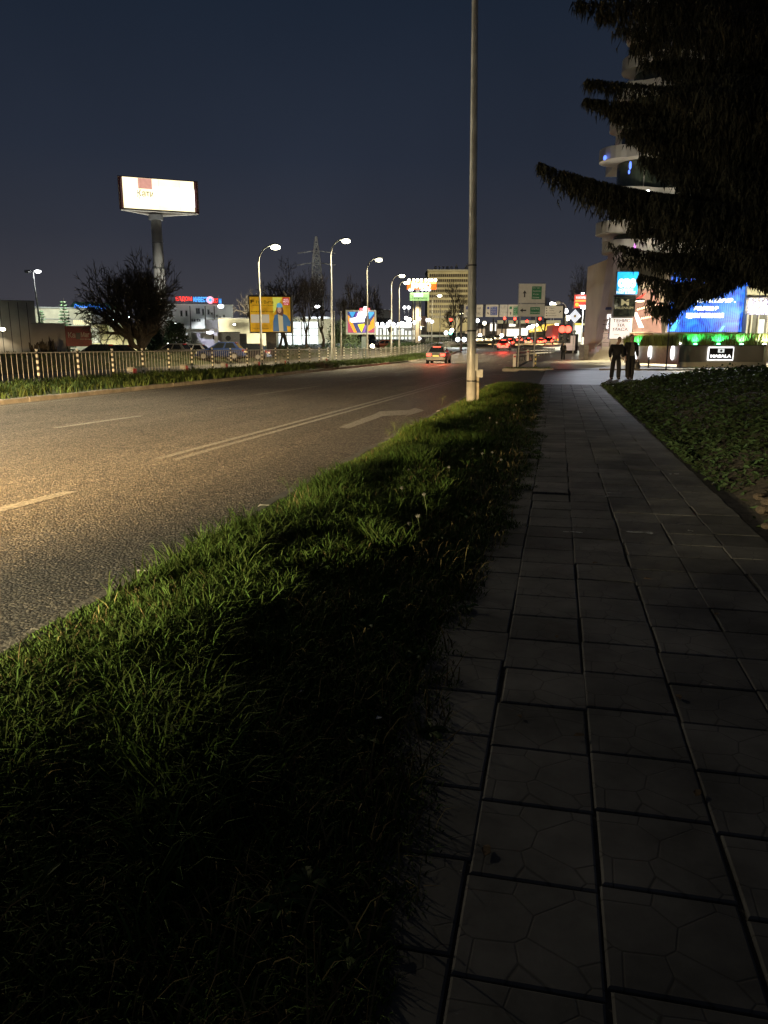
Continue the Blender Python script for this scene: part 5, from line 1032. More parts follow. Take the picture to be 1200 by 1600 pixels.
for i, (px, py, D) in enumerate(((746,501,240),(735,498,220),(884,486,150),(866,476,190),(862,475,200),(887,497,150),(750,524,230),(706,516,200),(697,520,210),(660,512,190),(832,510,235),(838,508,240),(826,512,236),(870,507,225),(779,528,240),(806,529,238),(784,524,238),(757,505,235))):
    p = at(px, py, D); g_ = Vector((p.x, p.y, min(p.z-2.5, zr(p.y)))); t = thing('junction_lamp', 'small glaring lamp among the lights at the far end of the street', 'lamp', g_, YAW, 'small lamps at the far end of the street')
    h_ = p.z-g_.z; MB().tube([(0,0,0),(0,0,h_)], .06, 6).build('pole', m_galv, t); mb = MB(); mb.ball((0,0,h_), .34+.0008*D, 10, 7); mb.build('lamp_glass', (e_lampw, e_lamp)[i % 2], t, True)
# ================================================================== BARE TREES
def bare_tree(name, label, px, D, Ht, Wd, seed, trunk=.28, depth=6, zb=.3, fork=.16, group='bare trees beyond the railing', tw=.016, kids=4, cat='tree', spread=1.):
    r0 = random.Random(seed); f = Fr(D, px, z=zb); t = thing(name, label, cat, f.o, f.rot, group=group); tk = MB(); cw = MB(); H0 = Ht*fork
    def seg(p, d, L, r, lev):
        mid = p+d*L*.5+Vector((r0.gauss(0,1), r0.gauss(0,1), r0.gauss(0,.5)))*L*.05; q = p+d*L+Vector((r0.gauss(0,1), r0.gauss(0,1), r0.gauss(0,.6)))*L*.10
        (tk if lev <= 1 else cw).tube([p, mid, q], [r, r*.82, r*(.62 if lev < depth else .15)], 7 if lev <= 1 else (4 if lev < 4 else 3), cap=False)
        if lev >= depth: return
        k = kids if lev < 2 else r0.choice((2, 3, 3, 4) if depth < 7 else (2, 3, 3, 3, 3, 3))
        for i in range(k):
            a = 2*PI*(i+r0.random()*.8)/k; el_ = r0.uniform(.28, .8)*spread*(1.1 if lev == 0 else 1); side = d.orthogonal().normalized(); side.rotate(Matrix.Rotation(a, 3, d)); nd = (d*math.cos(el_)+side*math.sin(el_)); nd.z += .10; nd.normalize()
            f0 = r0.uniform(.55, 1) if lev else r0.uniform(.8, 1); seg(p.lerp(q, f0), nd, L*r0.uniform(.60, .86), max(tw, r*.56), lev+1)
    seg(Vector((0,0,-.2)), Vector((0,0,1)), H0, trunk, 0)
    # scale the crown to the tree's own height and width
    zs = [v[2] for v in cw.v]; xs = sorted(abs(v[0]) for v in cw.v); kz = (Ht-H0)/(max(zs)-H0); kx = (Wd/2)/xs[int(len(xs)*.992)]
    for m in (tk, cw): m.v = [((v[0]*(kx if v[2] > H0*.8 else 1+(kx-1)*max(0, v[2])/(H0*.8)), v[1]*(kx if v[2] > H0*.8 else 1+(kx-1)*max(0, v[2])/(H0*.8)), (v[2] if v[2] < H0 else H0+(v[2]-H0)*kz))) for v in m.v]
    tk.build('trunk', m_bark, t, True); cw.build('crown', m_twig, t); return t
s = lambda D, px: px*D/1208
bare_tree('bare_tree', 'big round bare tree with a dense twiggy crown beside the billboard mast', 224, 72, s(72,541-388)+1, s(72,150), 11, .25, 7, fork=.11, tw=.009, kids=5, spread=1.0)
for (px, pt, w_, D, sd, la, fk) in ((446, 408, 90, 100, 21, 'tall bare tree right behind the yellow billboard', .22), (478, 420, 60, 104, 22, 'bare tree between the yellow billboard and the lattice pylon', .25), (503, 425, 52, 108, 23, 'bare tree with a forked trunk at the foot of the lattice pylon', .3), (536, 438, 60, 118, 24, 'bare tree right of the second street lamp', .2), (400, 445, 60, 125, 25, 'small far bare tree left of the yellow billboard', .2), (575, 455, 50, 190, 26, 'far bare tree above the coloured billboard', .15), (850, 478, 40, 260, 27, 'faint bare tree on the hill beyond the right end of the gantry', .15), (905, 425, 50, 190, 28, 'dim bare tree above the red and blue billboard', .2), (710, 455, 60, 240, 29, 'bare tree before the office block', .15)):
    bare_tree('bare_tree', la, px, D, s(D,541-pt)+1, s(D,w_), sd, .3, 7 if D < 112 else 6, fork=fk, tw=.006+.00008*D, kids=4 if D > 112 else 3, zb=.3+zr(at(px,541,D).y)*.8)
bare_tree('bare_tree', 'slim bare sapling in front of the floodlit yellow shed', 191, 82, 6.0, 4.2, 31, .10, 5, fork=.3, kids=3)
bare_tree('bare_tree', 'leaning bare tree whose trunk shows below the yellow billboard', 437, 98, 9, 6.5, 32, .26, 5, fork=.3, kids=4)
bare_tree('bare_tree', 'bare sapling before the yellow shed left of the round tree', 163, 84, 5, 3.6, 33, .08, 5, fork=.3, kids=3)
for (px, D, h, w_, sd, la) in ((62, 66, 1.3, 3.6, 41, 'low tangled dry bush before the grey block'), (85, 64, .9, 3.0, 42, 'low dry bush before the boundary wall')):
    bare_tree('dry_bush', la, px, D, h+.6, w_, sd, .06, 5, fork=.08, group='dry bushes before the grey block', kids=6, cat='bush', spread=1.2)
# dark evergreen bushes behind the mast
def bush(px, D, w_, h, label, seed, mat=None):
    r0 = random.Random(seed); f = Fr(D, px, z=.3); t = thing('evergreen_bush', label, 'bush', f.o, f.rot, group='bushes beyond the railing'); mb = MB()
    for i in range(2600):
        a, u = r0.uniform(0, 2*PI), r0.uniform(0, 1); rr = (1-.45*u*u)*w_/2*(.7+.3*r0.random())*(1+.3*noise.noise((math.cos(a)*2, math.sin(a)*2, u*3+seed))); p = Vector((math.cos(a)*rr*r0.uniform(.3,1), math.sin(a)*rr*r0.uniform(.3,1), u*h*(1+.2*noise.noise((a, u, seed)))))
        d = Vector((r0.gauss(0,1), r0.gauss(0,1), r0.gauss(0,1))).normalized()*.13; k = d.orthogonal().normalized()*.08; mb.add([p-d, p-k, p+d, p+k], [(0,1,2,3)])
    mb.build('foliage', mat or m_spr, t); st_ = MB()
    for i in range(4): st_.tube([(0,0,-.1), (r0.uniform(-.3,.3)*w_*.4, r0.uniform(-.3,.3), h*.6)], [.05,.02], 5)
    st_.build('stem', m_bark, t)
bush(276, 88, 3.6, 3.6, 'dark evergreen bush right of the billboard mast', 1); bush(535, 104, 6, 4.2, 'dark evergreen mass left of the coloured billboard', 2); bush(241, 86, 2.4, 3.0, 'dark evergreen bush left of the billboard mast', 3); bush(665, 120, 8, 1.5, 'clipped dark hedge behind the railing before the shop', 5); bush(630, 112, 8, 1.6, 'low dark hedge behind the railing right of the lamp poles', 6)
# ================================================================== RIGHT SIDE
# red and blue billboard, fuel station
f = Fr(150, 916, py=560); f.o.z = zr(f.o.y); X, Z = f.x, f.z
t = thing('red_blue_billboard', 'wide backlit billboard, red on its left half and blue on its right', 'billboard', f.o, f.rot)
MB().box(X(892.5), X(941), 0, .6, Z(482.3), Z(459.5), c=.05).build('box', m_dark, t); MB().box(X(893.5), X(914.5), -.03, -.004, Z(481.3), Z(460.5)).build('red_half', E('red_print_glow', (.85,.10,.07), .95), t); MB().box(X(914.7), X(940), -.03, -.004, Z(481.3), Z(460.5)).build('blue_half', E('blue_print_glow', (.10,.45,.80), 1), t)
def flat2(name, polys, mat, y=-.05):
    mb = MB()
    for a, c_, b_, d_ in polys: mb.box(X(a), X(c_), y, y+.014, Z(d_), Z(b_))
    return mb.build(name, mat, t)
flat2('white_print', [(896,913,463,466.5),(925,939,463.5,467.5),(901,912,476.5,478.5)], E('white_print2', (1,.92,.9), 1.3)); flat2('orange_band', [(895,914,468.5,471.5)], E('orange_band', (1,.55,.12), 1)); flat2('product', [(917,921,471,475.5),(929,932.5,471,476),(922,926,474,480),(934,938.5,473.5,480)], E('cream_print2', (.9,.85,.7), 1))
tb = MB(); text_into(tb, 'ПРОМОЦИЯ', X(904), Z(464.7), X(912)-X(897), .42, -.07, bold=.02); tb.build('lettering', m_red, t); mb = MB(); mb.disc(X(898), Z(476), .36, -.06, -.035, 14); mb.build('yellow_dot', E('yellow_dot', (1,.75,.1), 1.1), t)
mb = MB()
for px in (904.5, 917, 930): mb.ball((X(px), -.8, Z(458.8)), (.3,.3,.16), 8, 6)
mb.build('top_lamps', e_lampw, t, True); MB().box(X(914), X(918), .1, .5, -.3, Z(482.5)).build('mast', m_galv, t)
f = Fr(128, 930, z=zr(124)); X, Z = f.x, f.z
t = thing('fuel_station', 'fuel station with a pale column, thin canopy beam and lit orange kiosk', 'fuel station', f.o, f.rot)
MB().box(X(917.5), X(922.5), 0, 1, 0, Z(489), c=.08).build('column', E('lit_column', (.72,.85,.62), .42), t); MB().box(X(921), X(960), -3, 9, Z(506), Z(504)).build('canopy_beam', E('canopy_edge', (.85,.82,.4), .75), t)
MB().box(X(927), X(950), 4, 8, 0, Z(518)).build('kiosk', M('kiosk_orange', (.5,.3,.1), .6), t); mb = MB()
for i in range(4): mb.box(X(928+i*3), X(930.4+i*3), 3.9, 3.98, Z(534), Z(521))
mb.build('kiosk_window', E('kiosk_glow', (1,.70,.28), 1.1, True), t); MB().box(X(927), X(940), 3.8, 3.97, Z(520.5), Z(518.5)).build('fascia', E('kiosk_fascia', (1,.45,.1), 1), t)
for px in (905.5, 910.5, 915): 
    mb = MB(); mb.box(X(px)-.35, X(px)+.35, -1, -.5, 0, Z(527), c=.06); mb.build('fuel_pump', M('pump_white', (.6,.62,.6), .5), t)
light('SPOT', 'canopy_light', t, (X(925), -1, Z(507.5)), (1,.95,.7), 5200, .4, (0,-.1,-1), 150); light('SPOT', 'canopy_light', t, (X(908), -4, Z(500)), (1,.97,.75), 5200, .4, (0,-.2,-1), 150)
for (px, py, rx, la, mt_) in ((938.5, 497.5, 5.0, 'round yellow lit sign on the fuel station beam', E('yellow_disc', (1,.80,.02), 1.1)),):
    p = at(px, py, 126); t = thing('round_sign', la, 'sign', p); mb = MB(); mb.disc(0, 0, .55, -.12, 0, 20); mb.build('disc', mt_, t); mb = MB(); mb.disc(0, 0, .2, -.15, -.125, 12); mb.build('emblem', m_black, t); MB().box(-.05,.05,.01,.08,-1.0,.3).build('bracket', m_dark, t)
p = at(912, 480.5, 118); g_ = Vector((p.x, p.y, zr(p.y))); t = thing('street_lamp', 'glaring white lamp below the red and blue billboard', 'street lamp', g_, group='street lamps along the road'); h_ = p.z-g_.z
MB().tube([(0,.3,0),(0,.3,h_+.1),(0,0,h_+.25)], .08, 8).build('pole', m_galv, t); mb = MB(); mb.ball((0,-.1,h_), (.5,.3,.22), 12, 7); mb.build('diffuser', e_lampw, t, True); light('SPOT', 'lamp_light', t, (0,-.1,h_-.4), (1,.98,.85), 4200, .2, None, 150)
# ------------------------------------------------------------------ mall
f = Fr(80, 960, z=.02); X, Z = f.x, f.z
m_band = M('balcony_cladding', (.50,.48,.44), .55, var=.12, scale=.5, dirt=.2); m_mg = M('storey_glass', (.05,.065,.05), .15, var=.5, scale=.5)
t = thing('mall_tower', 'tall building of wavy pale balcony bands and dark glass behind the conifer', 'building', f.o, f.rot)
lv2 = [(392, 951, 0), (362, 941, 1), (310, 955, 2), (245, 947, 1), (195, 964, 2), (145, 975, 1), (100, 984, 0), (50, 992, 2), (0, 1000, 1), (-55, 1000, 0), (-110, 1000, 0)]
def wave(xl, bul, ph):
    pts = []
    for i in range(13):
        a = -PI/2+PI*i/12; pts.append((xl+bul-bul*math.cos(a), 2.2-2.2*math.sin(a)*-1 if False else 2.2+2.2*math.sin(a)))
    left = pts[::-1]                                    # back to front around the rounded end
    fr_ = [(xl+bul+k*1.5, -1.1*math.sin(k*.55+ph)-.4*(k > 2)) for k in range(1, 20)]
    return left+fr_+[(xl+bul+29, 9), (xl+bul+.5, 9)]
for i, (py, px, ph) in enumerate(lv2):
    xl = X(px, py); z = Z(py); mb = MB(); mb.slab(wave(xl, 2.0, ph*1.4), z, z+1.15); mb.build('balcony_band', m_band, t)
    if i+1 < len(lv2):
        z2 = Z(lv2[i+1][0]); xg = max(xl, X(lv2[i+1][1], py))+1.1; mb = MB(); mb.slab([(x+.9, y+.9) for x, y in wave(xg-.6, 1.6, ph*1.4)], z+1.151, z2-.001); mb.build('storey_glass', m_mg, t); mb = MB()
        for k_ in range(1, 24): q_ = xg+1.4+k_*.9; mb.tube([(q_, -1.1*math.sin((q_-xl-2)/1.5*.55+ph*1.4)+.72-.4*(q_-xl > 6.5), z+1.15), (q_, -1.1*math.sin((q_-xl-2)/1.5*.55+ph*1.4)+.72-.4*(q_-xl > 6.5), z2)], .05, 5)
        mb.build('mullions', m_band, t)
MB().prism([(X(940),0),(X(951),0),(X(966),Z(384)),(X(955),Z(384))], .4, 3).build('slanted_wall', M('mauve_cladding', (.40,.34,.35), .7, var=.12, scale=.8, dirt=.2), t)
mb = MB()
for py in (500, 507, 514, 521, 528, 535): mb.box(X(941.5), X(952), .34, .38, Z(py)-.03, Z(py)+.03)
mb.build('joint', m_dark, t); MB().box(X(943.5), X(953.5), .1, .38, Z(484), Z(479.5), c=.1).build('blue_sign', M('dark_blue_sign', (.03,.04,.16), .4), t)
tb = MB()
for i, s_ in enumerate('БАР'): text_into(tb, s_, X(950.6), Z(494.5+i*8), .4, .42, .30, bold=.03)
tb.build('vertical_lettering', e_wsign, t)
MB().box(X(966), X(1220), 3, 14, 0, Z(395)).build('lower_wall', M('lower_cladding', (.36,.33,.26), .7, var=.12, scale=.5), t)
MB().prism([(X(1012),Z(268)),(X(1042),Z(268)),(X(1042),Z(228)),(X(1012),Z(228))], -2.1, -2.0).build('lit_glazing', E('olive_glow', (.20,.22,.09), .35), t)
e_blue = E('blue_accent', (.10,.20,1), 2.4); mb = MB(); mb.ball((X(951,240)-.1, .9, Z(243)), (.15,.3,.22), 8, 6); mb.ball((X(977,268), -1.5, Z(264)), (.13,.1,.38), 8, 6); mb.ball((X(975,280), -1.5, Z(274)), (.10,.1,.2), 8, 6); mb.build('blue_accent_light', e_blue, t)
mb = MB(); mb.ball((X(984,388), -1.6, Z(388)), (.10,.1,.32), 8, 6); mb.build('magenta_accent_light', E('magenta_accent', (.9,.25,1), 2.4), t)
light('SPOT', 'facade_wash', t, (X(960), -9, Z(480)), (1,.93,.72), 1500, .4, (.25,.75,.9), 95); light('SPOT', 'facade_wash', t, (X(1060), -12, Z(470)), (1,.95,.8), 2300, .4, (0,.8,.9), 110)
# sign stack
f = Fr(74, 972, z=.02); X, Z = f.x, f.z
def signbox(name, label, x0, x1, y0, y1, mat):
    t = thing(name, label, 'sign', f.o, f.rot); MB().box(X(x0), X(x1), 0, .4, Z(y1), Z(y0), c=.03).build('box', m_dark, t); MB().box(X(x0)+.05, X(x1)-.05, -.03, -.002, Z(y1)+.05, Z(y0)-.05).build('face', mat, t)
    MB().box((X(x0)+X(x1))/2-.15, (X(x0)+X(x1))/2+.15, .41, 3, Z(y1)+.3, Z(y1)+.55).build('bracket', m_dark, t); return t
t = signbox('cyan_sign', 'cyan backlit sign with fat round white letters under the conifer tip', 957, 990.5, 424, 460.5, E('cyan_face', (.02,.42,.95), 1.05, True))
tb = MB(); text_into(tb, 'ono', X(973), Z(442.5), X(987)-X(959), Z(435)-Z(449.5), -.06, bold=.07); text_into(tb, 'мобилен', X(972), Z(452), 1.35, .28, -.06, bold=.03); text_into(tb, 'магазин', X(972), Z(456.8), 1.75, .26, -.06, bold=.02); tb.build('lettering', E('soft_white', (1,1,1), 1.15), t)
t = signbox('black_sign', 'black sign with a gold emblem and thin gold lettering, middle of the stack', 955, 988.5, 461.3, 495, M('black_sign_face', (.012,.016,.014), .15, var=.5, scale=.6))
tb = MB(); text_into(tb, 'MILENIUM', X(971.5), Z(481), X(985)-X(958), Z(479.2)-Z(482.8), -.05); text_into(tb, 'M', X(972), Z(472.5), X(978)-X(966), Z(467.5)-Z(477), -.05, bold=.02); tb.build('gold_lettering', E('gold_lettering', (.50,.45,.26), .5), t)
t = signbox('white_sign', 'white lit sign with dark red letters above the two men, bottom of the stack', 950.5, 986, 496, 530, E('white_face', (1,.95,.86), .92, True))
tb = MB(); text_into(tb, 'ТЕНИС', X(968.5), Z(501), X(982)-X(955.5), Z(498.3)-Z(503.7), -.06, bold=.01); text_into(tb, 'НА', X(968.5), Z(508), X(974)-X(963), Z(505.4)-Z(510.6), -.06, bold=.01); text_into(tb, 'МАСА', X(967.5), Z(514.6), X(979)-X(956), Z(511.9)-Z(517.3), -.06, bold=.01); tb.build('lettering', M('dark_red_ink', (.16,.02,.025), .6), t)
tb = MB(); text_into(tb, 'клуб', X(962), Z(523), .5, .2, -.06); tb.build('small_lettering', M('grey_ink', (.35,.30,.28), .6), t)
# stairs with rails
f = Fr(78, 935, z=.02); X, Z = f.x, f.z; t = thing('stairs', 'short concrete stair with pale metal rails at the corner of the mall', 'stairs', f.o, f.rot)
for i in range(5): MB().box(X(924+i*4.2), X(966), i*.0, 3, i*.26+.0, i*.26+.255).build('step', m_signw if i % 1 == 0 else m_conc, t)
for px in (931, 940, 952): 
    z0_ = max(0, (px-924)/4.2*.26); MB().tube([(X(px), -.06, z0_), (X(px), -.06, z0_+1.0)], .03, 6).build('rail_post', m_galv, t)
MB().tube([(X(929), -.06, 1.2), (X(954), -.06, 2.6)], .04, 6).build('handrail', m_galv, t); MB().box(X(917), X(924), 1, 3, 0, 1.5).build('side_wall', m_conc, t)
# leaning slatted front
f = Fr(76, 1010, z=.02); X, Z = f.x, f.z; t = thing('slatted_front', 'leaning brown slatted restaurant front under the conifer', 'facade', f.o, f.rot)
m_sl = M('brown_slats', (.20,.12,.10), .6, var=.3, scale=1); mb = MB()
for i in range(26):
    x0 = X(988+i*1.72); tl = .55+.02*i; z1 = Z(455+i*1.0); mb.prism([(x0,Z(520)),(x0+.075,Z(520)),(x0+.075-tl,z1),(x0-tl,z1)][::1], 0, .12)
mb.build('slats', m_sl, t); MB().prism([(X(986.5),Z(520)),(X(1034),Z(520)),(X(1024),Z(452)),(X(984),Z(452))], .25, .45).build('backing', M('front_backing', (.33,.20,.17), .7, var=.25, scale=.8), t)
e_bulb = E('bulb_warm', (1,.68,.42), 2.2)
for x0_, y0_, dy_ in ((992, 483.5, .9), (999, 497.5, .6)):
    mb = MB(); mb.tube([(X(x0_+i*3.2), -.12, Z(y0_-i*dy_)) for i in range(9)], .02, 5)
    for i in range(9): mb.ball((X(x0_+i*3.2), -.1, Z(y0_-i*dy_)), (.09,.08,.11), 8, 6)
    mb.build('bulb_string', e_bulb, t)
MB().prism([(X(989),Z(470)),(X(999),Z(463.5)),(X(1003),Z(457)),(X(989),Z(466))], -.15, -.02).build('red_ribbon', E('red_ribbon', (.8,.08,.06), .8), t)
MB().prism([(X(985.5),Z(488)),(X(990.5),Z(488)),(X(1003),Z(512)),(X(996),Z(512))], -.2, -.03).build('lit_white_panel', E('lit_panel', (1,.98,.88), 1.7, True), t)
MB().box(X(986), X(1034), .46, 6, Z(520), Z(440)).build('wall_behind', M('warm_wall', (.55,.47,.36), .8, var=.2, scale=.6), t)
light('SPOT', 'entrance_light', t, (X(1000), -1.6, Z(488)), (1,.86,.52), 17000, .3, (-.1,-.25,-1), 112); light('SPOT', 'slat_light', t, (X(1012), -3.5, Z(525)), (1,.8,.6), 700, .2, (0,1,.7), 120)
t2 = t
t = thing('brown_barrier', 'brown panelled terrace barrier left of the green hedge', 'barrier', Fr(72, 1001, z=.02).o); f = Fr(72, 1001, z=.02); X, Z = f.x, f.z
MB().box(X(984), X(1019), 0, .3, Z(533), Z(520.3), c=.02).build('panel', M('barrier_brown', (.16,.07,.045), .6, var=.3, scale=1.2), t); MB().box(X(984), X(1019), .02, .6, 0, Z(533.2)).build('base_wall', m_cream, t); MB().box(X(983), X(1020), -.05, .35, Z(520.2), Z(519.5)).build('cap', m_cream, t)
# LED screen
f = Fr(74, 1103, z=.02); X, Z = f.x, f.z
t = thing('led_screen', 'huge glowing blue video screen with lines of white text behind the conifer', 'screen', f.o, f.rot)
m_led, n, b = nt('led_picture'); t1 = N(n, 'ShaderNodeTexCoord'); w1 = N(n, 'ShaderNodeTexWave', wave_type='BANDS', bands_direction='X'); w1.inputs['Scale'].default_value = 1.55; w1.inputs['Distortion'].default_value = 2.2; w1.inputs['Detail'].default_value = 1; w1.inputs['Detail Scale'].default_value = .5
n5 = N(n, 'ShaderNodeTexNoise'); n5.inputs['Scale'].default_value = .55; n5.inputs['Detail'].default_value = 3; n5.inputs['Distortion'].default_value = 1.5
lk(n, t1.outputs['Object'], w1.inputs['Vector']); lk(n, t1.outputs['Object'], n5.inputs['Vector']); r5 = N(n, 'ShaderNodeValToRGB'); el5 = r5.color_ramp.elements; el5[0].position = .40; el5[0].color = (0,0,0,1); el5[1].position = .72; el5[1].color = (.03,.42,1,1)
lk(n, n5.outputs['Fac'], r5.inputs['Fac']); r6 = N(n, 'ShaderNodeValToRGB'); r6.color_ramp.elements[0].color = (.003,.012,.16,1); r6.color_ramp.elements[1].color = (.03,.13,.95,1); lk(n, w1.outputs['Fac'], r6.inputs['Fac'])
a6 = N(n, 'ShaderNodeMix', data_type='RGBA', blend_type='ADD'); a6.inputs['Factor'].default_value = .7; lk(n, r6.outputs[0], a6.inputs['A']); lk(n, r5.outputs[0], a6.inputs['B']); lk(n, a6.outputs['Result'], b.inputs['Emission Color']); b.inputs['Emission Strength'].default_value = 1.5; b.inputs['Base Color'].default_value = (.01,.01,.02,1)
MB().box(X(1040.5), X(1162), .05, .5, Z(519.5), Z(425)).build('cabinet', m_dark, t); MB().box(X(1041.5), X(1161), -.02, .045, Z(518.5), Z(426)).build('picture', m_led, t)
tb = MB(); text_into(tb, 'НЕДЕЛЯ ЗА ПАЗАР .', X(1100.5), Z(470), X(1143)-X(1059), Z(466)-Z(474.2), -.05, bold=.09); e_led = E('led_white', (.95,.98,1), 2.4); tb.build('lettering', e_led, t); tb = MB(); text_into(tb, 'ВСИЧКО В', X(1098), Z(482), X(1117)-X(1079), Z(479)-Z(486), -.05, bold=.09); tb.build('lettering', e_led, t); tb = MB(); text_into(tb, 'ЕДИН ГОЛЯМ МОЛ', X(1097), Z(493.5), X(1126)-X(1068), Z(489)-Z(498), -.05, bold=.09); tb.build('lettering', e_led, t)
mb = MB(); mb.prism([(X(1042),Z(517.5)),(X(1052),Z(517.5)),(X(1059),Z(500)),(X(1054),Z(500))], -.04, -.025); mb.prism([(X(1120),Z(518)),(X(1125),Z(518)),(X(1130),Z(509)),(X(1126),Z(509))], -.04, -.025); mb.build('cyan_streak', E('cyan_streak', (.08,.5,1), 1.2), t)
MB().box(X(1060), X(1064), .51, 3, Z(450), Z(446)).build('bracket', m_dark, t)
# pale side wing with light curtain
f = Fr(73, 1185, z=.02); X, Z = f.x, f.z; t = thing('pale_wing', 'pale yellow wing with bluish fairy lights over its windows at the right edge', 'building', f.o, f.rot)
MB().box(X(1163.5), X(1240), .6, 8, 0, Z(446)).build('wall', M('pale_wing_wall', (.62,.58,.40), .7, var=.1), t); mb = MB()
for x0, x1 in ((1163.5,1166),(1170,1172.3),(1181,1183),(1195,1198),(1208,1211)): mb.box(X(x0), X(x1), .1, .59, Z(525), Z(490))
mb.build('window_posts', m_cream, t); MB().box(X(1166), X(1208), .35, .58, Z(524), Z(491)).build('windows', M('wing_glass', (.10,.10,.08), .15), t); MB().box(X(1184), X(1193), .30, .345, Z(522), Z(499)).build('lit_door', E('lit_door', (.75,.8,.85), .75), t)
mb = MB()
for i in range(520): x = random.uniform(1163, 1225); y = 466+25*random.random()**.8; mb.ball((X(x), .0, Z(y)), .035+.03*random.random(), 5, 4)
mb.build('fairy_lights', E('fairy_light', (.62,.60,1), 2.6), t); MB().box(X(1163), X(1225), .05, .5, Z(466), Z(465)).build('lintel', m_cream, t)
light('SPOT', 'wing_light', t, (X(1188), -4, Z(500)), (1,.93,.7), 2500, .3, (0,1,.35), 120)
# planter wall with hedge
f = Fr(50.5, 1120, z=.02); X, Z = f.x, f.z; t = thing('planter_wall', 'grey planter wall with a cream foot along the forecourt', 'wall', f.o, f.rot)
MB().box(X(1063), X(1194), 0, .5, Z(565.5), Z(540.2)).build('wall', M('planter_grey', (.20,.18,.14), .5, var=.1, scale=.7), t); MB().box(X(1064), X(1193), -.12, .5, Z(580), Z(565.7)).build('foot', m_cream, t); MB().box(X(1062.5), X(1194.5), -.06, .6, Z(540), Z(539.2)).build('cap', m_dark, t)
MB().box(X(1194.2), X(1198), -.2, .4, -.2, Z(538)).build('end_pier', m_cream, t)
mb = MB(); pts = []
for i in range(13): a = i/12; pts.append((X(1062-46*a), 5.2*math.sin(a*PI/2)))
for p, q in zip(pts[:-1], pts[1:]): wallq(mb, Vector((q[0], q[1], 0)), Vector((p[0], p[1], 0)), Z(566)-.15, Z(537.5), .3)
mb.build('curved_end', M('curved_mauve', (.30,.25,.22), .4, var=.15), t); mb = MB()
for k in (1.6, 5, 8.6): x = pts[int(k)]; mb.ball((x[0]-.06, x[1]-.12, Z(551)), (.16,.10,.50), 12, 8)
mb.build('oval_light', E('oval_white', (1,1,1), 2.2, True), t, True)
mb = MB()
for i in range(9): x = pts[min(12, i)]; mb.ball((x[0], x[1]-.05, Z(536.5)), .06, 6, 5)
mb.build('rim_light', e_lampw, t)
t = thing('hedge', 'clipped grassy hedge on the planter wall lit green from below', 'hedge', f.o, f.rot); mb = MB(); r0 = random.Random(5)
for i in range(9000):
    u = r0.random(); x = X(1016+190*u); back = 5.0*(1-min(1, (x-pts[-1][0])/(pts[0][0]-pts[-1][0])))**1.6 if x < pts[0][0] else 0; y = back+r0.uniform(.12, .75); h = (Z(519)-Z(540))*(.55+.45*r0.random()); q = r0.uniform(0, PI); w_ = .02; l = Vector((r0.gauss(0,.08), r0.gauss(0,.08), h)); p = Vector((x, y, Z(540.5))); k = Vector((math.cos(q), math.sin(q), 0))*w_
    mb.add([p-k, p+k, p+l*.6+k*1.3, p+l, p+l*.6-k*1.3], [(0,1,2,4),(2,3,4)])
mb.build('foliage', M('hedge_leaf', (.24,.28,.08), .6, var=.3, scale=2, island=.4), t); MB().box(X(1062), X(1210), .8, .9, Z(540.5), Z(520.5)).build('backing', M('hedge_backing', (.10,.12,.04), .9, var=.4, scale=3), t)
for px, col, pw, la, e_ in ((1085, (.05,1,.35), 70, 'green uplight in the hedge, left of the framed sign', E('green_lens', (.15,1,.5), 14)), (1121, (.05,1,.35), 60, 'green uplight in the hedge right above the framed sign', E('green_lens2', (.15,1,.5), 14)), (1157, (.2,1,.45), 40, 'weak green uplight in the hedge right of the framed sign', E('green_lens3', (.4,1,.6), 10)), (1023, (.08,1,.35), 70, 'green uplight at the curved end of the hedge', E('green_lens4', (.2,1,.5), 8)), (1193, (1,.97,.8), 160, 'white uplight at the right end of the hedge', e_lampw)):
    back = 3.6 if px < 1050 else 0; p = Vector(f.o)+Rv*X(px)+Fv*(back-.12)+Zv*Z(538.5)
    u = thing('uplight', la, 'uplight', p, YAW, 'uplights in the hedge'); mb = MB(); mb.tube([(0,0,-.12),(0,0,.02)], .10, 12); mb.build('housing', m_black, u); mb = MB(); mb.ball((0,0,.03), (.11,.11,.06), 12, 6); mb.build('lens', e_, u, True); light('SPOT', 'uplight_glow', u, (0, -.02, .16), col, pw*5, .06, (0, .22, 1), 150, .4)
mb = MB()
t = thing('framed_sign', 'white framed glowing sign with white capitals on the planter wall', 'sign', f.o, f.rot); fw = .045
x0, x1, z0_, z1_ = X(1106), X(1146.5), Z(563), Z(542); MB().box(x0, x1, -.12, -.02, z0_, z1_, c=.06).build('light_frame', E('frame_white', (1,1,1), 2.0, True), t); MB().box(x0+fw*1.6, x1-fw*1.6, -.14, -.125, z0_+fw*1.6, z1_-fw*1.6).build('black_face', m_black, t)
tb = MB(); text_into(tb, 'MASALA', (x0+x1)/2, z0_+(z1_-z0_)*.32, (x1-x0)*.80, (z1_-z0_)*.23, -.16, bold=.03); tb.build('lettering', e_wsign, t); MB().box(X(1121), X(1131), -.15, -.142, Z(551), Z(544.8)).build('emblem_field', E('emblem_white', (.85,.9,.88), .9), t); mb = MB(); mb.disc(X(1126), Z(548), .08, -.165, -.152, 12); mb.build('emblem', m_dark, t)
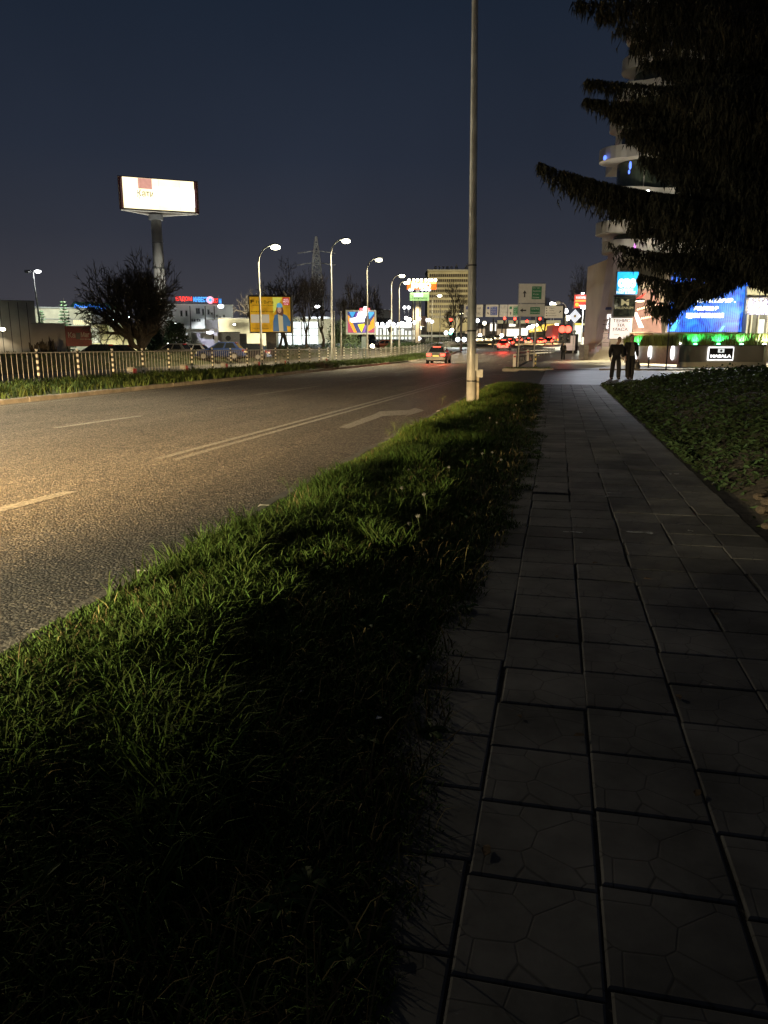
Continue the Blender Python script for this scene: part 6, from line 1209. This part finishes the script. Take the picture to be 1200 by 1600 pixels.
# thin sign pole right of the men
g = at(1040, 584, 44); t = thing('sign_pole', 'thin dark pole rising in front of the curved planter end', 'pole', Vector((g.x, g.y, -.02))); MB().tube([(0,0,-.1),(0,0,4.6)], .035, 8).build('pole', m_dark, t, True); MB().box(-.3, .3, -.05, -.04, 3.9, 4.5, c=.01).build('plate', m_grey, t)
floodlight(1012, 300, 74, 'added unseen floodlight high on the mall, brightening the crossing pavement', (.86,.90,1), 8500, (-.16, -.90, -.41), .3, ang=28)  # added lamp, kept behind the conifer, to light the crossing pavement
# added lamps, unseen behind the conifer, that brighten the forecourt and hedge
for px, py, D, pw, la in ((1000, 470, 70, 12000, 'added round lamp brightening the forecourt, unseen behind the hanging conifer twigs'), (1118, 436, 58, 9000, 'added round lamp brightening the terrace hedge, unseen behind conifer twigs')):
    if not pw: continue
    p = at(px, py, D); u = thing('forecourt_fill_lamp', la, 'lamp', p); mb = MB(); mb.tube([(0,0,0),(0,0,.12)], .4, 16); mb.build('housing', m_dark, u); mb = MB(); mb.ball((0,0,-.02), (.36,.36,.07), 14, 6); mb.build('diffuser', e_lamp, u, True); MB().box(-.04,.04,0,4.5,.12,.2).build('bracket', m_dark, u); light('SPOT', 'lamp_light', u, (0,-.2,-.2), (1,.86,.54), pw, .3, (0,-.30,-1), 122, .5)
# ================================================================== PEOPLE
def skinned(name, nodes, edges, root, mat, parent, sub=2):
    names = list(nodes); ix = {k: i for i, k in enumerate(names)}
    me = bpy.data.meshes.new(name); me.from_pydata([nodes[k][0] for k in names], [(ix[a], ix[b_]) for a, b_ in edges], [])
    o = bpy.data.objects.new(name, me); COL.objects.link(o)
    sm = o.modifiers.new('s', 'SKIN'); sm.use_smooth_shade = True; sm.branch_smoothing = .4
    for k in names:
        v = me.skin_vertices[0].data[ix[k]]; r = nodes[k][1]; v.radius = r if hasattr(r, '__len__') else (r, r); v.use_root = (k == root)
    ss = o.modifiers.new('u', 'SUBSURF'); ss.levels = ss.render_levels = sub
    dg = bpy.context.evaluated_depsgraph_get(); m2 = bpy.data.meshes.new_from_object(o.evaluated_get(dg)); bpy.data.objects.remove(o)
    m2.materials.clear(); m2.materials.append(mat); m2.polygons.foreach_set('use_smooth', [True]*len(m2.polygons))
    r = bpy.data.objects.new(name, m2); COL.objects.link(r); r.parent = parent; return r
def V3(*a): return Vector(a)
def person(label, loc, rot, H, mats, pose, back=False, group=None):
    """front is local -y; x+ is the figure's left as seen facing us mirrored to picture right"""
    k = H/1.78; t = thing('person', label, 'person', loc, rot, group); j = {}
    sw = pose.get('shoulder', .19); st_ = pose.get('step', .12)
    j['pel'] = V3(0,0,.97); j['abd'] = V3(0,-.02,1.12); j['che'] = V3(0,0,1.32); j['nek'] = V3(0,-.01,1.48); j['chin'] = V3(pose.get('hx',0),-.035,1.575); j['head'] = V3(pose.get('hx',0),-.025,1.665); j['crn'] = V3(pose.get('hx',0),-.01,1.74)
    for s_, n_ in ((-1,'R'),(1,'L')):
        sg = st_ if (s_ > 0) == pose.get('lead', True) else -st_
        j['hip'+n_] = V3(s_*.10,0,.93); j['kne'+n_] = V3(s_*.115,-sg*.6-.02,.51); j['ank'+n_] = V3(s_*.12,-sg+.02,.09); j['toe'+n_] = V3(s_*.13,-sg-.12,.05)
        j['sho'+n_] = V3(s_*sw,.0,1.42); a = pose.get('arm'+n_, (.10, .05)); j['elb'+n_] = V3(s_*(sw+a[0]),.03-a[1]*.4,1.14); j['wri'+n_] = V3(s_*(sw+a[0]+a[2] if len(a) > 2 else sw+a[0]),-.06-a[1],.90)
    for q in j: j[q] = j[q]*k
    nd = {'pel':(j['pel'],(.13*k,.10*k)),'abd':(j['abd'],(.13*k,.10*k)),'che':(j['che'],(.15*k,.11*k)),'nek':(j['nek'],.055*k),'chin':(j['chin'],(.066*k,.075*k)),'head':(j['head'],(.077*k,.092*k)),'crn':(j['crn'],(.055*k,.065*k)),'nose':(j['head']+V3(0,-.105,-.02)*k,.014*k)}
    ed = [('pel','abd'),('abd','che'),('che','nek'),('nek','chin'),('chin','head'),('head','crn'),('head','nose')]
    for n_ in 'RL':
        s_ = 1 if n_ == 'L' else -1
        nd['ear'+n_] = (j['head']+V3(s_*.085,.01,-.005)*k,.014*k); ed.append(('head','ear'+n_))
        nd['hip'+n_] = (j['hip'+n_],.085*k); nd['kne'+n_] = (j['kne'+n_],.055*k); nd['ank'+n_] = (j['ank'+n_],.032*k); nd['toe'+n_] = (j['toe'+n_],.024*k)
        nd['sho'+n_] = (j['sho'+n_],.058*k); nd['elb'+n_] = (j['elb'+n_],.043*k); nd['wri'+n_] = (j['wri'+n_],.028*k)
        ed += [('pel','hip'+n_),('hip'+n_,'kne'+n_),('kne'+n_,'ank'+n_),('ank'+n_,'toe'+n_),('che','sho'+n_),('sho'+n_,'elb'+n_),('elb'+n_,'wri'+n_)]
        d = (j['wri'+n_]-j['elb'+n_]).normalized(); f_ = V3(0,-1,0); pm_ = j['wri'+n_]+d*.07*k; nd['pal'+n_] = (pm_,(.022*k,.034*k)); ed.append(('wri'+n_,'pal'+n_))
        for q, (off, L) in enumerate(((-.030,.058),(-.010,.068),(.010,.064),(.029,.050))):
            b0 = pm_+f_*(-off)*k+d*.03*k; b1 = b0+d*L*.55*k+V3(-s_*.006,0,0)*k; b2 = b1+d*L*.45*k+V3(-s_*.022,0,0)*k
            for e_, (nm, pt, r_) in enumerate((('a',b0,.0095),('b',b1,.0085),('c',b2,.007))): nd[f'f{q}{nm}{n_}'] = (pt, r_*k)
            ed += [('pal'+n_,f'f{q}a{n_}'),(f'f{q}a{n_}',f'f{q}b{n_}'),(f'f{q}b{n_}',f'f{q}c{n_}')]
        t0 = pm_+f_*.035*k-d*.02*k; t1 = t0+f_*.018*k+d*.04*k; nd['ta'+n_] = (t0,.011*k); nd['tb'+n_] = (t1,.009*k); ed += [('pal'+n_,'ta'+n_),('ta'+n_,'tb'+n_)]
    skinned('body', nd, ed, 'pel', m_skin, t)
    # clothes follow the same joints with more room
    tr = {'pel':(j['pel'],(.155*k,.125*k)),'wst':(j['abd'],(.145*k,.115*k))}; te = [('pel','wst')]
    for n_ in 'RL':
        tr['hip'+n_] = (j['hip'+n_]-V3(0,0,.03),.118*k); tr['mid'+n_] = ((j['hip'+n_]+j['kne'+n_])/2,.116*k); tr['kne'+n_] = (j['kne'+n_],.100*k); tr['clf'+n_] = ((j['kne'+n_]+j['ank'+n_])/2,.098*k); tr['ank'+n_] = (j['ank'+n_]-V3(0,0,.05),.088*k); te += [('pel','hip'+n_),('hip'+n_,'mid'+n_),('mid'+n_,'kne'+n_),('kne'+n_,'clf'+n_),('clf'+n_,'ank'+n_)]
        sh = {'h':(j['ank'+n_]+V3(0,.05,-.045),.045*k),'m':(j['ank'+n_]+V3(0,-.05,-.045),.048*k),'t':(j['toe'+n_]+V3(0,-.05,-.006),.043*k)}; skinned('shoe', sh, [('h','m'),('m','t')], 'm', mats['shoe'], t)
    skinned('trousers', tr, te, 'pel', mats['trousers'], t)
    bw = pose.get('bulk', 1.); jk = {'hem':(j['pel']-V3(0,0,.06)*k,(.175*k*bw,.145*k*bw)),'wst':(j['abd'],(.172*k*bw,.142*k*bw)),'che':(j['che'],(.19*k*bw,.145*k*bw)),'col':(j['nek']-V3(0,-.01,.03),(.085*k,.085*k))}; je = [('hem','wst'),('wst','che'),('che','col')]
    for n_ in 'RL':
        jk['sho'+n_] = (j['sho'+n_],.085*k*bw); jk['elb'+n_] = (j['elb'+n_],.070*k*bw); jk['wri'+n_] = (j['wri'+n_],.050*k*bw); je += [('che','sho'+n_),('sho'+n_,'elb'+n_),('elb'+n_,'wri'+n_)]
    jo = skinned('jacket', jk, je, 'hem', mats['jacket'], t)
    if 'shirt' in mats:
        mb = MB(); y0 = -.165*k*bw
        pts = [(-.045,1.46),(.05,1.46),(.075,1.30),(.085,1.1),(.08,.93),(-.07,.93),(-.075,1.1),(-.065,1.30)]
        outer = [(x*k, -.02*k-(.155*k*bw if z < 1.4 else .10*k), z*k) for x, z in pts]; inner = [(x, y+.06, z) for x, y, z in outer]; n8 = len(outer)
        mb.add(outer+inner, [tuple(range(n8))[::-1], tuple(range(n8, 2*n8))]+[(i, (i+1)%n8, n8+(i+1)%n8, n8+i) for i in range(n8)]); mb.build('jumper', mats['shirt'], t)
    hd = j['head']; mb = MB(); mb.ball(hd+V3(0,.022,.022)*k, (.086*k,.094*k,.098*k), 14, 9)
    vs = []
    for v in mb.v:
        q = Vector(v)-hd; 
        if q.y < -.04*k and q.z < .055*k and not back: q.y = max(q.y, -.035*k)
        vs.append(tuple(hd+q))
    mb.v = vs; mb.build('hair', mats['hair'], t, True)
    if not back:
        for s_ in (-1, 1): mb = MB(); mb.ball(hd+V3(s_*.032,-.088,.008)*k, (.013*k,.008*k,.008*k), 8, 5); mb.build('eye', m_black, t)
        mb = MB(); mb.ball(hd+V3(0,-.092,-.062)*k, (.024*k,.01*k,.007*k), 8, 5); mb.build('mouth', M('lips', (.25,.11,.09), .6), t)
    return t, {q: v for q, v in j.items()}
c_jk = M('black_jacket', (.007,.007,.008), .75, var=.3, scale=8, bump=.3, bscale=20); c_tr = M('dark_trousers', (.007,.0075,.010), .8, var=.25, scale=8, bump=.3, bscale=15); c_sh = M('black_shoe', (.012,.012,.012), .4)
h_gr = M('grey_hair', (.10,.095,.09), .8); h_dk = M('dark_hair', (.015,.012,.01), .7); c_sw = M('grey_jumper', (.13,.12,.10), .9, var=.2, scale=20, bump=.3)
g1 = at(964, 541, 32.3); g2 = at(986.5, 541, 32.6)
person('stout man in a black jacket with short grey hair, left of the pair', Vector((g1.x, g1.y, -.012)), YAW, 1.75, dict(jacket=c_jk, trousers=c_tr, shoe=c_sh, hair=h_gr), dict(bulk=1.22, shoulder=.215, armR=(.05,.0), armL=(.05,.02), step=.10, hx=.09), group='two men walking together')
t_, j_ = person('taller man in an open black jacket over a grey jumper, right of the pair', Vector((g2.x, g2.y, -.012)), YAW, 1.86, dict(jacket=c_jk, trousers=c_tr, shoe=c_sh, hair=h_dk, shirt=c_sw), dict(bulk=1.08, shoulder=.20, armR=(.04,.03), armL=(.05,.03), step=.14, lead=False), group='two men walking together')
hp_ = t_.matrix_basis @ (j_['wriL']+Vector((0,-.03,-.12)))
b_ = thing('shopping_bag', 'dark bulging bag hanging from the right hand man\'s hand', 'bag', Vector((hp_.x, hp_.y, hp_.z-.40))); mb = MB()
for lv in range(8):
    z = .30*lv/7; s_ = 1-.35*(lv/7)**2; mb.v += [((.13*s_+.012*math.sin(q*5+lv))*math.cos(q), (.07*s_+.008*math.sin(q*4))*math.sin(q), z) for q in np.linspace(0, 2*PI, 17)[:-1]]
for lv in range(7): mb.f += [(lv*16+i, lv*16+(i+1)%16, lv*16+16+(i+1)%16, lv*16+16+i) for i in range(16)]
mb.f += [tuple(range(15,-1,-1)), tuple(range(112,128))]; mb.m = [0]*len(mb.f); mb.build('bag_body', M('bag_plastic', (.05,.05,.052), .3, var=.6, scale=9, bump=.6, bscale=12), b_, True)
mb = MB()
for y in (-.03, .03): mb.tube([(-.06,y,.29),(-.025,y*.4,.39),(.025,y*.4,.39),(.06,y,.29)], .007, 6)
mb.build('handle', m_black, b_)
g3 = at(880.5, 541, 77); person('lone dark figure walking away across the forecourt near the street corner', Vector((g3.x, g3.y, .02)), YAW+PI*.92, 1.74, dict(jacket=c_jk, trousers=c_tr, shoe=c_sh, hair=h_dk), dict(bulk=1.15, shoulder=.20, armR=(.05,.0), armL=(.05,.02), step=.10), back=True)
# ================================================================== BIG CONIFER
tp = at(1345, 541, 12.6); Tx, Ty = tp.x, tp.y; TB = Vector((Tx, Ty, .35))
ct = thing('conifer', 'huge dark conifer with drooping branches filling the upper right', 'conifer', TB, 0)
mb = MB(); mb.tube([(0,0,-.5),(.02,0,3),(-.03,0,7),(0,0,10),(0,0,12.5)], [.30,.26,.18,.10,.02], 12); mb.build('trunk', m_bark, ct, True)
br = MB(); fo = MB(); r0 = random.Random(99)
def proj(p):
    d = p-CAM; z = d.dot(Cv); return (600+FPX*d.dot(Rv)/z, 800-FPX*d.dot(Uv)/z) if z > .1 else (9999, 0)
BX = [835,870,900,930,950,965,985,1000,1012,1035,1055,1075,1100,1130,1160,1200,1400]; BY = [275,325,350,375,395,425,440,470,520,532,505,470,462,452,430,448,470]
def twig(p, L, out):
    """one drooping branchlet: a stem with short needle sprays on both sides"""
    q = p+Vector((out.x*L*.25+r0.gauss(0,.03), out.y*L*.25+r0.gauss(0,.03), -L)); qx, qy = proj(q)
    lim = np.interp(qx, BX, BY)+r0.gauss(0, 7)
    if qy > lim:
        px_, py_ = proj(p)
        if py_ > lim: return
        fr_ = (lim-py_)/(qy-py_)*.98; q = p.lerp(q, fr_); L *= fr_
        if L < .05: return
    n_ = max(3, int(L/.042))
    for i in range(n_):
        u = (i+.3)/n_; c = p.lerp(q, u)+Vector((r0.gauss(0,.012), r0.gauss(0,.012), 0)); a = r0.uniform(0, 2*PI); sp = .055*(1-.45*u)
        d = Vector((math.cos(a)*sp, math.sin(a)*sp, -.055-.04*r0.random())); k = Vector((-math.sin(a), math.cos(a), 0))*.013
        cc = c-TB; fo.add([cc-k, cc+k, cc+d*1.25], [(0,1,2)])
    k = Vector((.004,.003,0)); fo.add([p-TB-k, p-TB+k, q-TB], [(0,1,2)])
def branch(tip, z0, dens=1., Lm=.5, sag=.25, up=.0):
    a = Vector((Tx, Ty, z0)); b_ = tip; L = (b_-a).length; m1 = a.lerp(b_, .45)+Vector((0,0,-sag*L*.35+.15)); m2 = a.lerp(b_, .8)+Vector((r0.gauss(0,.08), r0.gauss(0,.08), -up*.5-sag*.12*L))
    P = []
    for i in range(15):
        t_ = i/14; P.append(a*(1-t_)**3+m1*3*t_*(1-t_)**2+m2*3*t_*t_*(1-t_)+b_*t_**3)
    for p in P:
        qx, qy = proj(p); lim = np.interp(qx, BX, BY)-14
        if qy > lim: p.z += (qy-lim)*(p-CAM).dot(Cv)/FPX
    br.tube([p-TB for p in P], [max(.006, .055*(1-i/14.5)) for i in range(15)], 6, cap=False)
    out = (b_-a).normalized(); sd = Vector((-out.y, out.x, 0)).normalized()
    n_ = int(L*84*dens)
    for i in range(n_):
        t_ = .12+.88*r0.random()**.8; k = t_*14; i0 = min(13, int(k)); p = P[i0].lerp(P[i0+1], k-i0)
        w_ = .40*(1-t_)**.6+.05; o_ = r0.gauss(0, .55)*w_; p = p+sd*o_+Vector((0,0,-abs(o_)*.25+.03))
        ll = Lm*(.18+.82*(1-t_)**.55)*r0.uniform(.35, 1.15); twig(p, ll, out+sd*math.copysign(.4, o_))
def tipb(px, py, D, rise=60, **k):
    p = at(px, py, D); z0 = at(1345, py-rise, 12.6).z; branch(p, max(1.2, z0), **k)
for a in ((898,4,11.4,0,1.1,.42,.1),(915,-25,11.8,0,1.1,.5,.1),(935,22,12.2,10,1.1,.4,.1),(968,46,11.2,0,1.1,.4,.15),(985,72,12.4,0,1.1,.4,.15),(1000,95,11.8,0,1,.35,.15),
          (917,126,11.2,-20,1.3,.36,.12),(914,156,11.8,-10,1.4,.34,.15),(940,168,12.4,-30,1.3,.34,.1),(960,180,11.5,-20,1.2,.38,.1),(985,215,12.2,-20,1.2,.4,.15),(975,205,11.2,-20,1.2,.36,.15),
          (842,256,11.6,-45,1.25,.55,.3),(880,268,11.3,-42,1.15,.7,.25),(905,282,12.0,-40,1.1,.8,.2),(930,290,11.4,-30,1.15,.9,.2),(955,300,12.2,-30,1,.9,.2),
          (950,402,11.0,-20,.45,.16,.15),(968,385,11.6,-30,.8,.35,.2),(985,352,12.1,-30,1.1,.55,.2),(1000,430,11.5,-30,1,.5,.2),(1010,470,12,-40,1,.5,.2),(1025,480,11.2,-50,1,.5,.2),(1045,455,12.2,-40,1,.5,.2)):
    tipb(a[0], a[1], a[2], a[3], dens=a[4], Lm=a[5], sag=a[6], up=.25 if a[0] < 900 and a[1] > 200 else 0)
for i in range(30):
    tipb(r0.uniform(988, 1075), r0.uniform(160, 262), r0.uniform(11.5, 14), r0.uniform(-40, 0), dens=.8, Lm=.5, sag=.12)
for i in range(58):
    py = r0.uniform(-60, 440); px = r0.uniform(1010, 1230) if py > 0 else r0.uniform(930, 1200); D = r0.uniform(10.2, 14.6)
    if 200 < py < 275 and px < 1090 and D < 12: px += 70
    tipb(px, py, D, r0.uniform(-40, 30), dens=.85, Lm=r0.uniform(.5, .95), sag=r0.uniform(.1, .25))
for i in range(18):
    tipb(r0.uniform(1040, 1230), r0.uniform(395, 452), r0.uniform(10.5, 14), r0.uniform(10, 90), dens=1, Lm=.6, sag=.15)
for i in range(26):                                       # far and hidden sides of the crown
    a = r0.uniform(-.6, PI+.4); z = r0.uniform(2.2, 10.5); L = 4.3*(1-z/13)+.3; branch(Vector((Tx+math.cos(a)*L, Ty+math.sin(a)*L, z-.3)), z+.2, .45, .6)
br.build('branches', m_bark, ct); fo.build('needles', m_needle, ct)

# dry leaves lying on the slabs and in the verge
lm = M('dry_leaf', (.12,.075,.035), .8, var=.4, scale=30)
for i, (px, py) in enumerate(((760,1330),(905,1150),(1012,905),(1090,1240),(870,995),(1060,1090),(930,880),(690,955),(812,1120),(1120,960))):
    g = gnd(px, py, .006); mb = MB(); a = r0.uniform(0, 6); k = r0.uniform(.014, .026); c_, s_ = math.cos(a), math.sin(a)
    P = [(-1,0,.1),(-.4,.5,.45),(.4,.45,.35),(1,0,.15),(.4,-.4,.5),(-.4,-.5,.3)]
    top = [((x*c_-y*s_)*k, (x*s_+y*c_)*k, z*k*.6+.002) for x, y, z in P]; mb.add(top+[(x, y, z-.0015) for x, y, z in top], [(0,1,2,3,4,5)[::-1], (6,7,8,9,10,11)]+[(i_, (i_+1)%6, 6+(i_+1)%6, 6+i_) for i_ in range(6)])
    tag(mb.build('dry_leaf', lm, loc=g), 'small curled dry leaf lying on the slab pavement', 'leaf', 'dry leaves on the pavement')
